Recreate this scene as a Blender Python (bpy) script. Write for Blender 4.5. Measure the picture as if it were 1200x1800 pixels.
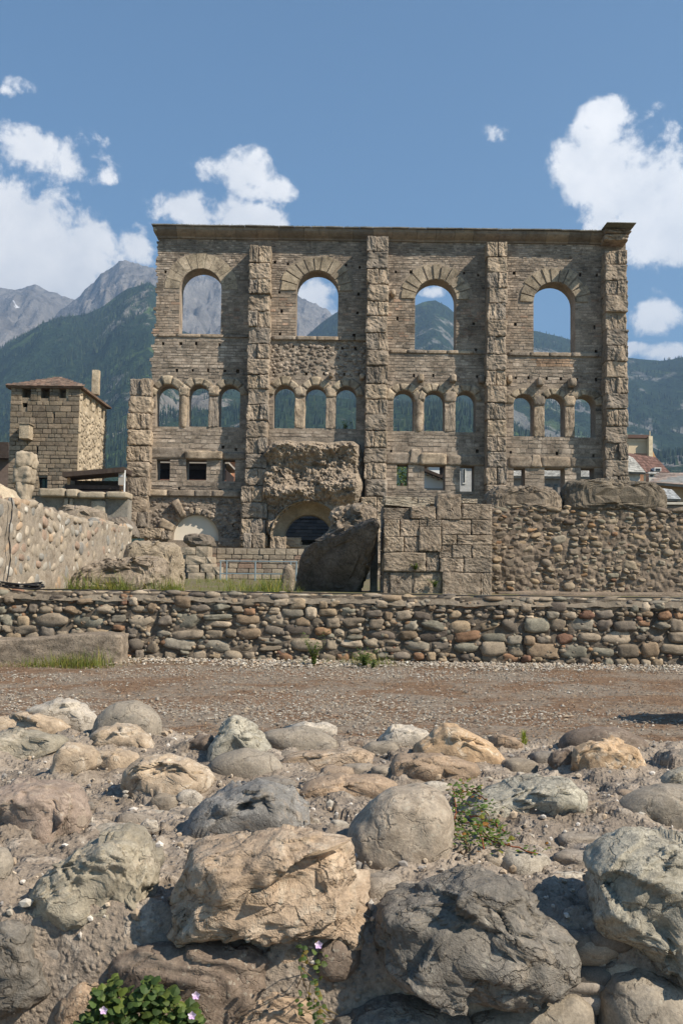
import bpy, math, random
import numpy as np
from mathutils import Vector, Matrix
from mathutils.geometry import tessellate_polygon

R = math.radians
SC = bpy.context.scene
for _o in list(bpy.data.objects):
    bpy.data.objects.remove(_o)
COL = SC.collection

# ------------------------------------------------------------------ camera
F_PX, PITCH, ROLL = 1750.0, R(3.88), R(0.80)      # focal length in photo pixels (photo 1200 x 1800)
EYE = np.array([0.0, 0.0, 1.5])
_f = np.array([0, math.cos(PITCH), math.sin(PITCH)])
_r0 = np.array([1.0, 0, 0])
_u0 = np.array([0, -math.sin(PITCH), math.cos(PITCH)])
_r = math.cos(ROLL) * _r0 + math.sin(ROLL) * _u0
_u = math.cos(ROLL) * _u0 - math.sin(ROLL) * _r0
cam_d = bpy.data.cameras.new('camera')
cam = bpy.data.objects.new('camera', cam_d)
COL.objects.link(cam)
cam_d.sensor_fit = 'VERTICAL'
cam_d.sensor_height = 36.0
cam_d.sensor_width = 24.0
cam_d.lens = 35.0
cam_d.clip_start = 0.05
cam_d.clip_end = 40000
_m = Matrix.Identity(4)
for i in range(3):
    _m[i][0], _m[i][1], _m[i][2], _m[i][3] = _r[i], _u[i], -_f[i], EYE[i]
cam.matrix_world = _m
SC.camera = cam

SC.render.engine = 'CYCLES'
SC.cycles.use_denoising = True
SC.cycles.max_bounces = 6
SC.cycles.diffuse_bounces = 3
SC.cycles.glossy_bounces = 2
SC.cycles.transmission_bounces = 2
SC.cycles.transparent_max_bounces = 4
SC.cycles.volume_bounces = 0
SC.view_settings.view_transform = 'Standard'
SC.view_settings.look = 'None'
SC.view_settings.gamma = 1.0
SC.view_settings.use_curve_mapping = False
SC.view_settings.exposure = 0.48

SUN_AZ, SUN_EL = R(60), R(42)        # azimuth measured from behind the camera (-Y) towards the right (+X)
TO_SUN = Vector((math.sin(SUN_AZ) * math.cos(SUN_EL), -math.cos(SUN_AZ) * math.cos(SUN_EL), math.sin(SUN_EL)))
sun_d = bpy.data.lights.new('sun', 'SUN')
sun_d.energy = 5.0
sun_d.angle = R(0.53)
sun_d.color = (1.0, 0.90, 0.75)
sun = bpy.data.objects.new('sun', sun_d)
COL.objects.link(sun)
sun.location = (60, -40, 80)
sun.rotation_euler = (-TO_SUN).to_track_quat('-Z', 'Y').to_euler()


class NG:
    """small helper for building node graphs"""
    def __init__(s, nt):
        s.nt = nt; s.N = nt.nodes; s.L = nt.links
    def put(s, sock, v):
        if hasattr(v, 'is_output'):
            s.L.new(v, sock)
        elif v is not None:
            if isinstance(v, (tuple, list)) and sock.type == 'RGBA' and len(v) == 3:
                v = (*v, 1)
            sock.default_value = v
    def m(s, op, a, b=None, c=None, clamp=False):
        n = s.N.new('ShaderNodeMath'); n.operation = op; n.use_clamp = clamp
        s.put(n.inputs[0], a); s.put(n.inputs[1], b)
        if c is not None: s.put(n.inputs[2], c)
        return n.outputs[0]
    def v(s, op, a, b=None):
        n = s.N.new('ShaderNodeVectorMath'); n.operation = op
        s.put(n.inputs[0], a)
        if b is not None: s.put(n.inputs['Scale'] if op == 'SCALE' else n.inputs[1], b)
        return n.outputs[0]
    def noise(s, vec, scale, detail=4, rough=0.55, dist=0.0, lac=2.0):
        n = s.N.new('ShaderNodeTexNoise'); n.noise_dimensions = '3D'
        s.put(n.inputs['Vector'], vec); n.inputs['Scale'].default_value = scale
        n.inputs['Detail'].default_value = detail; n.inputs['Roughness'].default_value = rough
        n.inputs['Distortion'].default_value = dist; n.inputs['Lacunarity'].default_value = lac
        return n.outputs[0]
    def voro(s, vec, scale, feature='F1', rnd=1.0):
        n = s.N.new('ShaderNodeTexVoronoi'); n.feature = feature
        s.put(n.inputs['Vector'], vec); n.inputs['Scale'].default_value = scale
        n.inputs['Randomness'].default_value = rnd
        return n.outputs
    def ramp(s, fac, a, b, smooth=True):
        n = s.N.new('ShaderNodeMapRange'); n.interpolation_type = 'SMOOTHSTEP' if smooth else 'LINEAR'
        s.put(n.inputs[0], fac); s.put(n.inputs[1], a); s.put(n.inputs[2], b)
        n.inputs[3].default_value = 0; n.inputs[4].default_value = 1
        return n.outputs[0]
    def rng(s, fac, a, b, c, d):
        n = s.N.new('ShaderNodeMapRange')
        for i, x in enumerate((fac, a, b, c, d)): s.put(n.inputs[i], x)
        return n.outputs[0]
    def mix(s, fac, a, b, blend='MIX'):
        n = s.N.new('ShaderNodeMix'); n.data_type = 'RGBA'; n.blend_type = blend; n.clamp_factor = True
        s.put(n.inputs[0], fac); s.put(n.inputs[6], a); s.put(n.inputs[7], b)
        return n.outputs[2]
    def xyz(s, vec):
        n = s.N.new('ShaderNodeSeparateXYZ'); s.put(n.inputs[0], vec); return n.outputs
    def comb(s, x, y, z):
        n = s.N.new('ShaderNodeCombineXYZ')
        for i, q in enumerate((x, y, z)): s.put(n.inputs[i], q)
        return n.outputs[0]
    def bump(s, h, strength, dist, normal=None):
        n = s.N.new('ShaderNodeBump'); n.inputs['Strength'].default_value = strength
        n.inputs['Distance'].default_value = dist; s.put(n.inputs['Height'], h)
        if normal is not None: s.put(n.inputs['Normal'], normal)
        return n.outputs[0]


# ------------------------------------------------------------------ sky with cumulus clouds
world = bpy.data.worlds.new('World')
SC.world = world
world.use_nodes = True
g = NG(world.node_tree)
for n in list(g.N): g.N.remove(n)
sky = g.N.new('ShaderNodeTexSky')
sky.sky_type = 'NISHITA'
sky.sun_disc = False
sky.sun_elevation = SUN_EL
sky.sun_rotation = math.atan2(TO_SUN.x, TO_SUN.y)
sky.altitude = 600
sky.air_density = 1.0
sky.dust_density = 0.15
sky.ozone_density = 1.0
tc = g.N.new('ShaderNodeTexCoord')
D3 = tc.outputs['Generated']
dx, dy, dz = g.xyz(g.v('NORMALIZE', D3))
az = g.m('MULTIPLY', g.m('ARCTAN2', dx, dy), 57.29578)
el = g.m('MULTIPLY', g.m('ARCSINE', dz), 57.29578)


def pix_dir(px, py):
    d = _f + (px - 600) / F_PX * _r + (900 - py) / F_PX * _u
    return d / np.linalg.norm(d)


def az_el(px, py):
    d = pix_dir(px, py)
    return math.degrees(math.atan2(d[0], d[1])), math.degrees(math.asin(d[2]))


CLOUDS = [  # azimuth/elevation centre through a photo pixel, half sizes in photo pixels, weight
    (60, 262, 75, 42, 1), (135, 275, 78, 48, 1), (185, 305, 30, 22, .7), (60, 400, 120, 85, 1.15), (110, 440, 108, 80, 1.1),
    (20, 470, 160, 70, 1.1), (-60, 390, 120, 110, 1.1), (250, 432, 42, 44, .72), (190, 490, 60, 24, .7), (325, 372, 74, 46, 1.1), (400, 395, 105, 46, 1.1),
    (455, 398, 52, 32, .9), (365, 300, 48, 30, .72), (425, 300, 62, 42, .72), (482, 338, 44, 30, .72), (440, 340, 40, 22, .55),
    (1062, 300, 82, 82, 1.1), (1118, 330, 96, 92, 1.15), (1190, 390, 100, 90, 1.15), (1055, 255, 40, 48, .8), (1095, 195, 72, 30, .8),
    (1160, 240, 46, 40, .6), (1120, 400, 80, 50, .8), (872, 236, 46, 24, .12), (1158, 560, 52, 34, .7), (1165, 618, 70, 20, .75), (1120, 612, 40, 12, .6),
    (1156, 468, 30, 14, .55), (1195, 485, 26, 18, .5), (36, 150, 40, 16, .48), (12, 160, 22, 14, .55), (550, 512, 42, 30, .78), (560, 540, 40, 24, .8), (580, 550, 30, 14, .55), (765, 514, 40, 14, .5),
    (700, 425, 60, 12, .2),
]
EXTRA = [(-48, 9, 8, 4, 1), (-40, 13, 5, 3, .9), (38, 10, 7, 4, 1), (52, 15, 6, 4, 1), (75, 8, 9, 4, 1), (-80, 10, 9, 5, 1), (110, 14, 7, 4, 1),
         (-120, 12, 9, 5, 1), (150, 9, 10, 4, 1), (-160, 16, 7, 4, 1), (-65, 22, 5, 3, .8)]
field = None
low = None
items = []
for (px, py, rx, ry, w) in CLOUDS:
    a, e = az_el(px, py)
    items.append((a, e, rx / F_PX * 57.3 * 1.0, ry / F_PX * 57.3, w))
items += EXTRA
wv = g.comb(g.m('MULTIPLY', az, 0.10), g.m('MULTIPLY', el, 0.13), 0.0)
for (a, e, ra, re, w) in items:
    qx = g.m('MULTIPLY', g.m('SUBTRACT', az, a), 1 / ra)
    qy = g.m('MULTIPLY', g.m('SUBTRACT', el, e), 1 / re)
    q = g.m('SUBTRACT', 1.0, g.m('ADD', g.m('MULTIPLY', qx, qx), g.m('MULTIPLY', qy, qy)))
    q = g.m('ADD', g.m('MAXIMUM', q, -1.2), w - 1.0)
    hgt = g.m('MULTIPLY_ADD', qy, 0.35, 0.6)
    field = q if field is None else g.m('SMOOTH_MAX', field, q, 0.22)
nz = g.noise(D3, 15.0, 10, 0.62, 0.15)
nb = g.noise(D3, 38.0, 8, 0.64, 0.3)
vb = g.voro(D3, 26.0, 'SMOOTH_F1')[0]
den = g.m('ADD', field, g.m('ADD', g.m('MULTIPLY', g.m('SUBTRACT', nz, 0.5), 4.4), g.m('ADD', g.m('MULTIPLY', g.m('SUBTRACT', nb, 0.5), 2.2), g.m('MULTIPLY', g.m('SUBTRACT', 0.45, vb), 0.9))))
alpha = g.m('MULTIPLY', g.ramp(den, 0.0, 0.80), g.ramp(field, -0.80, -0.10))
# light side of each puff: the same noise read a little towards the sun
off = g.v('ADD', D3, (0.022, 0.0, 0.030))
nz2 = g.noise(off, 15.0, 10, 0.62, 0.15)
relief = g.m('SUBTRACT', nz, nz2)
lit = g.m('ADD', 0.72, g.m('ADD', g.m('MULTIPLY', relief, 1.5), g.m('MULTIPLY', g.m('SUBTRACT', 0.75, den), 0.10)), clamp=True)
ccol = g.mix(lit, (6.9, 7.2, 7.7, 1), (11.6, 11.3, 10.9, 1))
skyt = g.mix(1.0, sky.outputs[0], (0.74, 1.02, 1.12, 1), 'MULTIPLY')
skyc = g.mix(g.m('MULTIPLY', alpha, 0.97), skyt, ccol)
bg = g.N.new('ShaderNodeBackground')
g.L.new(skyc, bg.inputs[0])
bg.inputs[1].default_value = 0.092
wo = g.N.new('ShaderNodeOutputWorld')
g.L.new(bg.outputs[0], wo.inputs[0])


# ------------------------------------------------------------------ projection helpers (photo pixel -> place at a given distance)
def P(px, py, Y):
    d = _f + (px - 600) / F_PX * _r + (900 - py) / F_PX * _u
    return EYE + d * (Y / d[1])


def PX(px, py, Y): return P(px, py, Y)[0]
def PZ(px, py, Y): return P(px, py, Y)[2]


def rect_at(x0, y0, x1, y1, Y):
    """photo rectangle -> upright world rectangle X0, X1, Z0, Z1 at distance Y"""
    ym, xm = (y0 + y1) / 2, (x0 + x1) / 2
    return PX(x0, ym, Y), PX(x1, ym, Y), PZ(xm, y1, Y), PZ(xm, y0, Y)


# ------------------------------------------------------------------ numpy noise
def _h(ix, iy, iz, seed):
    n = (ix.astype(np.int64) * 374761393 + iy.astype(np.int64) * 668265263 + iz.astype(np.int64) * 2147483647 + seed * 974634777) & 0xFFFFFFFF
    n = ((n ^ (n >> 13)) * 1274126177) & 0xFFFFFFFF
    n = ((n ^ (n >> 16)) * 2246822519) & 0xFFFFFFFF
    n = n ^ (n >> 15)
    return (n & 0xFFFFFF) / float(0x1000000)


def vnoise(Pp, seed=0):
    i = np.floor(Pp).astype(np.int64); f = Pp - i
    f = f * f * f * (f * (f * 6 - 15) + 10)
    r = 0
    for a in (0, 1):
        wa = f[:, 0] if a else 1 - f[:, 0]
        for b in (0, 1):
            wb = f[:, 1] if b else 1 - f[:, 1]
            for c in (0, 1):
                wc = f[:, 2] if c else 1 - f[:, 2]
                r = r + wa * wb * wc * _h(i[:, 0] + a, i[:, 1] + b, i[:, 2] + c, seed)
    return r * 2 - 1


def fbm(Pp, freq, octv=4, seed=0, gain=0.5, ridged=False):
    Pp = np.asarray(Pp, float)
    s, a, t = 0, 1.0, 0
    for o in range(octv):
        n = vnoise(Pp * freq + o * 17.3, seed + o * 31)
        if ridged: n = 1 - 2 * np.abs(n)
        s = s + a * n; t += a; a *= gain; freq *= 2.03
    return s / t


def worley(Pp, freq, seed=0):
    Q = np.asarray(Pp, float) * freq
    i = np.floor(Q).astype(np.int64)
    d1 = np.full(len(Q), 9.0)
    for a in (-1, 0, 1):
        for b in (-1, 0, 1):
            for c in (-1, 0, 1):
                x, y, z = i[:, 0] + a, i[:, 1] + b, i[:, 2] + c
                d = (x + _h(x, y, z, seed) - Q[:, 0]) ** 2 + (y + _h(x, y, z, seed + 7) - Q[:, 1]) ** 2 + (z + _h(x, y, z, seed + 13) - Q[:, 2]) ** 2
                d1 = np.minimum(d1, d)
    return np.sqrt(d1)


def facet(Pp, freq, seed=0):
    """piecewise planar field: the broken faces of fractured rock"""
    Q = np.asarray(Pp, float) * freq
    i = np.floor(Q).astype(np.int64)
    best = np.full(len(Q), 9.0); val = np.zeros(len(Q))
    for a in (-1, 0, 1):
        for b in (-1, 0, 1):
            for c in (-1, 0, 1):
                x, y, z = i[:, 0] + a, i[:, 1] + b, i[:, 2] + c
                o = Q - np.stack([x + _h(x, y, z, seed), y + _h(x, y, z, seed + 7), z + _h(x, y, z, seed + 13)], 1)
                d = (o ** 2).sum(1)
                gx, gy, gz = _h(x, y, z, seed + 21) * 2 - 1, _h(x, y, z, seed + 22) * 2 - 1, _h(x, y, z, seed + 23) * 2 - 1
                v = o[:, 0] * gx + o[:, 1] * gy + o[:, 2] * gz + .5 * (_h(x, y, z, seed + 24) - .5)
                m = d < best
                best = np.where(m, d, best); val = np.where(m, v, val)
    return val


# ------------------------------------------------------------------ mesh helpers
def mesh_np(name, V, Fc, mat=None, smooth=False, tint=None):
    """V (n,3); Fc: (m,k) array or list of faces"""
    me = bpy.data.meshes.new(name)
    V = np.asarray(V, np.float32)
    if isinstance(Fc, np.ndarray):
        m, k = Fc.shape
        me.vertices.add(len(V)); me.vertices.foreach_set('co', V.ravel())
        me.loops.add(m * k); me.loops.foreach_set('vertex_index', Fc.astype(np.int32).ravel())
        me.polygons.add(m); me.polygons.foreach_set('loop_start', np.arange(0, m * k, k, dtype=np.int32))
        me.polygons.foreach_set('loop_total', np.full(m, k, np.int32))
        me.update(calc_edges=True)
    else:
        me.from_pydata(V.tolist(), [], [list(map(int, f)) for f in Fc])
        me.update()
    if tint is not None:
        at = me.attributes.new('tint', 'FLOAT_COLOR', 'POINT')
        t = np.ones((len(V), 4), np.float32); t[:, :3] = tint
        at.data.foreach_set('color', t.ravel())
    me.polygons.foreach_set('use_smooth', np.full(len(me.polygons), bool(smooth)))
    if mat is not None: me.materials.append(mat)
    return me


class MB:
    """collects quads/triangles and a tint per vertex into one mesh"""
    def __init__(s): s.V, s.F, s.T, s.n = [], [], [], 0
    def add(s, V, Fc, tint=(1, 1, 1)):
        V = np.asarray(V, float)
        s.V.append(V)
        s.F += [tuple(int(i) + s.n for i in f) for f in Fc]
        s.T.append(np.broadcast_to(np.asarray(tint, float), (len(V), 3)))
        s.n += len(V)
    def mesh(s, name, mat, origin=(0, 0, 0), smooth=False):
        me = mesh_np(name, np.concatenate(s.V) - np.asarray(origin), s.F, mat, smooth, np.concatenate(s.T))
        return me


ORI = {}


def thing(name, label, cat, loc=(0, 0, 0), group=None):
    o = bpy.data.objects.new(name, None)
    COL.objects.link(o)
    o.empty_display_size = 0.3
    o.location = [float(x) for x in loc]
    o['label'] = label; o['category'] = cat
    if group: o['group'] = group
    ORI[o.name] = np.asarray(loc, float)
    return o


def sub(name, parent):
    """an Empty part that groups its own pieces"""
    o = bpy.data.objects.new(name, None)
    COL.objects.link(o); o.parent = parent
    ORI[o.name] = ORI[parent.name]
    return o


def put(name, me, parent=None, loc=None, rot=None, scale=None, color=None):
    """link a mesh; loc is a WORLD position (parents are never rotated); without loc the mesh is in world coordinates minus the parent's origin"""
    o = bpy.data.objects.new(name, me)
    COL.objects.link(o)
    base = np.zeros(3)
    if parent is not None:
        o.parent = parent; base = ORI[parent.name]
    if loc is not None: o.location = [float(x) for x in (np.asarray(loc, float) - base)]
    if rot is not None: o.rotation_euler = rot
    if scale is not None: o.scale = scale
    if color is not None: o.color = (*[float(c) for c in color], 1)
    ORI[o.name] = base if loc is None else np.asarray(loc, float)
    return o


def tag(o, label=None, cat=None, group=None, kind=None):
    for k, v in (('label', label), ('category', cat), ('group', group), ('kind', kind)):
        if v: o[k] = v
    return o


_cache = {}


def ico(n):
    if ('i', n) not in _cache:
        import bmesh
        bm = bmesh.new(); bmesh.ops.create_icosphere(bm, subdivisions=n, radius=1)
        V = np.array([v.co[:] for v in bm.verts]); Fc = np.array([[v.index for v in f.verts] for f in bm.faces])
        bm.free(); _cache[('i', n)] = (V, Fc)
    V, Fc = _cache[('i', n)]
    return V.copy(), Fc


def cube_grid(n):
    """surface of a cube [-1,1]^3, n quads along each edge, welded"""
    if ('c', n) not in _cache:
        idx, V, Fc = {}, [], []
        def vid(p):
            k = tuple(int(round(x)) for x in p)
            if k not in idx:
                idx[k] = len(V); V.append([2 * x / n - 1 for x in k])
            return idx[k]
        for ax in range(3):
            a, b = (ax + 1) % 3, (ax + 2) % 3
            for side in (0, n):
                for i in range(n):
                    for j in range(n):
                        q = []
                        for (di, dj) in ((0, 0), (1, 0), (1, 1), (0, 1)):
                            p = [0, 0, 0]; p[ax] = side; p[a] = i + di; p[b] = j + dj
                            q.append(vid(p))
                        Fc.append(q if side else q[::-1])
        _cache[('c', n)] = (np.array(V, float), np.array(Fc))
    V, Fc = _cache[('c', n)]
    return V.copy(), Fc


def rough_box(sx, sy, sz, n=6, bevel=0.06, amp=0.03, freq=2.0, seed=0, lump=0.0, octv=4, taper=0.0):
    """a weathered block with full sizes sx, sy, sz about the origin"""
    V, Fc = cube_grid(n)
    h = np.array([sx, sy, sz]) / 2
    Pn = V * h
    b = min(bevel, 0.45 * min(sx, sy, sz))
    q = np.clip(Pn, -(h - b), h - b)
    d = Pn - q
    L = np.linalg.norm(d, axis=1, keepdims=True)
    nrm = d / np.maximum(L, 1e-9)
    Pn = q + b * nrm
    S = Pn + seed * 13.7
    k = amp * fbm(S, freq, octv, seed)
    if lump: k = k + lump * (0.5 - worley(S, freq * 2.2, seed + 3))
    Pn = Pn + nrm * k[:, None]
    if taper: Pn[:, :2] *= (1 - taper * (Pn[:, 2:3] / sz))
    return Pn, Fc


def rock(seed, n=3, style='round', rough=0.1, freq=1.3):
    """unit boulder, about 2 x 2 x 2"""
    rs = np.random.RandomState(seed)
    V, Fc = ico(n)
    if style in ('round', 'blocky'):
        p = 2.5 if style == 'round' else 4.2
        r = 1 / (np.sum(np.abs(V) ** p, axis=1) ** (1 / p))
        V2 = V * r[:, None] * 0.97
    else:
        k = 11
        N = rs.normal(size=(k, 3)); N /= np.linalg.norm(N, axis=1)[:, None]
        N = np.concatenate([N, [[1, .1, 0], [-1, 0, .1], [0, 1, .1], [0, -1, 0], [.1, 0, 1], [0, .1, -1]]])
        dd = np.concatenate([rs.uniform(.72, 1.0, k), np.full(6, .95)])
        c = V @ N.T
        r = np.min(np.where(c > 0.05, dd / np.maximum(c, .05), 9), axis=1)
        r = np.minimum(r, 1.15)
        V2 = V * r[:, None]
    f1 = fbm(V + seed * 3.1, freq, 4, seed)
    V2 = V2 * (1 + rough * f1 + ((.17 if style == 'angular' else .12) * facet(V + seed * 1.7, 1.1, seed) + .05 * facet(V + seed * 1.7, 2.6, seed + 1) if style != 'round' else 0))[:, None]
    return V2, Fc


def wall_plate(outer, holes, pockets, thick, pocket_depth):
    """upright plate in (u, z) with its face at depth 0: openings go right through, pockets are blind holes. returns verts (u, depth, z), faces"""
    V, Fc = [], []
    def loops_fill(loops, depth, flip):
        base = len(V)
        flat = [p for l in loops for p in l]
        for (u, z) in flat: V.append((u, depth, z))
        tri = tessellate_polygon([[Vector((u, z, 0)) for (u, z) in l] for l in loops])
        for t in tri:
            a, b, c = (flat[i] for i in t)
            ccw = (b[0] - a[0]) * (c[1] - a[1]) - (b[1] - a[1]) * (c[0] - a[0]) > 0
            t2 = t if ccw != flip else t[::-1]
            Fc.append(tuple(base + i for i in t2))
    def sides(loop, d0, d1, inward):
        base = len(V); n = len(loop)
        area = sum(loop[i][0] * loop[(i + 1) % n][1] - loop[(i + 1) % n][0] * loop[i][1] for i in range(n))
        for (u, z) in loop: V.append((u, d0, z))
        for (u, z) in loop: V.append((u, d1, z))
        for i in range(n):
            j = (i + 1) % n
            q = (base + i, base + n + i, base + n + j, base + j)
            if (area > 0) == inward: q = q[::-1]
            Fc.append(q[::-1])
    loops_fill([outer] + holes + pockets, 0.0, False)
    loops_fill([outer] + holes, thick, True)
    sides(outer, 0, thick, False)
    for h in holes: sides(h, 0, thick, True)
    for p in pockets:
        sides(p, 0, pocket_depth, True)
        loops_fill([p], pocket_depth, False)
    return np.array(V, float), Fc


def rect_loop(u0, u1, z0, z1): return [(u0, z0), (u1, z0), (u1, z1), (u0, z1)]


def arch_loop(u0, u1, z0, ztop, n=14, rise=None):
    r = (u1 - u0) / 2; c = (u0 + u1) / 2
    rise = r if rise is None else rise
    zs = ztop - rise
    L = [(u0, z0), (u1, z0)] if zs > z0 + 1e-4 else []
    for i in range(n + 1):
        a = math.pi * i / n
        L.append((c + r * math.cos(a), zs + rise * math.sin(a)))
    return L


# ------------------------------------------------------------------ materials
def base_mat(name):
    m = bpy.data.materials.new(name); m.use_nodes = True
    gg = NG(m.node_tree)
    b = gg.N['Principled BSDF']
    b.inputs['Roughness'].default_value = 0.9
    b.inputs['Specular IOR Level'].default_value = 0.25
    return m, gg, b


def stone_mat(name, mode='obj', col=(.3, .3, .3), scale=1.0, contrast=0.35, bump=0.6, speck=0.25, stain=0.35, bands=0.0, dark=(.35, .33, .31), rough=0.9, band_dir=(0.2, .3, 1.0), hue=None, pits=0.0, cracks=0.0, lichen=0.0):
    """weathered stone; scale = texture size in metres of one large blotch"""
    m, q, b = base_mat(name)
    pos = q.N.new('ShaderNodeNewGeometry').outputs['Position']
    if mode == 'obj':
        t = q.N.new('ShaderNodeObjectInfo').outputs['Color']
    elif mode == 'attr':
        a = q.N.new('ShaderNodeAttribute'); a.attribute_name = 'tint'; t = a.outputs['Color']
    else:
        t = None
    c = (*col, 1)
    if t is not None: c = q.mix(1.0, c, t, 'MULTIPLY')
    n1 = q.noise(pos, 1.0 / scale, 6, 0.62, 0.4)
    n2 = q.noise(pos, 5.0 / scale, 5, 0.65)
    n3 = q.noise(pos, 24.0 / scale, 4, 0.7)
    n4 = q.noise(pos, 2.3 / scale, 5, 0.6, 1.2)
    val = q.m('ADD', q.rng(n1, .3, .7, 1 - contrast, 1 + contrast), q.rng(n2, .3, .7, -contrast * .55, contrast * .55))
    val = q.m('MULTIPLY', val, q.rng(n3, .3, .7, 1 - speck, 1 + speck))
    c = q.mix(1.0, c, q.comb(val, val, val), 'MULTIPLY')
    if hue is not None:
        c = q.mix(q.m('MULTIPLY', q.ramp(n4, .5, .68), 0.75), c, q.mix(1.0, (*hue, 1), q.comb(val, val, val), 'MULTIPLY'))
    h = q.m('ADD', q.m('MULTIPLY', n1, 0.5), q.m('ADD', q.m('MULTIPLY', n2, 0.35), q.m('MULTIPLY', n3, 0.13)))
    if bands:
        dv = q.v('DOT_PRODUCT', pos, band_dir)
        dn = q.N[-1].outputs['Value']
        w = q.m('SINE', q.m('MULTIPLY', q.m('ADD', dn, q.m('MULTIPLY', n1, 2.2 * scale)), 22.0 / scale))
        w2 = q.m('SINE', q.m('MULTIPLY', q.m('ADD', dn, q.m('MULTIPLY', n4, 1.4 * scale)), 47.0 / scale))
        bw = q.m('MULTIPLY_ADD', w, .6, q.m('MULTIPLY', w2, .4))
        bb = q.rng(bw, -1, 1, 1 - bands, 1 + bands)
        c = q.mix(1.0, c, q.comb(bb, bb, bb), 'MULTIPLY')
        h = q.m('ADD', h, q.m('MULTIPLY', bw, 0.035))
    if stain:
        c = q.mix(q.m('MULTIPLY', q.ramp(n4, .52, .30), stain), c, q.mix(1.0, c, (*dark, 1), 'MULTIPLY'))
    if pits:
        vp = q.voro(pos, 14.0 / scale)[0]
        pit = q.ramp(q.m('ADD', vp, q.m('MULTIPLY', n2, .5)), .52, .34)
        h = q.m('SUBTRACT', h, q.m('MULTIPLY', pit, pits))
    if cracks:
        wob = q.N.new('ShaderNodeTexNoise'); q.put(wob.inputs['Vector'], pos); wob.inputs['Scale'].default_value = 3.2 / scale; wob.inputs['Detail'].default_value = 5
        wp = q.v('ADD', pos, q.v('SCALE', wob.outputs[1], 0.55 * scale))
        st = q.v('MULTIPLY', wp, (.7, .8, 1.5))
        e1 = q.voro(st, 1.35 / scale, 'DISTANCE_TO_EDGE')[0]
        e2 = q.voro(st, 3.6 / scale, 'DISTANCE_TO_EDGE')[0]
        k1 = q.m('SUBTRACT', 1.0, q.ramp(e1, .0, .045)); k2 = q.m('SUBTRACT', 1.0, q.ramp(e2, .0, .05))
        ck = q.m('MAXIMUM', q.m('MULTIPLY', k1, q.ramp(n4, .42, .55)), q.m('MULTIPLY', k2, q.m('MULTIPLY', q.ramp(n1, .5, .62), .6)))
        c = q.mix(q.m('MULTIPLY', ck, .62 * cracks), c, q.mix(1.0, c, (.30, .26, .22, 1), 'MULTIPLY'))
        h = q.m('SUBTRACT', h, q.m('MULTIPLY', ck, .30 * cracks))
    if lichen:
        vl = q.voro(q.v('ADD', pos, q.v('SCALE', q.comb(n2, n3, n4), .16 * scale)), 8.0 / scale)
        lm = q.m('MULTIPLY', q.ramp(q.m('ADD', vl[0], q.m('MULTIPLY', n3, .35)), .42, .34), q.ramp(n1, .47, .56))
        c = q.mix(q.m('MULTIPLY', lm, lichen * .8), c, q.mix(.55, c, (.46, .43, .35, 1)))
        vd = q.voro(q.v('ADD', pos, (3.1, 1.7, .4)), 21.0 / scale)
        dm = q.m('MULTIPLY', q.ramp(q.m('ADD', vd[0], q.m('MULTIPLY', n3, .3)), .36, .28), q.ramp(n2, .5, .58))
        c = q.mix(q.m('MULTIPLY', dm, lichen * .9), c, (.07, .06, .05, 1))
    q.put(b.inputs['Base Color'], c)
    b.inputs['Roughness'].default_value = rough
    nrm = q.bump(h, bump, 0.11 * scale)
    q.L.new(nrm, b.inputs['Normal'])
    return m


def plain_mat(name, col, rough=0.7, noise=0.2, nscale=3.0, metal=0.0, bump=0.0, mode=None):
    m, q, b = base_mat(name)
    pos = q.N.new('ShaderNodeNewGeometry').outputs['Position']
    n = q.noise(pos, nscale, 5, 0.6)
    v = q.rng(n, .3, .7, 1 - noise, 1 + noise)
    c = (*col, 1)
    if mode == 'attr':
        a = q.N.new('ShaderNodeAttribute'); a.attribute_name = 'tint'; c = q.mix(1.0, c, a.outputs['Color'], 'MULTIPLY')
    if mode == 'obj':
        c = q.mix(1.0, c, q.N.new('ShaderNodeObjectInfo').outputs['Color'], 'MULTIPLY')
    q.put(b.inputs['Base Color'], q.mix(1.0, c, q.comb(v, v, v), 'MULTIPLY'))
    b.inputs['Roughness'].default_value = rough
    b.inputs['Metallic'].default_value = metal
    if bump: q.L.new(q.bump(n, bump, 0.3 / nscale), b.inputs['Normal'])
    return m


def leaf_mat(name, col, mode='attr'):
    m, q, b = base_mat(name)
    a = q.N.new('ShaderNodeAttribute'); a.attribute_name = 'tint'
    c = q.mix(1.0, (*col, 1), a.outputs['Color'], 'MULTIPLY')
    q.put(b.inputs['Base Color'], c)
    b.inputs['Roughness'].default_value = 0.55
    tr = q.N.new('ShaderNodeBsdfTranslucent'); q.L.new(c, tr.inputs[0])
    mx = q.N.new('ShaderNodeMixShader'); mx.inputs[0].default_value = 0.35
    q.L.new(b.outputs[0], mx.inputs[1]); q.L.new(tr.outputs[0], mx.inputs[2])
    q.L.new(mx.outputs[0], q.N['Material Output'].inputs[0])
    return m


RNG = random.Random(11)
NR = np.random.RandomState(5)
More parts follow.
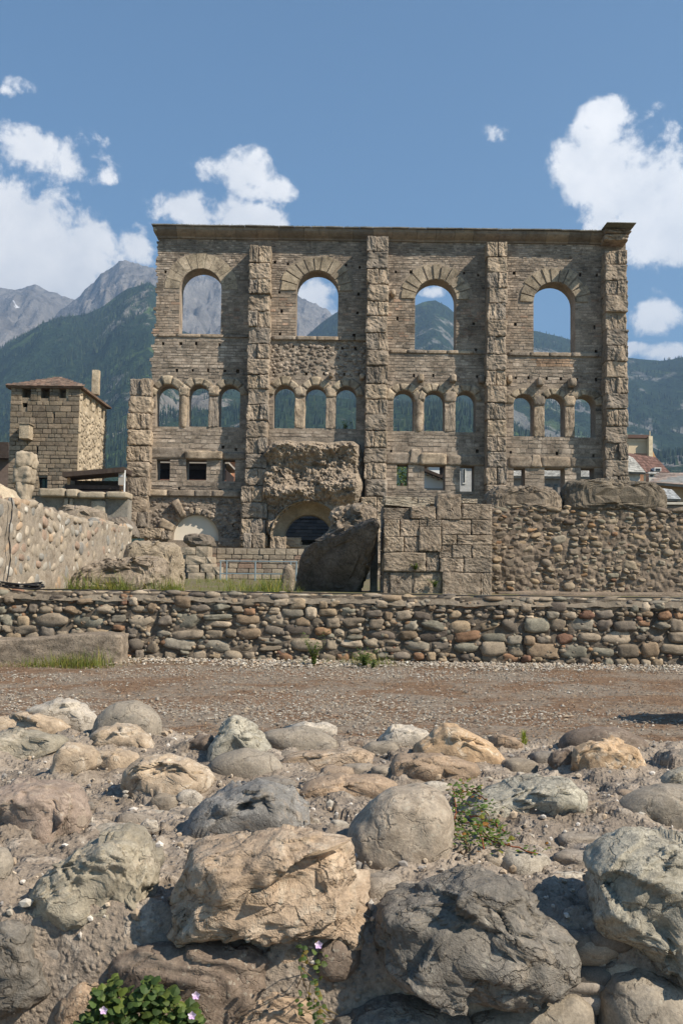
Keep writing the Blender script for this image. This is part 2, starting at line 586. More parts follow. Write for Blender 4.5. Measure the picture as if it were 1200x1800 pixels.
# ------------------------------------------------------------------ far land: mountains, valley floor, haze
def mountain_mat(name, forest, rockc, meadow, rock_lo, rock_hi, rock_noise, snow=0.0, mead_amt=.3):
    m, q, b = base_mat(name)
    geo = q.N.new('ShaderNodeNewGeometry')
    pos = geo.outputs['Position']
    x, y, z = q.xyz(pos)
    st = q.comb(q.m('MULTIPLY', x, 1.0), q.m('MULTIPLY', y, .55), q.m('MULTIPLY', z, .55))
    n1 = q.noise(st, 1 / 520., 7, .62, .8)
    n2 = q.noise(st, 1 / 120., 6, .68, .6)
    n3 = q.noise(pos, 1 / 26., 4, .7)
    fv = q.rng(n3, .25, .75, .45, 1.6)
    fc = q.mix(1.0, (*forest, 1), q.comb(fv, fv, fv), 'MULTIPLY')
    fc = q.mix(q.m('MULTIPLY', q.ramp(n2, .5, .7), .5), fc, q.mix(1.0, fc, (1.7, 1.5, 1.0, 1), 'MULTIPLY'))
    mv = q.rng(n2, .25, .75, .8, 1.25)
    mc = q.mix(1.0, (*meadow, 1), q.comb(mv, mv, mv), 'MULTIPLY')
    rv = q.m('MULTIPLY', q.rng(n2, .25, .75, .35, 1.55), q.rng(n3, .25, .75, .75, 1.25))
    rc = q.mix(1.0, (*rockc, 1), q.comb(rv, rv, rv), 'MULTIPLY')
    nn = q.m('ADD', q.m('MULTIPLY', q.m('SUBTRACT', n1, .5), rock_noise), q.m('MULTIPLY', q.m('SUBTRACT', n2, .5), rock_noise * .7))
    hz = q.m('ADD', z, nn)
    rockf = q.ramp(hz, rock_lo, rock_hi)
    cl = q.m('MULTIPLY', q.ramp(q.m('ADD', n1, q.m('MULTIPLY', n2, .5)), .80, .86), .8)
    rockf = q.m('MAXIMUM', rockf, cl)
    mf = q.m('MULTIPLY', q.ramp(q.m('ADD', q.noise(st, 1 / 300., 5, .6, 1.5), q.m('MULTIPLY', n3, .15)), .645, .69), mead_amt)
    c = q.mix(mf, fc, mc)
    c = q.mix(rockf, c, rc)
    if snow:
        sn = q.m('MULTIPLY', q.ramp(q.noise(q.comb(q.m('MULTIPLY', x, 1.0), y, q.m('MULTIPLY', z, .4)), 1 / 170., 4, .6, .5), .735, .755), snow)
        c = q.mix(sn, c, (.8, .82, .85, 1))
    q.put(b.inputs['Base Color'], c)
    b.inputs['Roughness'].default_value = 1.0
    b.inputs['Specular IOR Level'].default_value = 0.0
    q.L.new(q.bump(q.m('ADD', n2, q.m('MULTIPLY', n3, .4)), .9, 40.0), b.inputs['Normal'])
    return m


MTN_BY = {}


def mountain(name, outline, D0, D1, mat, seed, amp, jag=12, nu=300, nv=90, power=1.25, gully=1.0, label=None):
    """a slope from its foot at distance D0 up to a ridge at D1 whose height follows the skyline outline, with a back slope"""
    ox = np.array([p[0] for p in outline], float); oy = np.array([p[1] for p in outline], float)
    us = np.linspace(ox[0], ox[-1], nu)
    # azimuth columns
    def col_dir(px):
        py = np.interp(px, ox, oy)
        d = _f[None] + ((px - 600) / F_PX)[:, None] * _r[None] + ((900 - py) / F_PX)[:, None] * _u[None]
        return d / d[:, 1:2]
    d = col_dir(us)
    vs = np.concatenate([np.linspace(0, 1, nv), 1 + np.linspace(0.03, .35, 8)])
    X, Y, Z = [], [], []
    for v in vs:
        w = min(v, 1.0)
        yy = D0 + (D1 - D0) * v
        hx = d[:, 0] * yy
        zr = EYE[2] + d[:, 2] * D1
        prof = w ** power if v <= 1 else 1 - (v - 1) / .35 * .55
        z = zr * prof
        Pn = np.stack([hx, np.full(nu, yy), np.zeros(nu)], 1)
        sharp = np.stack([hx, np.full(nu, yy) * .38, np.zeros(nu)], 1)
        nz = fbm(sharp, 1 / 900., 6, seed, .55, True) * .65 + fbm(sharp, 1 / 260., 5, seed + 5, .58, True) * .35 * gully
        env = (math.sin(min(v, 1.0) * math.pi) ** .8 if v < 1 else 0) * amp
        z = z + nz * env + fbm(Pn, 1 / 90., 4, seed + 9) * jag * (1 if v > .1 else 0)
        if v > 1: z = np.minimum(z, zr - (v - 1) * 300)
        X.append(hx); Y.append(np.full(nu, yy)); Z.append(np.maximum(z, -6))
    V = np.stack([np.concatenate(X), np.concatenate(Y), np.concatenate(Z)], 1)
    nr = len(vs)
    i = np.arange(nr - 1)[:, None] * nu + np.arange(nu - 1)[None]
    Fc = np.stack([i, i + 1, i + nu + 1, i + nu], -1).reshape(-1, 4)
    o = put(name, mesh_np(name, V, Fc, mat, True))
    o['kind'] = 'structure'; o['label'] = label or name
    MTN_BY[o.name] = (V, nu, nr)
    return o


rock_far = mountain_mat('far_rock', (.05, .07, .035), (.23, .215, .20), (.13, .15, .07), 500, 1250, 900, snow=.9)
forest_m = mountain_mat('forest_slope', (.028, .048, .026), (.27, .24, .21), (.10, .145, .05), 1250, 2100, 700, mead_amt=.75)
forest_n = mountain_mat('forest_ridge', (.027, .046, .028), (.22, .21, .19), (.085, .12, .045), 1900, 2600, 500, mead_amt=.7)

mountain('mountain', [(-900, 440), (-500, 470), (-250, 500), (-100, 490), (0, 505), (40, 512), (62, 503), (100, 518), (135, 527), (175, 560), (300, 620), (500, 700)],
         4200, 8000, rock_far, 3, 360, 40, 320, 110, 1.0, 1.4, 'pale rocky mountain ridge below the big white cloud')
mountain('mountain', [(60, 600), (110, 545), (135, 529), (150, 512), (165, 498), (178, 480), (192, 476), (210, 462), (235, 461), (250, 468), (262, 474), (300, 470), (340, 476), (390, 488), (420, 496), (470, 508), (523, 523), (548, 533), (575, 548), (600, 580), (640, 640), (700, 700)],
         3300, 6800, rock_far, 8, 340, 40, 340, 120, 1.0, 1.4, 'grey rocky peak left of the ruined facade')
mountain('hill', [(-900, 600), (-500, 640), (-250, 650), (-80, 640), (0, 615), (40, 590), (75, 568), (110, 557), (150, 553), (180, 540), (200, 525), (225, 508), (262, 496), (278, 505), (292, 540), (315, 578), (400, 610), (480, 650), (600, 700), (700, 740)],
         1500, 4300, forest_m, 12, 150, 7, 300, 110, 1.05, .9, 'dark forested mountainside with pale rock patches')
mountain('hill', [(300, 700), (400, 660), (480, 640), (525, 605), (540, 590), (560, 571), (594, 547), (640, 538), (700, 543), (729, 538), (745, 530), (765, 527), (785, 538), (800, 551), (850, 568), (937, 580), (1003, 597), (1060, 615), (1103, 628), (1130, 632), (1160, 634), (1200, 628), (1300, 605), (1450, 570), (1700, 540), (2100, 500)],
         1600, 4900, forest_n, 21, 140, 6, 330, 110, 1.1, .9, 'blue green forested ridge behind the facade')
mountain('hill', [(-400, 800), (0, 770), (150, 760), (260, 735), (400, 715), (480, 690), (600, 700), (720, 712), (800, 700), (880, 745), (1000, 790), (1150, 800), (1400, 780), (1700, 800)],
         900, 2300, forest_m, 29, 60, 5, 260, 80, 1.15, .8, 'lower wooded hillside with green meadows')


def scatter_conifers(n_total):
    """individual far conifers on the wooded slopes, far too many to count"""
    V0 = np.array([[1, 0, 0], [-.5, .87, 0], [-.5, -.87, 0], [0, 0, 1.0]])
    F0 = np.array([[0, 1, 3], [1, 2, 3], [2, 0, 3]])
    AV, AF, AT, k = [], [], [], 0
    rs = np.random.RandomState(77)
    for nm, share in (('hill', .42), ('hill.001', .33), ('hill.002', .25)):
        V, nu, nr = MTN_BY[nm]
        G = V.reshape(nr, nu, 3)
        px = 600 + F_PX * G[:, :, 0] / G[:, :, 1]
        n = int(n_total * share * 3.0)
        a = rs.uniform(0, 1, n) ** .75 * (nr - 10); c = rs.uniform(0, nu - 1.01, n)
        ia, ic = a.astype(int), c.astype(int); fa, fc = (a - ia)[:, None], (c - ic)[:, None]
        p = (G[ia, ic] * (1 - fa) * (1 - fc) + G[ia + 1, ic] * fa * (1 - fc) + G[ia, ic + 1] * (1 - fa) * fc + G[ia + 1, ic + 1] * fa * fc)
        dens = fbm(p, 1 / 230., 4, 4) + .8 * fbm(p, 1 / 60., 3, 9)
        pxx = 600 + F_PX * p[:, 0] / p[:, 1]
        keep = (dens > .0) & (pxx > -120) & (pxx < 1320) & (p[:, 2] > 20)
        p = p[keep][:int(n_total * share)]
        h = rs.uniform(9, 20, len(p)); w = h * rs.uniform(.17, .26, len(p))
        rot = rs.uniform(0, 6.28, len(p))
        for i0 in (0,):
            ca, sa = np.cos(rot), np.sin(rot)
            VV = np.empty((len(p), 4, 3))
            VV[:, :, 0] = p[:, 0:1] + w[:, None] * (V0[None, :, 0] * ca[:, None] - V0[None, :, 1] * sa[:, None])
            VV[:, :, 1] = p[:, 1:2] + w[:, None] * (V0[None, :, 0] * sa[:, None] + V0[None, :, 1] * ca[:, None])
            VV[:, :, 2] = p[:, 2:3] - 3 + (h[:, None] + 3) * V0[None, :, 2]
            AV.append(VV.reshape(-1, 3))
            AF.append((np.arange(len(p))[:, None, None] * 4 + F0[None] + k).reshape(-1, 3))
            t = rs.uniform(.75, 1.25, (len(p), 1)) * np.array([[1, 1, 1]]) * np.where(rs.rand(len(p), 1) < .25, np.array([[1.6, 1.35, .9]]), 1)
            AT.append(np.repeat(t, 4, axis=0))
            k += len(p) * 4
    me = mesh_np('forest', np.concatenate(AV), np.concatenate(AF), plain_mat('conifer_needles', (.026, .046, .026), .9, .3, .02, mode='attr'), False, np.concatenate(AT))
    o = put('forest', me); tag(o, 'dark conifer forest covering the slopes behind the ruin', 'forest', kind='stuff')
# ------------------------------------------------------------------ ground
def ground_sheet():
    m, q, b = base_mat('valley_floor')
    pos = q.N.new('ShaderNodeNewGeometry').outputs['Position']
    n1 = q.noise(pos, .9, 6, .6, .5); n2 = q.noise(pos, 7.0, 5, .7); n3 = q.noise(pos, 55.0, 3, .7)
    litter = (.192, .12, .073, 1); grit = (.235, .19, .145, 1)
    c = q.mix(q.ramp(q.m('ADD', q.m('MULTIPLY', n1, .75), q.m('MULTIPLY', n2, .25)), .44, .56), litter, grit)
    v = q.m('MULTIPLY', q.rng(n3, .3, .7, .65, 1.3), q.rng(n2, .3, .7, .8, 1.2))
    q.put(b.inputs['Base Color'], q.mix(1.0, c, q.comb(v, v, v), 'MULTIPLY'))
    b.inputs['Roughness'].default_value = 1.0
    q.L.new(q.bump(q.m('ADD', n2, q.m('MULTIPLY', n3, .5)), .8, .03), b.inputs['Normal'])
    # fine grid near the camera, one big sheet to the horizon
    xs = np.concatenate([[-9100, -500, -60, -20], np.linspace(-9, 9, 110), [20, 60, 500, 9100]])
    ys = np.concatenate([[-230, -40, -5], np.linspace(2.5, 19.5, 120), [40, 150, 900, 10100]])
    X, Y = np.meshgrid(xs, ys)
    V = np.stack([X.ravel(), Y.ravel(), np.zeros(X.size)], 1)
    near = (np.abs(V[:, 0]) < 9.5) & (V[:, 1] > 2) & (V[:, 1] < 20)
    V[near, 2] = .02 * fbm(V[near], .8, 3, 2) + .012 * fbm(V[near], 4, 3, 3)
    nu = len(xs)
    i = np.arange(len(ys) - 1)[:, None] * nu + np.arange(nu - 1)[None]
    Fc = np.stack([i, i + 1, i + nu + 1, i + nu], -1).reshape(-1, 4)
    o = put('ground', mesh_np('ground', V, Fc, m, True)); tag(o, 'gravelly ground with brown litter between the two walls', kind='structure')


def litter_mask(x, y):
    p = np.stack([x, y * 1.5, np.zeros_like(x)], 1)
    return fbm(p, .42, 4, 61) + .35 * fbm(p, 2.2, 3, 62)


def scatter_gravel():
    rs = np.random.RandomState(9)
    V0 = np.array([[1, 0, 0], [-1, 0, 0], [0, 1, 0], [0, -1, 0], [0, 0, 1], [0, 0, -.6]])
    F0 = np.array([[0, 2, 4], [2, 1, 4], [1, 3, 4], [3, 0, 4], [2, 0, 5], [1, 2, 5], [3, 1, 5], [0, 3, 5]])
    n = 62000
    u = rs.rand(n)
    y = 6.5 + (18.15 - 6.5) * u ** .8
    x = (rs.rand(n) * 2 - 1) * (y * .37 + 1.0)
    msk = litter_mask(x, y)
    foot = (y > 16.6 + 1.3 * rs.rand(n) + .3 * np.sin(x * 1.7)) & (x > -3.9)
    keep = (rs.rand(n) < np.clip(.38 + 1.7 * msk, .06, 1)) | foot
    x, y, foot = x[keep], y[keep], foot[keep]; n = len(x)
    s = rs.gamma(3.0, .0034, n) + .003
    s = np.where(foot, s * 1.5 + .006, s)
    s = np.minimum(s, .045)
    z = np.where(foot, rs.rand(n) * .03, 0) + s * .25 + .012
    sc = s[:, None] * rs.uniform(.6, 1.25, (n, 3)) * np.array([[1, 1, .65]])
    rot = rs.uniform(0, 6.28, n)
    VV = V0[None] * (1 + rs.uniform(-.28, .28, (n, 6, 1))) * sc[:, None, :]
    ca, sa = np.cos(rot)[:, None], np.sin(rot)[:, None]
    out = np.empty_like(VV)
    out[:, :, 0] = VV[:, :, 0] * ca - VV[:, :, 1] * sa + x[:, None]
    out[:, :, 1] = VV[:, :, 0] * sa + VV[:, :, 1] * ca + y[:, None]
    out[:, :, 2] = VV[:, :, 2] + z[:, None]
    Fc = (np.arange(n)[:, None, None] * 6 + F0[None]).reshape(-1, 3)
    pal = np.array([(.28, .245, .20), (.33, .295, .245), (.22, .19, .155), (.28, .225, .165), (.165, .14, .115), (.44, .405, .35), (.25, .18, .13)])
    pw = np.array([.26, .12, .22, .17, .12, .03, .08])
    t = pal[rs.choice(len(pal), n, p=pw)] * rs.uniform(.8, 1.2, (n, 1))
    t = np.where(foot[:, None], np.minimum(t * 1.28, .5), t)
    me = mesh_np('gravel', out.reshape(-1, 3), Fc, plain_mat('gravel_stone', (1, 1, 1), .9, .15, 60, mode='attr'), False, np.repeat(t, 6, axis=0))
    tag(put('gravel', me), 'pale grey gravel strewn over the ground below the low wall', 'gravel', kind='stuff')
    # dry needles and straw
    n = 60000
    y = 6.5 + (18.0 - 6.5) * rs.rand(n) ** .8
    x = (rs.rand(n) * 2 - 1) * (y * .37 + 1.0)
    keep = rs.rand(n) < np.clip(.40 - 1.6 * litter_mask(x, y), .06, 1)
    x, y = x[keep], y[keep]; n = len(x)
    L = rs.uniform(.02, .07, n); a = rs.uniform(0, 6.28, n); w = rs.uniform(.0025, .006, n)
    z0 = rs.uniform(.014, .03, n); z1 = z0 + rs.uniform(-.01, .018, n)
    dx, dy = np.cos(a), np.sin(a)
    q = np.empty((n, 4, 3))
    for k, (e, sgn, zz) in enumerate(((-1, -1, z0), (-1, 1, z0), (1, 1, z1), (1, -1, z1))):
        q[:, k, 0] = x + e * dx * L / 2 - sgn * dy * w; q[:, k, 1] = y + e * dy * L / 2 + sgn * dx * w; q[:, k, 2] = zz
    pal = np.array([(.225, .14, .08), (.17, .105, .065), (.30, .21, .125), (.12, .085, .06)])
    t = pal[rs.choice(4, n)] * rs.uniform(.75, 1.25, (n, 1))
    Fc = np.arange(n * 4).reshape(n, 4)
    me = mesh_np('straw_litter', q.reshape(-1, 3), Fc, plain_mat('dry_straw', (1, 1, 1), .9, .1, 30, mode='attr'), False, np.repeat(t, 4, axis=0))
    tag(put('straw_litter', me), 'brown dry needles and straw lying on the gravel', 'litter', kind='stuff')


def terrace():
    m, q, b = base_mat('terrace_soil')
    pos = q.N.new('ShaderNodeNewGeometry').outputs['Position']
    n1 = q.noise(pos, .7, 6, .6, .5); n2 = q.noise(pos, 9.0, 5, .7)
    c = q.mix(q.ramp(n1, .42, .58), (.17, .13, .088, 1), (.135, .125, .055, 1))
    v = q.rng(n2, .3, .7, .7, 1.3)
    q.put(b.inputs['Base Color'], q.mix(1.0, c, q.comb(v, v, v), 'MULTIPLY'))
    q.L.new(q.bump(n2, .8, .05), b.inputs['Normal'])
    xs = np.linspace(-90, 90, 140); ys = np.concatenate([[18.72], np.linspace(19.2, 66, 40), [110, 400]])
    X, Y = np.meshgrid(xs, ys)
    z = 1.17 + (np.clip(Y, 19, 60) - 19) / 41 * .30 + np.where(Y > 60, .04, 0)
    V = np.stack([X.ravel(), Y.ravel(), z.ravel()], 1)
    V[:, 2] += .04 * fbm(V, .5, 3, 5) * np.clip((V[:, 1] - 18.7), 0, 1)
    nu = len(xs)
    i = np.arange(len(ys) - 1)[:, None] * nu + np.arange(nu - 1)[None]
    Fc = np.stack([i, i + 1, i + nu + 1, i + nu], -1).reshape(-1, 4)
    tag(put('terrain', mesh_np('terrain', V, Fc, m, True)), 'grassy terrace of earth behind the low wall', kind='structure')


# ------------------------------------------------------------------ low cobble wall
COBBLE = [(.21, .185, .155), (.26, .23, .19), (.165, .15, .135), (.20, .20, .175), (.29, .24, .18), (.23, .185, .14), (.34, .30, .25), (.24, .155, .105), (.31, .21, .135), (.17, .105, .08), (.23, .22, .195), (.13, .115, .105)]
COBW = [.19, .17, .14, .10, .09, .12, .05, .03, .03, .02, .08, .05]


def cobble_color(rs):
    c = np.array(COBBLE[rs.choice(len(COBBLE), p=np.array(COBW) / sum(COBW))])
    return c * np.array([1.06, .97, .86]) * rs.uniform(.70, 1.15)


def displaced_plate(x0, x1, z0, z1, y, nx, nz, f, thick, mat, name):
    """vertical mortar face at distance y(x,z) with a back and a top, as a closed slab"""
    xs, zs = np.linspace(x0, x1, nx), np.linspace(z0, z1, nz)
    X, Z = np.meshgrid(xs, zs)
    V = np.stack([X.ravel(), np.full(X.size, y), Z.ravel()], 1)
    V[:, 1] += f(V)
    n = len(V)
    i = np.arange(nz - 1)[:, None] * nx + np.arange(nx - 1)[None]
    Fq = np.stack([i, i + 1, i + nx + 1, i + nx], -1).reshape(-1, 4).tolist()
    Bk = V.copy(); Bk[:, 1] = y + thick
    W = np.concatenate([V, Bk])
    Fq += [[a + n for a in f[::-1]] for f in Fq]
    per = list(range(nx)) + [nx * k + nx - 1 for k in range(1, nz)] + [nx * (nz - 1) + k for k in range(nx - 2, -1, -1)] + [nx * k for k in range(nz - 2, 0, -1)]
    for a, b in zip(per, per[1:] + per[:1]): Fq.append([b, a, a + n, b + n])
    return mesh_np(name, W, Fq, mat, False)


def low_wall():
    Y0 = 18.1
    root = thing('low_stone_wall', 'long low wall of grey and brown cobbles across the gravel', 'wall', (0, Y0, 0))
    mort = stone_mat('dark_mortar', 'none', (.13, .105, .08), .35, .35, .9, .35, .5)
    top = lambda x: 1.215
    me = displaced_plate(-9.5, 9.5, -.1, 1.20, Y0 + .10, 260, 30, lambda V: -.050 + .05 * fbm(V, 5, 4, 4) + .02 * (worley(V, 14, 5) - .5), .62, mort, 'mortar_core')
    put('mortar_core', me, root, (0, 0, 0))
    sm = stone_mat('cobble_face', 'obj', (1, 1, 1), .22, .34, .9, .32, .45, hue=None)
    sm2 = stone_mat('cobble_banded', 'obj', (1, 1, 1), .16, .30, .8, .3, .3, bands=.16)
    protos = []
    for k in range(16):
        V, Fc = rock(100 + k, 3, ('blocky', 'angular', 'blocky', 'angular', 'round')[k % 5], .12, 1.5)
        protos.append(mesh_np('stone', V, Fc, sm if k % 3 else sm2, True))
    rs = np.random.RandomState(31)
    z = .02
    rows = []
    while z < 1.12:
        h = rs.uniform(.145, .24)
        rows.append((z, h)); z += h * .93
    cnt = 0
    cand = []
    for ri, (z, h) in enumerate(rows):
        last = ri == len(rows) - 1
        x = -9.2 + rs.rand() * .3
        while x < 9.2:
            w = h * rs.choice([rs.uniform(.95, 1.4), rs.uniform(1.3, 2.2), rs.uniform(1.9, 2.9)], p=[.42, .43, .15])
            hh = h * rs.uniform(.72, 1.08)
            if rs.rand() < .12 and not last:
                # two small stones over each other
                for kk in (0, 1):
                    cand.append((x + w / 2, z + h * (.28 + .5 * kk), w * rs.uniform(.7, .95), h * .46))
            else:
                cand.append((x + w / 2, z + h / 2 + rs.uniform(-.02, .02) + (.035 * math.sin(x * .9 + ri) + .02 * math.sin(x * 2.3 + 2 * ri)) * (0 if last else 1), w * .97, hh * rs.choice([1, 1, 1.22, .85])))
            x += w * 1.0 + rs.uniform(.0, .025)
    vis = [c for c in cand if abs(c[0]) < 6.6]
    rest = [c for c in cand if abs(c[0]) >= 6.6]
    vis.sort(key=lambda c: -c[2] * c[3])
    rest += vis[300:]; vis = vis[:300]
    for (cx, cz, w, h) in vis:
        o = put('stone', protos[rs.randint(16)], root, (cx, Y0 + .085 + rs.uniform(-.03, .03), cz),
                (rs.uniform(-.12, .12), rs.uniform(-.16, .16) + (math.pi if rs.rand() < .5 else 0), rs.uniform(-.15, .15)), (w * .50, rs.uniform(.085, .13), h * .51), cobble_color(rs))
    mb = MB()
    pv = [rock(140 + k, 2, 'round' if k % 2 else 'angular', .1, 1.4) for k in range(5)]
    for (cx, cz, w, h) in rest:
        V, Fc = pv[rs.randint(5)]
        mb.add(V * np.array([w * .52, .13, h * .53]) + np.array([cx, Y0 + .09, cz]), Fc, cobble_color(rs))
    for k in range(190):
        V, Fc = pv[rs.randint(5)]
        w = rs.uniform(.10, .24)
        mb.add(V * np.array([w, w * rs.uniform(.6, .9), rs.uniform(.04, .075)]) + np.array([rs.uniform(-7.5, 7.5), Y0 + rs.uniform(.10, .60), 1.175 + rs.uniform(-.01, .035)]), Fc, cobble_color(rs) * 1.1)
    # small chinking stones in the joints
    for k in range(900):
        V, Fc = pv[rs.randint(5)]
        s = rs.uniform(.018, .05)
        mb.add(V * np.array([s * rs.uniform(1, 1.8), .05, s]) + np.array([rs.uniform(-7, 7), Y0 + .045, rs.uniform(.0, 1.17)]), Fc, cobble_color(rs))
    o = put('small_stone', mb.mesh('small_stone', stone_mat('cobble_small', 'attr', (1, 1, 1), .2, .3, .7), (0, Y0, 0), True), root)
    o['kind'] = 'stuff'
    # capping: mortar bed with flat stones along the top
    xs = np.linspace(-9.5, 9.5, 240); ys = np.linspace(Y0 - .02, Y0 + .72, 12)
    X, Y = np.meshgrid(xs, ys)
    V = np.stack([X.ravel(), Y.ravel(), np.full(X.size, 1.165)], 1)
    V[:, 2] += .05 * fbm(V, 2.2, 4, 8) + .03 * fbm(V, 9, 3, 9)
    V[:240, 2] -= .10
    V[-240:, 2] -= .05
    i = np.arange(11)[:, None] * 240 + np.arange(239)[None]
    Fc = np.stack([i, i + 1, i + 241, i + 240], -1).reshape(-1, 4)
    put('wall_top', mesh_np('wall_top', V - np.array([0, Y0, 0]), Fc, stone_mat('pale_mortar', 'none', (.175, .145, .11), .4, .3, .8, .3, .4), True), root)
    return root


# ------------------------------------------------------------------ dressed block lying by the low wall
def fallen_block():
    Y = 17.0
    X0, X1, Z0, Z1 = rect_at(-60, 1108, 214, 1165, Y)
    root = thing('fallen_block', 'long weathered block with a sunken worn top lying before the low wall', 'stone block', ((X0 + X1) / 2, Y + .3, 0))
    L = X1 - X0
    V, Fc = cube_grid(26)
    V = V * np.array([L / 2, .34, .29])
    q = np.clip(V, [-L / 2 + .05, -.29, -.24], [L / 2 - .05, .29, .24])
    d = V - q; n = d / np.maximum(np.linalg.norm(d, axis=1, keepdims=True), 1e-9)
    V = q + n * .05
    V += n * (.03 * fbm(V + 3, 3.5, 5, 3) + .02 * (.5 - worley(V, 9, 3)))[:, None]
    u = (V[:, 0] / L + .5)
    top = np.clip(V[:, 2] / .29, 0, 1)
    # top edge falls away to the left, highest at the right end
    V[:, 2] -= top * (.10 * (1 - u) + .03 * np.sin(u * 6))
    V[:, 2] -= .0
    put('block_body', mesh_np('block_body', V, Fc, stone_mat('fallen_stone', 'none', (.23, .185, .14), .5, .35, .9, .35, .6, pits=.5), True), root, ((X0 + X1) / 2, Y + .3, .22))
    return root


# ------------------------------------------------------------------ grasses and weeds
class Blades:
    def __init__(s): s.V, s.F, s.T, s.n = [], [], [], 0
    def blade(s, base, h, lean, az, w, tint, seg=3, droop=.5):
        dx, dy = math.cos(az), math.sin(az)
        px, py = -dy, dx
        for k in range(seg + 1):
            t = k / seg
            off = lean * (t ** (1 + droop)) * h
            zz = h * (t - .22 * lean * t * t)
            ww = w * (1 - t) ** .6 if k < seg else 0
            c = (base[0] + dx * off, base[1] + dy * off, base[2] + zz)
            if k < seg:
                s.V += [(c[0] - px * ww, c[1] - py * ww, c[2]), (c[0] + px * ww, c[1] + py * ww, c[2])]; s.T += [tint, tint]
            else:
                s.V.append(c); s.T.append(tint)
        b = s.n
        for k in range(seg - 1): s.F.append((b + 2 * k, b + 2 * k + 1, b + 2 * k + 3, b + 2 * k + 2))
        s.F.append((b + 2 * seg - 2, b + 2 * seg - 1, b + 2 * seg))
        s.n += 2 * seg + 1
    def leaf(s, c, axis, side, length, width, tint, fold=.25):
        """rounded leaf: fan of 8 points, gently folded"""
        c, axis, side = np.asarray(c, float), np.asarray(axis, float), np.asarray(side, float)
        up = np.cross(axis, side)
        b = s.n
        prof = [(0, 0), (.18, .36), (.45, .52), (.75, .40), (1, 0), (.75, -.40), (.45, -.52), (.18, -.36)]
        s.V.append(tuple(c + axis * length * .5 - up * fold * width * .3)); s.T.append(tint)
        for (a, w) in prof:
            s.V.append(tuple(c + axis * length * a + side * width * w + up * fold * width * abs(w))); s.T.append(tint)
        for k in range(8): s.F.append((b, b + 1 + k, b + 1 + (k + 1) % 8))
        s.n += 9
    def mesh(s, name, mat, origin=(0, 0, 0)):
        return mesh_np(name, np.array(s.V) - np.asarray(origin), s.F, mat, False, np.array(s.T))


GRASS = leaf_mat('grass_blade', (.16, .20, .042))
WEED = leaf_mat('weed_leaf', (.10, .135, .05))


def grass_patch(spots, seed):
    """spots: (x, y, z, spread x, spread y, count, height)"""
    rs = np.random.RandomState(seed); B = Blades()
    for (x, y, z, sx, sy, n, h) in spots:
        for k in range(n):
            t = np.array([1, 1, 1]) * rs.uniform(.65, 1.35)
            if rs.rand() < .25: t = t * np.array([2.0, 1.35, 1.2])
            B.blade((x + rs.normal() * sx, y + rs.normal() * sy, z - .02), h * rs.uniform(.2, 1.15) ** 1.2, rs.uniform(.1, 1.1), rs.uniform(0, 6.28), h * rs.uniform(.008, .016), tuple(t), 3)
    return B


def weed(name, label, loc, h, n_stem, seed, spread=.35, leaf=.03, tints=((1, 1, 1),), group=None, cat='plant'):
    rs = np.random.RandomState(seed)
    root = thing(name, label, cat, loc, group)
    B, S = Blades(), Blades()
    for k in range(n_stem):
        a = rs.uniform(0, 6.28); ln = rs.uniform(.1, spread)
        hh = h * rs.uniform(.5, 1.0)
        S.blade(loc, hh, ln, a, .004 + h * .006, (.8, .8, .7), 3)
        for j in range(9):
            t = (j + 1.2) / 10
            off = ln * t ** 1.5 * hh
            c = (loc[0] + math.cos(a) * off, loc[1] + math.sin(a) * off, loc[2] + hh * (t - .22 * ln * t * t))
            la = rs.uniform(0, 6.28)
            ax = np.array([math.cos(la), math.sin(la), rs.uniform(-.1, .7)]); ax /= np.linalg.norm(ax)
            sd = np.cross(ax, (0, 0, 1)); sd /= np.linalg.norm(sd)
            B.leaf(c, ax, sd, leaf * rs.uniform(.7, 1.4), leaf * .55, tuple(np.array(tints[rs.randint(len(tints))]) * rs.uniform(.7, 1.3)))
    put('stem', S.mesh('stem', GRASS, loc), root)
    put('foliage', B.mesh('foliage', WEED, loc), root)
    return root
# ------------------------------------------------------------------ the ruined theatre facade
FY = 70.0            # distance of its wall face
FT = 1.5             # wall thickness
S70 = FY / F_PX


def fx(px, py): return PX(px, py, FY)
def fz(px, py): return PZ(px, py, FY)


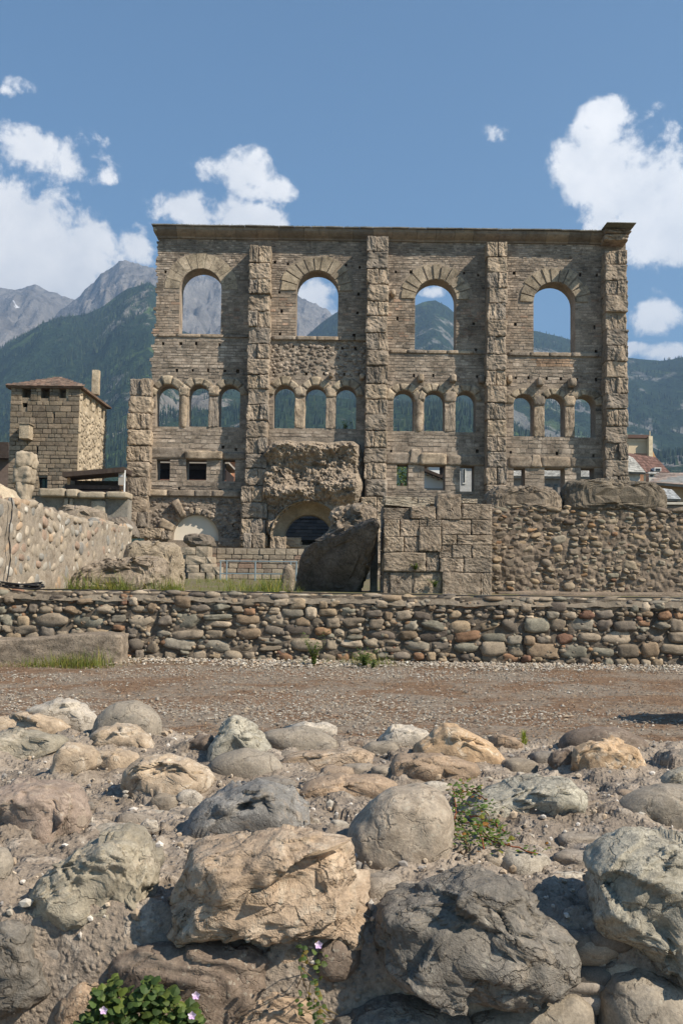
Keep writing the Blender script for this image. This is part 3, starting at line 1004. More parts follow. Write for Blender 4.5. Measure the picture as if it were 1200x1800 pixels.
def facade():
    GZ = 1.5
    root = thing('theatre_facade', 'tall ruined stone theatre facade with three tiers of arched and square openings', 'ruin', (fx(665, 700), FY, GZ))
    org = ORI[root.name]
    mortar = stone_mat('facade_mortar', 'none', (.27, .22, .172), 2.2, .30, .5, .3, .45)
    # ---- openings
    bigw = [(316, 389, 472, 587), (521, 594, 476, 591), (729, 801, 491, 616), (937, 1010, 496, 620)]
    small = [(274, 315, 676, 750), (331, 367, 676, 750), (385, 422, 677, 751), (481, 518, 677, 753), (536, 573, 678, 753), (590, 626, 679, 754),
             (691, 727, 686, 758), (745, 781, 687, 758), (800, 836, 688, 760), (902, 938, 693, 767), (956, 992, 694, 768), (1009, 1046, 695, 769)]
    rects = [(275, 299, 807, 844), (327, 363, 808, 844), (391, 413, 808, 846), (697, 717, 816, 854), (745, 782, 817, 862), (808, 833, 819, 864),
             (902, 922, 823, 858), (956, 992, 823, 872), (1020, 1044, 823, 844)]
    A = []       # arches: x0, x1, zb, zspring, r
    for (a, b, t, bt) in bigw + small:
        ym = (t + bt) / 2; cx = (a + b) / 2
        x0, x1 = fx(a, ym), fx(b, ym)
        zt, zb = fz(cx, t), fz(cx, bt)
        A.append((x0, x1, zb, zt - (x1 - x0) / 2, (x1 - x0) / 2))
    RC = [rect_at(a, t, b, bt, FY) for (a, b, t, bt) in rects]
    holes = [arch_loop(x0, x1, zb, zs + r, 16) for (x0, x1, zb, zs, r) in A] + [rect_loop(x0, x1, z0, z1) for (x0, x1, z0, z1) in RC]
    # the deep arch under the rubble, open right through
    ax0, ax1 = fx(474, 930), fx(606, 930)
    azt, azb = fz(540, 882), fz(540, 958)
    ar = (ax1 - ax0) / 2
    holes.append(arch_loop(ax0 + .9, ax1 - .3, azb, azt - .75, 16, ar - .62))
    # blind arch with pale infill
    bx0, bx1 = fx(304, 930), fx(385, 930)
    bzt, bzb = fz(344, 904), fz(344, 950)
    pock_arch = arch_loop(bx0, bx1, bzb, bzt, 18)
    # ---- putlog holes
    PK = []
    def hole(px, py, w=.17, h=.24):
        x, z = fx(px, py), fz(px, py)
        PK.append((x - w / 2, x + w / 2, z - h / 2, z + h / 2))
    for (px, py) in [(287, 604), (318, 604), (345, 604), (386, 606), (311, 651), (339, 651), (366, 651), (395, 652), (418, 653), (483, 461), (491, 514), (506, 464), (608, 466), (632, 470), (630, 517), (495, 547), (492, 587),
                     (628, 550), (622, 590), (488, 608), (515, 609), (543, 610), (571, 611), (602, 612), (625, 613), (481, 655), (538, 657), (570, 657), (605, 658), (632, 658), (695, 478), (722, 478), (840, 484), (815, 480),
                     (832, 569), (836, 615), (727, 660), (761, 660), (800, 661), (838, 662), (903, 480), (1019, 483), (1048, 484), (905, 570), (1044, 575), (898, 618), (1047, 618),
                     (906, 664), (928, 664), (960, 665), (985, 666), (1012, 667), (1047, 667), (687, 793), (838, 793), (897, 795), (978, 797), (1042, 802), (392, 786), (415, 790), (698, 560), (410, 923), (315, 860), (387, 862), (330, 468), (291, 478)]:
        hole(px, py, RNG.uniform(.14, .22), RNG.uniform(.18, .28))
    pocks = [rect_loop(*p) for p in PK]
    # ---- outline with a ragged left edge
    left = [(256, 1010), (258, 860), (263, 790), (265, 700), (266, 665), (268, 640), (269, 620), (273, 596), (271, 585), (274, 560), (273, 545), (276, 510), (277, 470), (279, 430), (279, 412)]
    L = []
    for (a, b), (c, d) in zip(left[:-1], left[1:]):
        for k in range(4):
            t = k / 4
            px, py = a + (c - a) * t, b + (d - b) * t
            L.append((fx(px, py) + RNG.uniform(-.09, .09) * (1 if py < 800 else .2), fz(px, py)))
    L.append((fx(279, 412), fz(279, 404)))
    xr, zt2 = fx(1100, 640), fz(1085, 420)
    outer = [(fx(256, 1010), GZ)] + [p for p in L if p[1] > GZ + .05] + [(xr, zt2), (xr, GZ)]
    outer = outer[::-1]
    V, Fc = wall_plate(outer, holes, pocks + [pock_arch], FT, .55)
    Vw = V + np.array([0, FY, 0])
    put('wall', mesh_np('wall', Vw - org, Fc, mortar), root)
    # infill of the blind arch
    il = arch_loop(bx0 + .02, bx1 - .02, bzb, bzt - .02, 18)
    V, Fc = wall_plate(il[::1], [], [], .12, 0)
    o = put('infill_panel', mesh_np('infill_panel', V + np.array([0, FY + .36, 0]) - org, Fc, plain_mat('pale_plaster', (.66, .59, .49), .9, .05, .8)), root)
    o['label'] = 'smooth pale plaster closing the low arch'

    # ---- blocks
    bl_a = stone_mat('tufa_block', 'obj', (.86, .84, .82), 1.2, .42, .6, .30, .75, dark=(.42, .40, .37), pits=.6)
    bl_b = stone_mat('facing_stone', 'obj', (.80, .80, .81), 1.9, .42, .35, .30, .75, dark=(.42, .40, .38))
    bl_c = stone_mat('facing_stone_small', 'attr', (.80, .80, .81), 1.9, .42, .35, .30, .75, dark=(.42, .40, .38))
    rs = np.random.RandomState(4)
    tufa = lambda: np.array([(.365, .295, .225), (.33, .27, .21), (.295, .245, .195), (.39, .315, .235), (.27, .23, .19)][rs.randint(5)]) * rs.uniform(.85, 1.12)
    def eroded(k):
        V, Fc = rough_box(1, 1, 1, 11, .035 + .025 * (k % 3), .06, 2.6, 40 + k, .055, 5)
        nrm = V / np.linalg.norm(V, axis=1, keepdims=True)
        V = V - nrm * (.055 * np.clip(fbm(V + k * 3.3, 1.6, 3, k + 5), 0, 1) + .06 * np.abs(facet(V + k, 1.9, k)))[:, None]
        return V * 1.03
    rprotos = [eroded(k) for k in range(14)]
    cf = cube_grid(11)[1]
    rmesh = [mesh_np('stone_block', v, cf, bl_a, False) for v in rprotos]

    def block(parent, x0, x1, y0, y1, z0, z1, name='stone_block', jit=.04, col=None, rot=.02):
        return put(name, rmesh[rs.randint(14)], parent, ((x0 + x1) / 2 + rs.uniform(-jit, jit), (y0 + y1) / 2 + rs.uniform(-jit, jit), (z0 + z1) / 2),
                   (rs.uniform(-rot, rot), rs.uniform(-rot, rot), rs.uniform(-rot, rot) * 2), ((x1 - x0) * .985, y1 - y0, (z1 - z0) * .975), tufa() if col is None else col)

    forb = []    # functions z0, z1 -> blocked intervals
    def f_rect(x0, x1, z0, z1):
        forb.append(lambda a, b: [(x0, x1)] if b > z0 + .01 and a < z1 - .01 else [])
    def f_arch(x0, x1, zb, zs, r, grow=0.0):
        c = (x0 + x1) / 2
        def fn(a, b):
            if b <= zb + .01 or a >= zs + r + grow: return []
            if a < zs: w = r if b < zs + .02 or grow == 0 else r
            if b <= zs: return [(c - r, c + r)]
            aa = max(a, zs) - zs
            R2 = r + grow
            if aa >= R2: return []
            return [(c - math.sqrt(R2 * R2 - aa * aa), c + math.sqrt(R2 * R2 - aa * aa))]
        forb.append(fn)

    # ---- pilasters
    PIL = [('p1', 224, 261, 664, 945, 1.15), ('p2', 436, 476, 430, 960, 1.3), ('p3', 644, 683, 414, 990, 1.3), ('p4', 855, 890, 424, 990, 1.25), ('p5', 1065, 1104, 438, 990, 1.3)]
    for (nm, a, b, t, bt, dep) in PIL:
        ps = sub('pilaster', root)
        yf = FY - dep
        xa, xb = PX(a, (t + bt) / 2, yf), PX(b, (t + bt) / 2, yf)
        if nm == 'p2': xa, xb = PX(435.5, 600, yf), PX(473.5, 600, yf)
        if nm == 'p3': xa, xb = PX(643, 600, yf), PX(682, 600, yf)
        zt, zb = PZ((a + b) / 2, t, yf), max(PZ((a + b) / 2, bt, yf), GZ)
        z = zt; k = 0
        f_rect(xa + .02, xb - .02, zb, zt)
        while z > zb + .3:
            h = min(rs.uniform(1.02, 1.25), z - zb)
            if z - h - zb < .45: h = z - zb
            low = z < fz(665, 800)
            ex = .0
            if nm in ('p2', 'p3') and z < fz(665, 850): ex = .25
            if nm == 'p1': ex = .05 + .16 * max(0, (fz(240, 700) - z) / 6)
            if k % 2 == (0 if nm in ('p2', 'p3', 'p4', 'p5') else 0):
                s = (xa + xb) / 2 + rs.uniform(-.16, .16)
                y2 = [yf + rs.choice([-.03, .0, .08, .22], p=[.3, .35, .2, .15]) for _ in range(2)]
                block(ps, xa - ex, s, y2[0], FY + .25, z - h, z)
                block(ps, s, xb + ex * .3, y2[1], FY + .25, z - h, z)
            else:
                block(ps, xa - ex + rs.uniform(-.03, .08), xb + ex * .3 + rs.uniform(-.06, .04), yf + rs.uniform(-.06, .1), FY + .25, z - h, z)
            z -= h; k += 1
        # rubble core keeps daylight out of the joints
        V, Fc = rough_box(xb - xa - .12, dep - .15, zt - zb - .1, 4, .05, .02, 1, 3)
        put('pilaster_core', mesh_np('pilaster_core', V, Fc, mortar), ps, ((xa + xb) / 2, FY - dep / 2 + .2, (zt + zb) / 2))

    # ---- cornice: moulded blocks, then thin slate slabs
    cor = sub('cornice', root)
    cm = stone_mat('cornice_stone', 'obj', (1, 1, 1), 1.4, .25, .5, .2, .55, dark=(.5, .48, .45))
    prof = [(0, 0), (-.10, 0), (-.14, .10), (-.30, .22), (-.42, .34), (-.50, .46), (-.52, .66), (.0, .66)]
    def cornice_piece(xa, xb, z0, out=1.0, sc=1.0):
        n = len(prof)
        Vp = [(xa, FY + p[0] * out, z0 + p[1] * sc) for p in prof] + [(xb, FY + p[0] * out, z0 + p[1] * sc) for p in prof]
        Fp = [(i, (i + 1) % n, n + (i + 1) % n, n + i) for i in range(n)] + [tuple(range(n))[::-1], tuple(range(n, 2 * n))]
        c = tufa() * .68
        put('cornice_block', mesh_np('cornice_block', np.array(Vp) - org, Fp, cm), cor, color=c)
    x = fx(277, 410)
    while x < fx(1066, 420) - .1:
        w = min(rs.uniform(1.2, 1.9), fx(1066, 420) - x)
        z0 = fz(600, 424)
        cornice_piece(x + .008, x + w - .008, z0 + rs.uniform(-.02, .02), 1.5)
        x += w
    f_rect(fx(240, 410), fx(1110, 410), fz(600, 424), fz(600, 380))
    zc = fz(600, 424) + .66
    # roof slabs
    rf = sub('roof', root)
    slate = stone_mat('roof_slate', 'obj', (1, 1, 1), .8, .3, .5, .25, .3)
    x = fx(271, 400)
    while x < fx(1064, 410):
        w = min(rs.uniform(.9, 1.5), fx(1066, 410) - x + .1)
        V, Fc = rough_box(w - .01, FT + 1.8, .09, 4, .02, .015, 2, rs.randint(99))
        put('roof_slab', mesh_np('roof_slab', V, Fc, slate, False), rf, (x + w / 2, FY + FT / 2 - .05 + rs.uniform(-.05, .03), zc + .05 + rs.uniform(-.015, .02)), (rs.uniform(-.01, .01), rs.uniform(-.02, .02), 0), None, np.array((.17, .16, .14)) * rs.uniform(.7, 1.3))
        x += w
    # moss and grass along the eaves
    B = Blades()
    for k in range(420):
        xx = rs.uniform(fx(272, 400), fx(1105, 410))
        B.blade((xx, FY - .92 + rs.uniform(0, .1), zc + .07 + (.12 if xx > fx(1064, 410) else 0)), rs.uniform(.04, .11), rs.uniform(.2, .9), rs.uniform(3.6, 5.8), .02, (.8, .9, .7), 2)
    o = put('moss', B.mesh('moss', GRASS, org), rf); o['kind'] = 'stuff'
    # corner capital
    xa, xb = PX(1063, 420, FY - 1.3), PX(1104, 420, FY - 1.3)
    z0 = fz(1085, 432)
    block(cor, xa - .02, xb + .02, FY - 1.38, FY + FT + .1, z0 - .05, z0 + .42, 'capital_block', .0)
    block(cor, xa - .10, xb + .12, FY - 1.5, FY + FT + .2, z0 + .40, z0 + .76, 'capital_block', .0, tufa() * .75)
    V, Fc = rough_box(xb - xa + .42, FT + 3.3, .08, 5, .03, .02, 2, 5)
    put('roof_slab', mesh_np('roof_slab', V, Fc, slate), rf, ((xa + xb) / 2 + .03, FY + .0, z0 + .82), color=(.16, .16, .13))
    f_rect(xa - .05, xb + .1, z0 - .1, z0 + .9)
    # left end return of the cornice
    V, Fc = rough_box(.32, FT + .9, .34, 5, .1, .02, 2, 8)
    put('cornice_block', mesh_np('cornice_block', V, Fc, cm, True), cor, (fx(276, 408), FY + FT / 2 - .3, zc - .18), color=(.31, .27, .21))

    # ---- sill courses
    for (a, b, t, bt, pr) in [(277, 437, 588, 593, .10), (478, 644, 592, 599, .22), (684, 856, 616, 622, .14), (892, 1066, 620, 627, .16), (257, 437, 862, 873, .30)]:
        sc = sub('string_course', root)
        xa, xb = fx(a, t), fx(b, t)
        z0, z1 = fz((a + b) / 2, bt), fz((a + b) / 2, t)
        f_rect(xa, xb, z0, z1)
        x = xa
        while x < xb - .05:
            w = min(rs.uniform(1.1, 2.0), xb - x)
            if xb - x - w < .5: w = xb - x
            V, Fc = rough_box(w - .015, pr + .2, z1 - z0, 6, .05, .025, 2.2, rs.randint(200), .01)
            put('sill_stone', mesh_np('sill_stone', V, Fc, bl_a, True), sc, (x + w / 2, FY + .1 - pr / 2 + rs.uniform(-.03, .02), (z0 + z1) / 2), color=tufa())
            x += w

    # ---- voussoirs of the tall windows
    def wedge(c, zs, r0, r1, a0, a1, y0, y1, seed):
        V, Fc = cube_grid(4)
        t = (V[:, 0] + 1) / 2; s = (V[:, 2] + 1) / 2
        a = a0 + (a1 - a0) * t; rr = r0 + (r1 - r0) * s
        Pn = np.stack([c + rr * np.cos(a), y0 + (y1 - y0) * (V[:, 1] + 1) / 2, zs + rr * np.sin(a)], 1)
        cen = Pn.mean(0)
        Pn = cen + (Pn - cen) * .97
        return Pn + .025 * np.stack([fbm(Pn + k * 9, 2, 3, seed + k) for k in range(3)], 1), Fc[:, ::-1]
    def zone_col():
        return np.array([(.37, .31, .23), (.34, .285, .215), (.395, .33, .25)][rs.randint(3)]) * rs.uniform(.88, 1.1)
    style = [(11, 1.18, .0, .05), (11, 1.22, .05, .10), (11, 1.18, .05, .12), (11, 1.15, .05, .12)]
    for k, (x0, x1, zb, zs, r) in enumerate(A[:4]):
        ap = sub('window_arch', root)
        n, rt, pr0, pr1 = style[k]
        c = (x0 + x1) / 2
        f_arch(x0, x1, zb, zs, r, rt)
        cuts = np.linspace(0, math.pi, n + 1); cuts[1:-1] += NR.uniform(-.035, .035, n - 1)
        for j in range(n):
            gap = .004 if k == 0 else rs.uniform(.012, .04)
            rr = r + rt * (rs.uniform(.93, 1.02) if k == 0 else rs.uniform(.78, 1.06))
            y0 = FY - (.04 if k == 0 else rs.uniform(pr0, pr1) + .03)
            V, Fc = wedge(c, zs, r + .005, rr, cuts[j] + gap, cuts[j + 1] - gap, y0, FY + .5, 10 * k + j)
            put('voussoir', mesh_np('voussoir', V - org, Fc, bl_a, False), ap, color=zone_col() * (1.04 if k == 0 else .97))
    # ---- small arcade: voussoirs, posts between
    for k, (x0, x1, zb, zs, r) in enumerate(A[4:]):
        ap = sub('arcade_arch', root)
        c = (x0 + x1) / 2
        f_arch(x0, x1, zb, zs, r, .62)
        n = 5
        cuts = np.linspace(.02, math.pi - .02, n + 1); cuts[1:-1] += NR.uniform(-.08, .08, n - 1)
        for j in range(n):
            V, Fc = wedge(c, zs, r + .005, r + rs.uniform(.42, .66), cuts[j] + .02, cuts[j + 1] - .02, FY - rs.uniform(.05, .20), FY + .5, 300 + 10 * k + j)
            put('voussoir', mesh_np('voussoir', V - org, Fc, bl_a, True), ap, color=zone_col())
    posts = [(0, 1, 1), (1, 2, 0), (3, 4, 0), (4, 5, 0), (6, 7, 1), (7, 8, 0), (9, 10, 0), (10, 11, 0)]
    for (i, j, rnd) in posts:
        xa, xb = A[4 + i][1], A[4 + j][0]
        zb, zs = max(A[4 + i][2], A[4 + j][2]), (A[4 + i][3] + A[4 + j][3]) / 2
        f_rect(xa, xb, zb - .02, zs + .6)
        w = xb - xa
        if rnd:
            V, Fc = ico(4)
            V[:, :2] = V[:, :2] / np.maximum(np.linalg.norm(V[:, :2], axis=1, keepdims=True) ** .75, .3)
            V = V * np.array([w / 2 + .02, .42, (zs - zb) / 2 + .2])
            V = V * (1 + .10 * fbm(V, 2.2, 4, 5 + i))[:, None]
            put('pillar', mesh_np('pillar', V, Fc, bl_a, True), root, ((xa + xb) / 2, FY + .22, (zb + zs) / 2 + .15), color=tufa())
        else:
            block(root, xa, xb, FY - .07, FY + .6, zb - .02, zs - .1, 'pillar', .0, rot=.004)
        # impost stone above each post
        V, Fc = rough_box(w * 1.12, .5, .75, 6, .15, .05, 2.4, rs.randint(300), .03)
        put('impost', mesh_np('impost', V, Fc, bl_a, True), root, ((xa + xb) / 2, FY + .08, zs + .30), color=tufa())
    # ---- corbels
    for (px, py, s) in [(738, 666, 1), (795, 667, 1.05), (845, 669, 1), (893, 669, .9), (947, 673, 1.1), (1003, 674, 1.15), (1060, 674, 1), (690, 518, .8), (636, 664, .8), (582, 661, .7)]:
        V, Fc = rough_box(.42 * s, .95, .55 * s, 6, .14, .05, 2.6, rs.randint(300), .04)
        put('corbel', mesh_np('corbel', V, Fc, bl_a, True), root, (fx(px, py), FY - .22, fz(px, py)), color=tufa() * 1.1)
    # ---- lintels
    for (a, b, t, bt, dep) in [(260, 326, 786, 806, .10), (326, 392, 793, 808, .34), (372, 382, 790, 806, .3), (392, 433, 795, 808, .12), (676, 722, 796, 816, .14), (738, 784, 797, 818, .36), (784, 850, 800, 819, .14), (893, 936, 803, 822, .16),
                               (950, 1001, 803, 822, .16), (1001, 1065, 804, 822, .10)]:
        x0, x1, z0, z1 = rect_at(a, t, b, bt, FY)
        f_rect(x0, x1, z0, z1)
        V, Fc = rough_box(x1 - x0, dep + .5, z1 - z0, 8, .12, .05, 1.9, rs.randint(300), .02)
        put('lintel', mesh_np('lintel', V, Fc, bl_a, True), root, ((x0 + x1) / 2, FY + .25 - dep / 2, (z0 + z1) / 2), color=tufa())
    for (a, b, t, bt) in [(717, 742, 789, 816), (930, 952, 800, 822)]:
        x0, x1, z0, z1 = rect_at(a, t, b, bt, FY)
        f_rect(x0, x1, z0, z1)
        V, Fc = rough_box(x1 - x0, .7, z1 - z0, 7, .08, .04, 2, 7)
        V[:, 0] *= 1 - .42 * (V[:, 2] / (z1 - z0) + .5)
        put('keystone', mesh_np('keystone', V, Fc, bl_a, True), root, ((x0 + x1) / 2, FY + .15, (z0 + z1) / 2), color=tufa())

    for (x0, x1, z0, z1) in RC: f_rect(x0, x1, z0, z1)
    for (x0, x1, z0, z1) in PK: f_rect(x0 - .0, x1 + .0, z0, z1)
    # zones without dressed facing
    f_rect(fx(250, 900), fx(640, 900), GZ, fz(340, 874))
    f_rect(fx(476, 850), fx(644, 850), GZ, fz(560, 772))
    rough = [(fx(478, 630), fx(644, 630), fz(560, 662), fz(560, 600))]
    for rr in rough: f_rect(*rr)

    # ---- coursed facing stones
    stones = []
    def lay(zlo, zhi, hmin, hmax, wmin, wmax, jit, pal, x_lo, x_hi):
        z = zlo
        while z < zhi - .06:
            h = min(rs.uniform(hmin, hmax), zhi - z)
            blk = sorted([iv for f in forb for iv in f(z, z + h)])
            xl = x_lo(z + h / 2) if callable(x_lo) else x_lo
            cur = xl; free = []
            for (a, b) in blk:
                if a > cur: free.append((cur, min(a, x_hi)))
                cur = max(cur, b)
                if cur >= x_hi: break
            if cur < x_hi: free.append((cur, x_hi))
            for (a, b) in free:
                x = a
                while x < b - .04:
                    w = rs.uniform(wmin, wmax)
                    if b - (x + w) < wmin * .7: w = b - x
                    stones.append((x, min(x + w, b), z + rs.uniform(0, jit), z + h - rs.uniform(0, jit), pal(x, z)))
                    x += w
            z += h
    edge = sorted([(z, x) for (x, z) in L])
    ez, ex = np.array([e[0] for e in edge]), np.array([e[1] for e in edge])
    xlo = lambda z: float(np.interp(z, ez, ex)) + rs.uniform(-.16, .03)
    def pal_fine(x, z):
        b = np.array([(.385, .302, .228), (.35, .278, .213), (.415, .328, .248), (.315, .258, .203), (.41, .285, .205)][rs.choice(5, p=[.32, .26, .22, .14, .06])])
        return b * rs.uniform(.74, 1.14)
    def pal_grey(x, z):
        b = np.array([(.33, .267, .21), (.29, .24, .193), (.365, .295, .23), (.41, .34, .27)][rs.randint(4)])
        return b * rs.uniform(.62, 1.22)
    def pal_pale(x, z):
        b = np.array([(.395, .32, .25), (.35, .284, .22), (.44, .365, .29), (.30, .247, .195)][rs.randint(4)])
        if fx(930, 640) < x < fx(1000, 640) and z > fz(960, 646): b = np.array((.37, .25, .165))
        return b * rs.uniform(.86, 1.12)
    xR = fx(1066, 640)
    lay(fz(600, 519), fz(600, 424), .12, .20, .18, .44, .03, pal_grey, xlo, xR)
    lay(fz(600, 600), fz(600, 519), .16, .25, .24, .58, .025, pal_fine, xlo, xR)
    lay(fz(600, 650), fz(600, 600), .17, .27, .24, .62, .03, pal_pale, xlo, xR)
    lay(fz(600, 690), fz(600, 650), .16, .27, .20, .48, .06, pal_grey, xlo, xR)
    lay(fz(600, 756), fz(600, 690), .22, .36, .26, .55, .05, pal_grey, xlo, xR)
    lay(fz(600, 812), fz(600, 756), .22, .38, .26, .66, .05, pal_pale, xlo, xR)
    lay(fz(600, 858), fz(600, 812), .24, .34, .28, .6, .04, pal_pale, xlo, xR)
    lay(fz(600, 880), fz(600, 858), .13, .2, .2, .5, .05, pal_grey, xlo, xR)
    lay(GZ, fz(600, 880), .26, .4, .4, .9, .05, pal_grey, fx(644, 900), xR)
    stones.sort(key=lambda s: -(s[1] - s[0]) * (s[3] - s[2]))
    cV, cF = cube_grid(1)
    cF = [f for f in cF.tolist() if not all(cV[i][1] > 0 for i in f)]
    sp = []
    for k in range(8):
        v = cV * .5 + NR.uniform(-.02, .02, cV.shape) * np.array([1, .6, 1.6])
        sp.append(mesh_np('facing_stone', v, [tuple(f) for f in cF], bl_b))
    for (a, b, z0, z1, c) in stones[:300]:
        put('facing_stone', sp[rs.randint(8)], root, ((a + b) / 2, FY + .102 - rs.uniform(0, .030), (z0 + z1) / 2), None, ((b - a) - .012, .22, (z1 - z0) - .012), c)
    n = len(stones) - 300
    T = np.array([s[:4] for s in stones[300:]]); C = np.array([s[4] for s in stones[300:]])
    VV = cV[None] * .5 + NR.uniform(-.04, .04, (n, 8, 3)) * np.array([1, 1, 1.6])
    sz = np.stack([T[:, 1] - T[:, 0] - .020, np.full(n, .2), T[:, 3] - T[:, 2] - .020], 1)
    cn = np.stack([(T[:, 0] + T[:, 1]) / 2, FY + .093 - NR.uniform(0, .034, n), (T[:, 2] + T[:, 3]) / 2], 1)
    VV = VV * sz[:, None] + cn[:, None]
    FF = (np.arange(n)[:, None, None] * 8 + np.array(cF)[None]).reshape(-1, 4)
    o = put('facing_stone_course', mesh_np('facing_stone_course', VV.reshape(-1, 3) - org, FF, bl_c, False, np.repeat(C, 8, axis=0)), root)
    o['kind'] = 'stuff'

    # ---- rubble left on the bare patches: small stones
    mb = MB(); pv = [rock(160 + k, 2, 'angular', .1, 1.4) for k in range(5)]
    for (x0, x1, z0, z1), n in ((rough[0], 330), ((fx(250, 900), fx(432, 900), fz(340, 950), fz(340, 876)), 520)):
        for k in range(n):
            x, z = rs.uniform(x0, x1), rs.uniform(z0, z1)
            if any(a - .02 < x < b + .02 and c - .02 < z < d + .02 for (a, b, c, d) in PK): continue
            if bx0 - .1 < x < bx1 + .1 and z < bzt + .1 and math.hypot(x - (bx0 + bx1) / 2, max(0, z - (bzt - (bx1 - bx0) / 2))) < (bx1 - bx0) / 2 + .25: continue
            s = rs.uniform(.05, .16)
            V, Fc = pv[rs.randint(5)]
            mb.add(V * s * np.array([1.3, .7, .9]) + np.array([x, FY + .01, z]), Fc, pal_grey(0, 0) * .95)
    o = put('rubble_stone', mb.mesh('rubble_stone', bl_c, org, True), root); o['kind'] = 'stuff'
    # voussoirs left round the blind arch
    ap = sub('blind_arch', root)
    c, zs, r = (bx0 + bx1) / 2, bzt - (bx1 - bx0) / 2, (bx1 - bx0) / 2
    for j, (a0, a1, ln, pr) in enumerate([(2.95, 3.14, .9, .5), (2.62, 2.9, 1.05, .45), (2.2, 2.42, .5, .2), (2.0, 2.2, 1.35, .5), (1.7, 1.83, .5, .15), (1.45, 1.6, .45, .12), (1.2, 1.33, .45, .1), (.95, 1.1, .45, .08), (.6, .75, .4, .06), (.3, .45, .4, .06)]):
        V, Fc = wedge(c, zs, r + .03, r + ln, a0, a1, FY - pr, FY + .4, 700 + j)
        put('voussoir', mesh_np('voussoir', V - org, Fc, bl_a, True), ap, color=tufa())
    # base ledge
    x0, x1, z0, z1 = rect_at(258, 946, 640, 962, FY - .5)
    block(root, fx(386, 950), fx(428, 950), FY - .55, FY + .2, z0, z1, 'base_course', 0)
    block(root, fx(478, 955), fx(530, 955), FY - .6, FY + .5, z0, z1 + .1, 'base_course', 0)
    for (a, b, t, bt) in [(428, 443, 937, 964), (445, 465, 938, 964), (230, 256, 929, 946), (256, 286, 928, 946), (286, 300, 933, 948)]:
        x0, x1, z0, z1 = rect_at(a, t, b, bt, FY - 3)
        block(root, x0, x1, FY - 3.4, FY - 2.4, z0, z1, 'base_stone', .0)
    # lower buttress of the second pilaster
    x0, x1, z0, z1 = rect_at(424, 856, 462, 950, FY - 1)
    bt_ = sub('buttress', root)
    z = z1; k = 0
    while z > z0 + .2:
        h = min(rs.uniform(.9, 1.2), z - z0)
        if k % 2: block(bt_, x0, x1, FY - 1.5, FY, z - h, z, jit=.02)
        else:
            block(bt_, x0, (x0 + x1) / 2, FY - 1.5, FY, z - h, z, jit=.02); block(bt_, (x0 + x1) / 2, x1, FY - 1.5, FY, z - h, z, jit=.02)
        z -= h; k += 1

    # ---- concrete vault remnant bulging out over the deep arch
    poly = [(452, 806), (458, 790), (468, 776), (480, 768), (505, 766), (520, 769), (548, 768), (575, 771), (600, 768), (622, 769), (634, 776), (641, 800), (642, 850), (637, 880), (640, 905), (640, 950),
            (606, 950), (600, 918), (585, 898), (565, 886), (540, 882), (515, 888), (495, 903), (482, 925), (476, 948), (462, 940), (455, 905), (450, 870), (455, 830)]
    YB = FY - 2.2
    pw = np.array([(PX(a, b, YB), PZ(a, b, YB)) for (a, b) in poly])
    nx, nz_ = 190, 190
    gx, gz = np.linspace(pw[:, 0].min(), pw[:, 0].max(), nx), np.linspace(pw[:, 1].min(), pw[:, 1].max(), nz_)
    X, Z = np.meshgrid(gx, gz); x, z = X.ravel(), Z.ravel()
    inside = np.zeros(len(x), bool); dist = np.full(len(x), 9.0); archd = np.full(len(x), 9.0)
    m = len(pw)
    for i in range(m):
        (xa, za), (xb, zb_) = pw[i], pw[(i + 1) % m]
        cr = ((za > z) != (zb_ > z)) & (x < (xb - xa) * (z - za) / (zb_ - za + 1e-12) + xa)
        inside ^= cr
        t = np.clip(((x - xa) * (xb - xa) + (z - za) * (zb_ - za)) / ((xb - xa) ** 2 + (zb_ - za) ** 2), 0, 1)
        dd = np.hypot(x - xa - t * (xb - xa), z - za - t * (zb_ - za))
        if 16 <= i <= 23: archd = np.minimum(archd, dd)
        else: dist = np.minimum(dist, dd)
    Q = np.stack([x, z * 1.0, np.zeros_like(x)], 1)
    zn = (z - gz[0]) / (gz[-1] - gz[0])
    ledge = .28 * np.sin(zn * 15 + 2.2 * fbm(Q, .35, 3, 71)) + .45 * fbm(Q * np.array([.5, 1.3, 1]), .55, 4, 72)
    depth = 1.7 + ledge * 1.7 + .50 * fbm(Q, 1.3, 5, 73, .6) + .22 * facet(Q, 1.3, 76) + .22 * (.5 - worley(Q, 3.2, 74)) * 1.1 + .13 * (.5 - worley(Q, 6, 75)) * 1.3 + .10 * facet(Q, 3.5, 78)
    depth = depth - .5 * np.clip(.5 - zn, 0, 1)
    depth = np.where(archd < .9, np.maximum(depth, 1.15), depth)
    fall = np.clip(dist / (.45 + .35 * (fbm(Q, .9, 3, 77) + .5)), 0, 1) ** .6
    depth = np.where(archd < dist, depth, depth * fall)
    depth = np.where(inside, np.maximum(depth, .0), 0)
    V = np.stack([x, FY - depth, z], 1)
    i = np.arange(nz_ - 1)[:, None] * nx + np.arange(nx - 1)[None]
    Fc = np.stack([i, i + 1, i + nx + 1, i + nx], -1).reshape(-1, 4)
    keep = inside[Fc].all(1)
    o = put('vault_rubble', mesh_np('vault_rubble', V - org, Fc[keep], stone_mat('rubble_concrete', 'none', (.285, .23, .175), .7, .34, .9, .4, .5, pits=.3), False), root)
    o['label'] = 'rough mass of rubble concrete bulging over the lowest arch'
    # smooth soffit of the vault, from the rubble face back to the wall
    cx_, rr_ = PX(540, 930, YB), (PX(604, 930, YB) - PX(476, 930, YB)) / 2
    zs_ = PZ(540, 882, YB) - rr_ * .98
    VV, FF = [], []
    na = 28
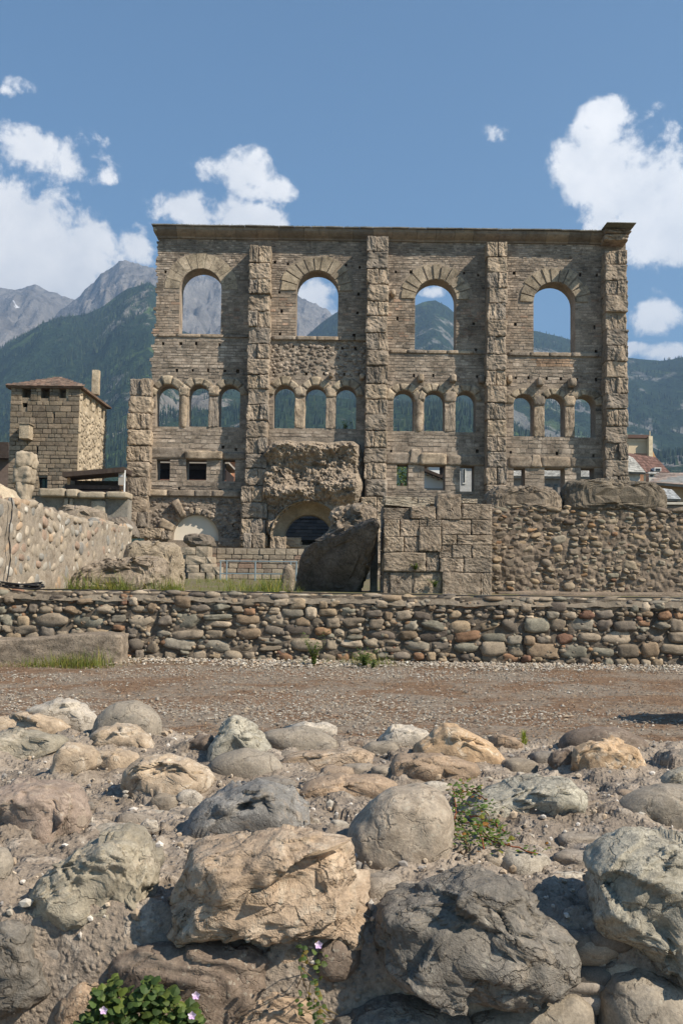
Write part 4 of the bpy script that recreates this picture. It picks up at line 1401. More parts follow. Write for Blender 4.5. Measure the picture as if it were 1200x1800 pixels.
    for k, (yy, r2, dz) in enumerate(((FY - 2.1, rr_ + .02, 0), (FY - 1.0, rr_ - .02, 0), (FY - .15, rr_ - .05, 0), (FY - .15, rr_ - .75, -.0), (FY + FT, rr_ - .8, -.0))):
        for j in range(na + 1):
            a = math.pi * j / na
            VV.append((cx_ + r2 * math.cos(a), yy, zs_ + dz + r2 * math.sin(a)))
    for k in range(4):
        for j in range(na):
            b0 = k * (na + 1) + j
            FF.append((b0, b0 + 1, b0 + na + 2, b0 + na + 1))
    put('vault_soffit', mesh_np('vault_soffit', np.array(VV) - org, FF, stone_mat('soffit_stone', 'none', (.33, .275, .205), 1.0, .25, .4, .2, .3), True), root)
    block(root, cx_ - rr_ - .1, cx_ - rr_ + 1.0, FY - 1.6, FY + .3, PZ(540, 975, YB), zs_ + .05, 'vault_pier', 0)
    return root, (cx_, zs_)


def facade_plant():
    x, z = fx(606, 756), fz(606, 759)
    weed('weed', 'small green bush growing on the sill of an arcade opening', (x, FY + .35, z), 1.1, 14, 5, .6, .13, ((.9, 1, .6), (1.2, 1.3, .6)))
# ------------------------------------------------------------------ things on the terrace
def ashlar_pier():
    Y = 23.0
    cx = lambda v: 650 + .2083 * v
    cy = lambda v: 850 + .2083 * v
    X0, X1, Z0, Z1 = rect_at(672, 872, 865, 1052, Y)
    root = thing('ashlar_pier', 'square pier of pale pitted ashlar blocks with open joints', 'stone pier', ((X0 + X1) / 2, Y + .7, Z0))
    m = stone_mat('ashlar_stone', 'obj', (1, 1, 1), .55, .36, 1.0, .30, .75, dark=(.42, .38, .34), pits=1.3)
    core = stone_mat('pier_core', 'none', (.16, .14, .115), .5, .3, .8)
    B = [(115, 205, 340, 298, .10), (342, 195, 556, 296, 0), (565, 88, 768, 299, -.02), (775, 172, 1030, 300, 0),
         (120, 305, 247, 445, 0), (255, 305, 408, 446, .01), (413, 305, 480, 357, .02), (485, 305, 600, 360, 0), (605, 306, 850, 432, 0), (855, 306, 1028, 432, 0),
         (118, 450, 282, 575, .0), (288, 450, 408, 578, .03), (413, 363, 600, 570, -.02), (606, 437, 728, 515, 0), (733, 438, 1028, 516, 0),
         (605, 520, 684, 566, .02), (586, 571, 684, 626, .03), (690, 520, 853, 628, 0), (860, 520, 1028, 630, 0),
         (114, 582, 472, 741, 0), (478, 580, 582, 741, .05), (592, 632, 787, 747, 0), (792, 632, 1028, 747, 0),
         (172, 752, 350, 945, .06), (372, 752, 604, 945, .10), (608, 752, 930, 985, -.01), (934, 752, 1028, 985, .0), (118, 752, 166, 945, .12)]
    rs = np.random.RandomState(8)
    def chipped(sd):
        V, Fc = rough_box(1, 1, 1, 16, .03, .018, 3.4, sd, .03, 5)
        nr = V / np.linalg.norm(V, axis=1, keepdims=True)
        edge = np.sort(np.abs(V), axis=1)[:, 1] * 2
        return V - nr * (.030 * np.abs(facet(V + sd, 2.2, sd)) + .10 * np.clip(edge - .86, 0, 1) * np.clip(fbm(V + sd, 2.5, 3, sd) + .2, 0, 1) * 3)[:, None], Fc
    prot = [mesh_np('stone_block', *chipped(60 + k), m, False) for k in range(8)]
    for (a, b, c, d, inset) in B:
        x0, x1, z0, z1 = rect_at(cx(a), cy(b), cx(c), cy(d), Y)
        col = np.array([(.30, .238, .178), (.265, .21, .158), (.325, .258, .19), (.24, .195, .15)][rs.randint(4)]) * rs.uniform(.88, 1.1)
        dep = .75
        put('stone_block', prot[rs.randint(8)], root, ((x0 + x1) / 2, Y + inset + dep / 2 + rs.uniform(-.012, .012), (z0 + z1) / 2), (0, rs.uniform(-.006, .006), rs.uniform(-.01, .01)), (x1 - x0 + .012, dep, z1 - z0 + .012), col)
    # flat slabs lying on top at the left
    for (a, b, c, d, yy, t) in [(112, 108, 400, 168, .95, .02), (400, 118, 566, 178, .95, -.01), (770, 128, 905, 165, .95, 0)]:
        x0, x1, z0, z1 = rect_at(cx(a), cy(b), cx(c), cy(d), Y + yy)
        put('top_slab', prot[rs.randint(8)], root, ((x0 + x1) / 2, Y + yy + .3, (z0 + z1) / 2), (0, t, 0), (x1 - x0, .6, z1 - z0), (.36, .30, .225))
    x0, x1, z0, z1 = rect_at(cx(120), cy(150), cx(500), cy(210), Y + .35)
    put('top_slab', prot[2], root, ((x0 + x1) / 2, Y + .45, (z0 + z1) / 2 + .0), (0, .10, 0), (x1 - x0, .55, (z1 - z0) * .8), (.34, .29, .22))
    # left flank blocks and the core
    xl = X0
    zb = Z0
    z = zb
    while z < PZ(672, 895, Y):
        h = rs.uniform(.42, .62)
        put('stone_block', prot[rs.randint(8)], root, (xl + .18, Y + .98, z + h / 2), (0, 0, math.pi / 2), (.8, .36, h), (.29, .235, .185))
        z += h + .012
    V, Fc = rough_box(X1 - X0 - .16, 1.25, PZ(700, 906, Y) - Z0, 6, .04, .02, 2, 4)
    put('pier_core', mesh_np('pier_core', V, Fc, core), root, ((X0 + X1) / 2, Y + .1 + .66, (Z0 + PZ(700, 906, Y)) / 2))
    for (px, py, s, sd) in [(730, 993, .14, 3), (764, 1024, .2, 4)]:
        weed('weed', 'small green weed in a joint %s' % ('high on the ashlar pier, upper of two' if sd == 3 else 'near the ashlar pier foot, lower of two'),
             (PX(px, py + 9, Y), Y - .02, PZ(px, py + 9, Y)), s * 1.3, 13, sd, 1.0, .045, ((1, 1.1, .6), (1.3, 1.4, .7), (.8, .9, .5)), 'weeds on the ashlar pier')
    return root


def conglomerate(name, label, poly, Y, thick, seed, col, n=5, worl=.10, freq=3.0, cat='boulder', tiltx=0.0, tiltz=0.0, mat=None, flat=.55, rough=.06, loc_drop=0, smooth=False, colr=None):
    """a body whose silhouette follows the outline seen in the photo, with its own thickness and a broken pebbly surface"""
    pw = np.array([(PX(a, b, Y), PZ(a, b, Y)) for (a, b) in poly])
    V, Fc, c = outline_body(pw, thick, n, flat)
    V = V + 0
    nrm = V / np.maximum(np.linalg.norm(V, axis=1, keepdims=True), 1e-6)
    k = rough * 1.6 * fbm(V + seed, 1.3, 5, seed) + rough * 1.8 * facet(V + seed, 1.25, seed + 4) + rough * facet(V + seed, 3.1, seed + 6) + worl * 1.5 * (.5 - worley(V + seed, freq, seed)) + worl * .9 * (.5 - worley(V, freq * 2.3, seed + 2)) + worl * .4 * fbm(V, freq * 4, 3, seed)
    fr = np.abs(V[:, 1:2]) / thick
    V = V + nrm * k[:, None] * np.array([.6, 1, .6])
    V[:, 1] += V[:, 2] * tiltx + V[:, 0] * tiltz
    zb = pw[:, 1].min()
    o = put(name, mesh_np(name, V + np.array([0, 0, c[1] - zb]), Fc, mat, smooth), None, (c[0], Y + thick * .5, zb))
    if colr is not None: o.color = (*colr, 1)
    tag(o, label, cat)
    return o


def outline_body(pw, thick, n, flat=.55, scale=1.0):
    """star-shaped closed body about the outline's centre: x, z follow the outline, y is depth"""
    a = 0; cx = cz = 0
    m = len(pw)
    for i in range(m):
        x0, z0 = pw[i]; x1, z1 = pw[(i + 1) % m]
        k = x0 * z1 - x1 * z0; a += k; cx += (x0 + x1) * k; cz += (z0 + z1) * k
    c = np.array([cx / (3 * a), cz / (3 * a)])
    rel = pw - c
    th = np.linspace(-math.pi, math.pi, 361)
    rr = np.zeros(361)
    for j, t in enumerate(th):
        d = np.array([math.cos(t), math.sin(t)])
        best = 0
        for i in range(m):
            p, q = rel[i], rel[(i + 1) % m]
            e = q - p
            den = d[0] * e[1] - d[1] * e[0]
            if abs(den) < 1e-12: continue
            s = (p[0] * e[1] - p[1] * e[0]) / den
            u = (p[0] * d[1] - p[1] * d[0]) / den
            if s > 0 and -1e-6 <= u <= 1 + 1e-6: best = max(best, s)
        rr[j] = best
    w = np.ones(7) / 7
    ext = np.concatenate([rr[-7:-1], rr, rr[1:7]])
    rr = np.convolve(ext, w, 'same')[6:-6]
    V, Fc = ico(n)
    pl = np.hypot(V[:, 0], V[:, 2]); t = np.arctan2(V[:, 2], V[:, 0])
    R_ = np.interp(t, th, rr)
    e = pl ** flat
    out = np.stack([R_ * e * np.cos(t), np.sign(V[:, 1]) * thick * np.abs(V[:, 1]) ** .8, R_ * e * np.sin(t)], 1)
    return out * scale, Fc, c


def rubble_wall():
    Y = 24.0
    x0, z1 = PX(862, 893, Y), PZ(1000, 893, Y)
    x1 = PX(1330, 900, Y); z0 = 1.15
    root = thing('rubble_wall', 'rubble stone wall with half exposed river stones beside the ashlar pier', 'wall', ((x0 + x1) / 2, Y, z0))
    mort = stone_mat('rubble_mortar', 'none', (.205, .16, .12), .3, .35, .9, .35, .5)
    me = displaced_plate(x0, x1, z0, z1 - .03, Y + .06, 210, 70, lambda V: -.055 + .06 * fbm(V, 2.2, 4, 14) + .06 * (worley(V, 6.5, 15) - .5) + .03 * fbm(V, 9, 3, 16), .9, mort, 'mortar_core')
    put('mortar_core', me, root, (0, 0, 0))
    sm = stone_mat('rubble_stone_face', 'obj', (1, 1, 1), .25, .3, .8, .28, .35)
    protos = [mesh_np('stone', *rock(200 + k, 3, ('round', 'angular', 'blocky')[k % 3], .13, 1.5), sm, True) for k in range(9)]
    rs = np.random.RandomState(77)
    spots = []
    tries = 0
    while len(spots) < 560 and tries < 40000:
        tries += 1
        x, z = rs.uniform(x0 + .1, x1 - .05), rs.uniform(z0 + .08, z1 - .06)
        w = rs.uniform(.075, .21); h = w * rs.uniform(.38, .72)
        if all(abs(x - a) > (w + b) * .93 or abs(z - c) > (h + d) * .98 for (a, c, b, d) in spots): spots.append((x, z, w, h))
    # top course of flat stones
    x = x0 + .06
    while x < x1 - .1:
        w = rs.uniform(.10, .24)
        spots.append((x + w, z1 - rs.uniform(-.03, .06), w, rs.uniform(.05, .085))); x += 2 * w + .02
    vis = [s for s in spots if s[0] < PX(1206, 960, Y)]
    vis.sort(key=lambda s: -s[2] * s[3])
    rest = [s for s in spots if s[0] >= PX(1206, 960, Y)] + vis[300:]
    for (x, z, w, h) in vis[:300]:
        c = cobble_color(rs) * 1.0 + np.array([.012, .006, .0])
        put('stone', protos[rs.randint(9)], root, (x, Y + .05 + rs.uniform(-.02, .05), z), (rs.uniform(-.3, .3), rs.uniform(-.3, .3), rs.uniform(-.2, .2)), (w * .95, .105, h * .95), c)
    mb = MB(); pv = [rock(220 + k, 2, 'angular', .1, 1.4) for k in range(4)]
    for (x, z, w, h) in rest:
        V, Fc = pv[rs.randint(4)]
        mb.add(V * np.array([w, .12, h]) + np.array([x, Y + .06, z]), Fc, cobble_color(rs))
    for k in range(700):
        V, Fc = pv[rs.randint(4)]
        s = rs.uniform(.02, .055)
        mb.add(V * s * np.array([1.3, 1, .8]) + np.array([rs.uniform(x0, x1), Y + .04, rs.uniform(z0, z1)]), Fc, cobble_color(rs) * 1.1)
    o = put('small_stone', mb.mesh('small_stone', stone_mat('rubble_small', 'attr', (1, 1, 1), .2, .3, .7), ORI[root.name], True), root); o['kind'] = 'stuff'
    # low footing strip with dry moss before the wall
    V, Fc = rough_box(x1 - x0 - .2, .5, .22, 10, .08, .05, 1.5, 3, .05)
    put('footing', mesh_np('footing', V, Fc, mort, True), root, ((x0 + x1) / 2, Y - .25, 1.18))
    dark = stone_mat('dark_conglomerate', 'none', (.165, .135, .10), .6, .35, .9, .35, .5, pits=.4)
    conglomerate('masonry_fragment', 'lower rounded lump of conglomerate on the rubble wall beside the ashlar pier', [(852, 900), (856, 868), (872, 854), (905, 855), (940, 853), (968, 856), (982, 866), (990, 882), (991, 899), (930, 902)], Y + .25, .55, 11, None, 6, .06, 6, 'boulder', mat=stone_mat('brown_conglomerate', 'none', (.20, .16, .12), .6, .35, .9, .35, .4, pits=.4), flat=.36, rough=.03)
    conglomerate('masonry_fragment', 'big dark conglomerate block on the rubble wall, taller and darker than its neighbour', [(991, 899), (991, 860), (998, 845), (1015, 842), (1040, 844), (1062, 841), (1100, 843), (1140, 846), (1158, 852), (1172, 866), (1175, 885), (1172, 902), (1080, 902)], Y + .2, .62, 17, None, 6, .075, 5.5, 'boulder', mat=dark, flat=.30, rough=.03)
    # low pale wall beyond at the right edge
    xa, xb, za, zb = rect_at(1168, 884, 1330, 930, 31)
    r2 = thing('coped_wall', 'low rubble wall with a pale flat coping at the right edge', 'wall', ((xa + xb) / 2, 31, za))
    V, Fc = rough_box(xb - xa, .5, zb - za - .09, 10, .05, .04, 2, 5, .05)
    put('wall_body', mesh_np('wall_body', V, Fc, mort, True), r2, ((xa + xb) / 2, 31.2, (za + zb) / 2 - .04))
    V, Fc = rough_box(xb - xa + .1, .62, .09, 6, .02, .01, 2, 5)
    put('coping', mesh_np('coping', V, Fc, plain_mat('pale_coping', (.55, .50, .42), .9, .2, 2)), r2, ((xa + xb) / 2, 31.2, zb - .04))
    return root


def mortared_wall():
    """sunlit wall on the left, running away from the low wall"""
    X = -6.42
    ya, yb = 17.2, 30.5
    zt = lambda y: np.interp(y, [17, 19.2, 20.0, 22, 24.5, 27, 30.5], [2.93, 2.92, 2.95, 2.92, 2.86, 2.98, 2.98])
    root = thing('mortared_wall', 'sunlit pale mortared wall studded with flat river stones', 'wall', (X, (ya + yb) / 2, 1.15))
    org = ORI[root.name]
    mort = stone_mat('pale_lime_mortar', 'none', (.30, .25, .195), .7, .26, .9, .25, .5, dark=(.55, .5, .44))
    ys = np.linspace(ya, yb, 200); zs = np.linspace(0, 1, 46)
    Yg, Tg = np.meshgrid(ys, zs)
    y = Yg.ravel(); t = Tg.ravel()
    top = zt(y) + .04 * fbm(np.stack([y, y * 0, y * 0], 1), 1.8, 3, 3)
    z = 1.1 + (top - 1.1) * t
    V = np.stack([np.full(y.size, X), y, z], 1)
    V[:, 0] += .05 * fbm(V, 1.1, 4, 33) + .03 * fbm(V, 6, 3, 34)
    n = len(V); nx = 200
    i = np.arange(45)[:, None] * nx + np.arange(nx - 1)[None]
    Fq = np.stack([i, i + 1, i + nx + 1, i + nx], -1).reshape(-1, 4).tolist()
    Bk = V.copy(); Bk[:, 0] = X - .8
    W = np.concatenate([V, Bk]); Fq += [[a + n for a in f[::-1]] for f in Fq]
    per = list(range(nx)) + [nx * k + nx - 1 for k in range(1, 46)] + [nx * 45 + k for k in range(nx - 2, -1, -1)] + [nx * k for k in range(44, 0, -1)]
    for a, b in zip(per, per[1:] + per[:1]): Fq.append([b, a, a + n, b + n])
    put('mortar_face', mesh_np('mortar_face', W - org, Fq, mort, True), root)
    sm = stone_mat('river_stone', 'obj', (1, 1, 1), .25, .22, .5, .22, .25)
    protos = [mesh_np('stone', *rock(240 + k, 3, 'round', .10, 1.3), sm, True) for k in range(7)]
    rs = np.random.RandomState(6)
    spots = []
    pal = [(.36, .30, .23), (.33, .275, .21), (.29, .26, .215), (.36, .26, .175), (.43, .39, .33), (.24, .225, .2), (.34, .28, .21), (.30, .215, .16)]
    tries = 0
    while len(spots) < 185 and tries < 30000:
        tries += 1
        yy = rs.uniform(18.6, yb - .1); zz = rs.uniform(1.25, float(zt(yy)) - .02)
        w = rs.uniform(.07, .24); h = rs.uniform(.07, .17)
        if all(abs(yy - a) > (w + c) * .97 or abs(zz - b) > (h + d) * .97 for (a, b, c, d) in spots): spots.append((yy, zz, w, h))
    spots.sort(key=lambda s: -s[2] * s[3])
    for (yy, zz, w, h) in spots[:300]:
        put('stone', protos[rs.randint(7)], root, (X - .03 + rs.uniform(-.022, .015), yy, zz), (rs.uniform(-.6, .6), rs.uniform(-.1, .1), rs.uniform(-.06, .06)), (rs.uniform(.05, .075), w, h), np.array(pal[rs.randint(8)]) * rs.uniform(.9, 1.08))
    # stones along the top edge
    mb = MB(); pv = [rock(250 + k, 2, 'angular', .12, 1.4) for k in range(4)]
    for k in range(60):
        yy = rs.uniform(18.7, yb)
        V, Fc = pv[rs.randint(4)]
        s = rs.uniform(.07, .16)
        mb.add(V * s * np.array([1.6, 1.5, .8]) + np.array([X - rs.uniform(.1, .7), yy, float(zt(yy)) + .01]), Fc, np.array(pal[rs.randint(8)]) * .85)
    o = put('top_rubble', mb.mesh('top_rubble', stone_mat('river_small', 'attr', (1, 1, 1), .25, .25, .6), org, True), root); o['kind'] = 'stuff'
    return root


def tube(pts, r, n=6, tint=(1, 1, 1), closed=False):
    pts = [np.asarray(p, float) for p in pts]
    V, Fc = [], []
    for k, p in enumerate(pts):
        d = pts[min(k + 1, len(pts) - 1)] - pts[max(k - 1, 0)]
        d = d / max(np.linalg.norm(d), 1e-9)
        a = np.cross(d, (0, 0, 1.0)); a = a / np.linalg.norm(a) if np.linalg.norm(a) > 1e-3 else np.array([1.0, 0, 0])
        b = np.cross(d, a)
        for j in range(n):
            t = 2 * math.pi * j / n
            V.append(p + r * (math.cos(t) * a + math.sin(t) * b))
    for k in range(len(pts) - 1):
        for j in range(n):
            Fc.append((k * n + j, k * n + (j + 1) % n, (k + 1) * n + (j + 1) % n, (k + 1) * n + j))
    Fc.append(tuple(range(n))[::-1]); Fc.append(tuple(range(len(V) - n, len(V))))
    return np.array(V), Fc


def middle_bits():
    warm = stone_mat('warm_rubble', 'none', (.285, .23, .165), .8, .28, .8, .28, .45, pits=.3)
    brown = stone_mat('brown_rubble', 'none', (.25, .20, .15), .7, .3, .9, .3, .45, pits=.4)
    dark = stone_mat('dark_rubble', 'none', (.17, .14, .11), .7, .32, .9, .3, .5, pits=.4)
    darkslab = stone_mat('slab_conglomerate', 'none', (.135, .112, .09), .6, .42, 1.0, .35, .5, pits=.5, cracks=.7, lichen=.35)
    # wall stub and the lower lump before it
    conglomerate('wall_stub', 'block of old masonry with a sunlit yellowish right side behind the grass', [(218, 1042), (217, 985), (220, 958), (235, 951), (275, 950), (300, 952), (313, 958), (318, 985), (318, 1042)], 25.0, .75, 5, None, 6, .05, 3.6, 'masonry block', mat=warm, flat=.30, rough=.05)
    conglomerate('masonry_lump', 'low brown lump of rubble masonry in the grass behind the low wall', [(118, 1044), (122, 1014), (140, 1000), (165, 988), (190, 982), (215, 981), (245, 979), (270, 980), (286, 984), (288, 1010), (284, 1045)], 21.5, .6, 9, None, 6, .08, 4.5, 'masonry lump', mat=brown, flat=.40)
    # broken lumps beyond the mortared wall
    for k, (nm, poly, Y) in enumerate([
        ('long brown conglomerate boulder behind the sunlit mortared wall', [(95, 915), (98, 895), (115, 888), (140, 888), (165, 893), (183, 900), (186, 912), (175, 925), (120, 925)], 34),
        ('small dark boulder at the left end of the brown boulders', [(60, 900), (66, 890), (85, 889), (95, 898), (93, 908), (70, 910)], 33),
        ('low dark boulder heap next to the broken pilaster foot', [(170, 930), (176, 913), (195, 908), (220, 912), (238, 925), (243, 945), (200, 945)], 36)]):
        conglomerate('boulder', nm, poly, Y, .7, 50 + k, None, 4, .14, 2.2, 'boulder', mat=dark if k else brown, flat=.5)
    conglomerate('boulder', 'dark weathered boulder lying before the pale blind arch', [(320, 950), (322, 940), (345, 937), (365, 939), (375, 946), (378, 960), (370, 966), (340, 965)], 60, 1.2, 61, None, 4, .2, 1.2, 'boulder', mat=dark, flat=.5)
    # leaning slab of concrete, its near face turned away from the sun
    Y = 23.8
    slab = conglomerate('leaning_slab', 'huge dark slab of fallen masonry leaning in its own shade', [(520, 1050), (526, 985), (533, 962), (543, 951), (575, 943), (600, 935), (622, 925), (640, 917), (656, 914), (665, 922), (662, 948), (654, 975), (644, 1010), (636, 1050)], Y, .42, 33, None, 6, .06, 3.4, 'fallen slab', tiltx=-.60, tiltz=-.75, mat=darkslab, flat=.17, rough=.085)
    slab.location.y += .35
    conglomerate('rubble_chunk', 'sunlit chunk of pebbly rubble behind the leaning slab', [(548, 965), (572, 935), (582, 920), (574, 908), (580, 897), (600, 891), (628, 889), (650, 890), (661, 897), (660, 915), (650, 935), (640, 980), (560, 985)], Y + 2.0, .6, 36, None, 6, .12, 3.6, 'masonry chunk', mat=brown, flat=.42, rough=.10)
    # upright stone slab standing at the pier's left side
    xa, xb, za, zb = rect_at(651, 925, 664, 1052, 24.4)
    V, Fc = rough_box(xb - xa, .5, zb - za, 10, .03, .02, 2, 5)
    o = put('upright_slab', mesh_np('upright_slab', V + np.array([0, 0, (zb - za) / 2]), Fc, stone_mat('thin_slab', 'none', (.27, .23, .18), .5), True), None, ((xa + xb) / 2, 24.6, za)); tag(o, 'narrow upright stone slab in the dark gap beside the ashlar pier', 'stone slab')
    # small pointed slab in the grass with its shadow to the left
    conglomerate('pointed_stone', 'small upright pointed stone in the grass left of the leaning slab', [(492, 1042), (498, 1000), (505, 992), (512, 994), (517, 1010), (514, 1042)], 22.6, .12, 41, None, 4, .02, 5, 'stone', mat=brown, flat=.35, rough=.03)
    # seat wall in the shade
    Y = 55.0
    root = thing('seat_wall', 'shaded wall of coursed stones below the big vault', 'wall', (PX(440, 1000, Y), Y, 1.4))
    sm = stone_mat('seat_stone', 'obj', (1, 1, 1), .6, .25, .7, .25, .4)
    prot = [mesh_np('stone', *rough_box(1, 1, 1, 3, .06, .03, 3, 80 + k), sm) for k in range(6)]
    rs = np.random.RandomState(2)
    xa, xb = PX(318, 990, Y), PX(560, 990, Y)
    z = PZ(440, 1026, Y); zt = PZ(440, 961, Y)
    V, Fc = rough_box(xb - xa, 1.0, zt - z - .06, 6, .03, .02, 1, 3)
    put('wall_core', mesh_np('wall_core', V, Fc, stone_mat('seat_core', 'none', (.10, .085, .07), 1)), root, ((xa + xb) / 2, Y + .6, (z + zt) / 2 - .03))
    while z < zt - .08:
        h = min(rs.uniform(.17, .36), zt - z)
        x = xa
        while x < xb:
            w = rs.uniform(.3, .95)
            c = np.array([(.27, .22, .165), (.23, .185, .145), (.31, .255, .19), (.25, .175, .13)][rs.randint(4)]) * rs.uniform(.85, 1.15)
            put('stone', prot[rs.randint(6)], root, (x + w / 2, Y + .16 + rs.uniform(-.03, .03), z + h / 2), None, (w - .03, .3, h - .025), c)
            x += w
        z += h
    # stepped blocks at its left end
    for (a, b, t, bt) in [(323, 344, 962, 975), (344, 366, 960, 978), (326, 362, 976, 992), (362, 372, 978, 990), (328, 350, 992, 1006), (352, 374, 990, 1006), (374, 386, 996, 1010), (330, 360, 1006, 1024), (362, 378, 1006, 1026), (380, 394, 1010, 1028)]:
        x0, x1, z0, z1 = rect_at(a, t, b, bt, Y - 2)
        put('stair_stone', prot[rs.randint(6)], root, ((x0 + x1) / 2, Y - 1.0, (z0 + z1) / 2), None, (x1 - x0, 2.0, z1 - z0), np.array((.33, .27, .2)) * rs.uniform(.9, 1.1))
    # railing
    Y = 48.0
    steel = plain_mat('painted_steel', (.20, .25, .27), .5, .1, 5)
    r2 = thing('railing', 'thin blue grey steel railing before the shaded seat wall', 'railing', (PX(450, 1020, Y), Y, 1.4))
    for (px, a) in [(388, 985), (399, 985), (449, 986), (511, 987), (521, 987)]:
        V, Fc = tube([(PX(px, a, Y), Y, 1.38), (PX(px, a, Y), Y, PZ(px, a, Y))], .035, 6)
        put('post', mesh_np('post', V - ORI[r2.name], Fc, steel), r2)
    for py in (986, 1008):
        V, Fc = tube([(PX(386, py, Y), Y, PZ(386, py, Y)), (PX(523, py + 1, Y), Y, PZ(523, py + 1.5, Y))], .03, 6)
        put('rail', mesh_np('rail', V - ORI[r2.name], Fc, steel), r2)
    # low coped wall continuing the facade to the left, with a broken pier
    Y = 60.0
    r3 = thing('low_ruin_wall', 'low ruined wall with a rounded pale coping left of the facade', 'wall', (PX(140, 900, Y), Y, 1.5))
    x0, x1, z0, z1 = rect_at(42, 872, 224, 960, Y)
    V, Fc = wall_plate([(x0 - 1.4, 1.5), (x1, 1.5), (x1, z1), (PX(70, 872, Y), z1), (PX(62, 880, Y), z1 - .2), (PX(40, 892, Y), z1 - .9), (x0 - 1.4, z1 - 1.3)], [], [], 1.2, 0)
    put('wall_body', mesh_np('wall_body', V + np.array([0, Y, 0]) - ORI[r3.name], Fc, stone_mat('grey_plaster', 'none', (.22, .20, .17), 1.2, .3, .8)), r3)
    cap = stone_mat('coping_stone', 'obj', (1, 1, 1), .9, .25, .6, .2, .35)
    for k, (a, b, t, bt) in enumerate([(68, 116, 858, 873), (116, 138, 860, 874), (138, 186, 864, 876), (186, 226, 864, 876)]):
        xa, xb, za, zb = rect_at(a, t, b, bt, Y - .4)
        V, Fc = rough_box(xb - xa - .03, 1.7, zb - za, 8, .12, .04, 1.6, 90 + k)
        put('coping_stone', mesh_np('coping_stone', V, Fc, cap, True), r3, ((xa + xb) / 2, Y + .25, (za + zb) / 2), color=(.35, .29, .215))
    for (a, b, t, bt) in [(112, 120, 876, 900), (122, 128, 876, 902), (160, 185, 880, 905)]:
        xa, xb, za, zb = rect_at(a, t, b, bt, Y - .2)
        V, Fc = rough_box(xb - xa, .5, zb - za, 5, .06, .03, 2, 9)
        put('stone_block', mesh_np('stone_block', V, Fc, cap, True), r3, ((xa + xb) / 2, Y + .0, (za + zb) / 2), color=(.36, .31, .24))
    Y = 57.0
    r4 = thing('broken_pier', 'broken pier of three weathered stones standing left of the tower base', 'stone pier', (PX(48, 880, Y), Y, 1.5))
    for k, (a, b, t, bt, c) in enumerate([(30, 58, 795, 822, 1.15), (24, 54, 820, 850, 1.0), (30, 50, 848, 884, .95), (22, 54, 884, 960, .9)]):
        xa, xb, za, zb = rect_at(a, t, b, bt, Y)
        V, Fc = rough_box(xb - xa, 1.2, zb - za, 12, .12, .16, 1.5, 21 + k, .10, 5)
        put('stone_block', mesh_np('stone_block', V, Fc, cap, True), r4, ((xa + xb) / 2, Y + .4, (za + zb) / 2), color=np.array((.33, .27, .20)) * c)
    # stone steps at the very left edge, on the mortared wall
    conglomerate('wall_stump', 'sunlit orange tan stub of masonry at the left edge above the mortared wall', [(-60, 900), (-60, 820), (-10, 850), (8, 856), (16, 866), (24, 872), (30, 884), (32, 900)], 21.0, .6, 71, None, 4, .05, 4, 'masonry stump', mat=stone_mat('tan_rubble', 'none', (.42, .34, .24), .6, .25, .8), flat=.4)
    conglomerate('boulder', 'small dark grey stone at the left edge on the mortared wall', [(-6, 894), (-2, 888), (10, 886), (20, 889), (21, 895), (8, 897)], 19.6, .12, 73, None, 3, .02, 5, 'stone', mat=dark, flat=.6)


def cables():
    m = plain_mat('black_rubber', (.018, .018, .02), .55, .2, 20)
    Y = 18.3
    # coil on the wall at the left
    mb = MB()
    rs = np.random.RandomState(1)
    c = P(34, 1035, Y)
    for k in range(9):
        a, b = rs.uniform(.30, .44), rs.uniform(.10, .16)
        pts = [(c[0] + a * math.cos(t) + rs.uniform(-.01, .01), Y + .1 + b * math.sin(t), c[2] + .01 + .012 * k + .02 * math.sin(2 * t + k)) for t in np.linspace(0, 6.4, 30)]
        V, Fc = tube(pts, .011, 6); mb.add(V, Fc)
    o = put('cable_coil', mb.mesh('cable_coil', m, (c[0], Y, c[2]), True), None, (c[0], Y, c[2])); tag(o, 'coil of black cable lying on the low wall at the left edge', 'cable')
    pts = []
    for px, py in [(60, 1046), (120, 1049), (180, 1047), (240, 1044), (300, 1041), (360, 1043), (430, 1043), (500, 1046), (560, 1049), (620, 1050), (680, 1051), (760, 1053), (840, 1056), (920, 1057), (1000, 1054), (1080, 1056), (1150, 1060), (1260, 1062)]:
        q = P(px, py, 18.12); pts.append((q[0], 18.2 + .04 * math.sin(px * .03), 1.245 + .008 * math.sin(px * .05)))
    V, Fc = tube(pts, .012, 6)
    o = put('cable', mesh_np('cable', V - np.array(pts[0]), Fc, m, True), None, pts[0]); tag(o, 'thin black cable running along the top of the low wall', 'cable')
    pts = [(-6.33 + .01 * (k % 2), 18.9 - .0 * k, z) for k, z in enumerate(np.linspace(2.97, 1.27, 14))]
    pts = [(p[0] + .02, P(6, 900, 1)[1] * 0 + 18.98 + .07 * math.sin(k * .9), p[2]) for k, p in enumerate(pts)]
    V, Fc = tube(pts, .014, 6)
    o = put('cable', mesh_np('cable', V - np.array(pts[-1]), Fc, m, True), None, pts[-1]); tag(o, 'black cable hanging down the sunlit mortared wall at the left edge', 'cable')
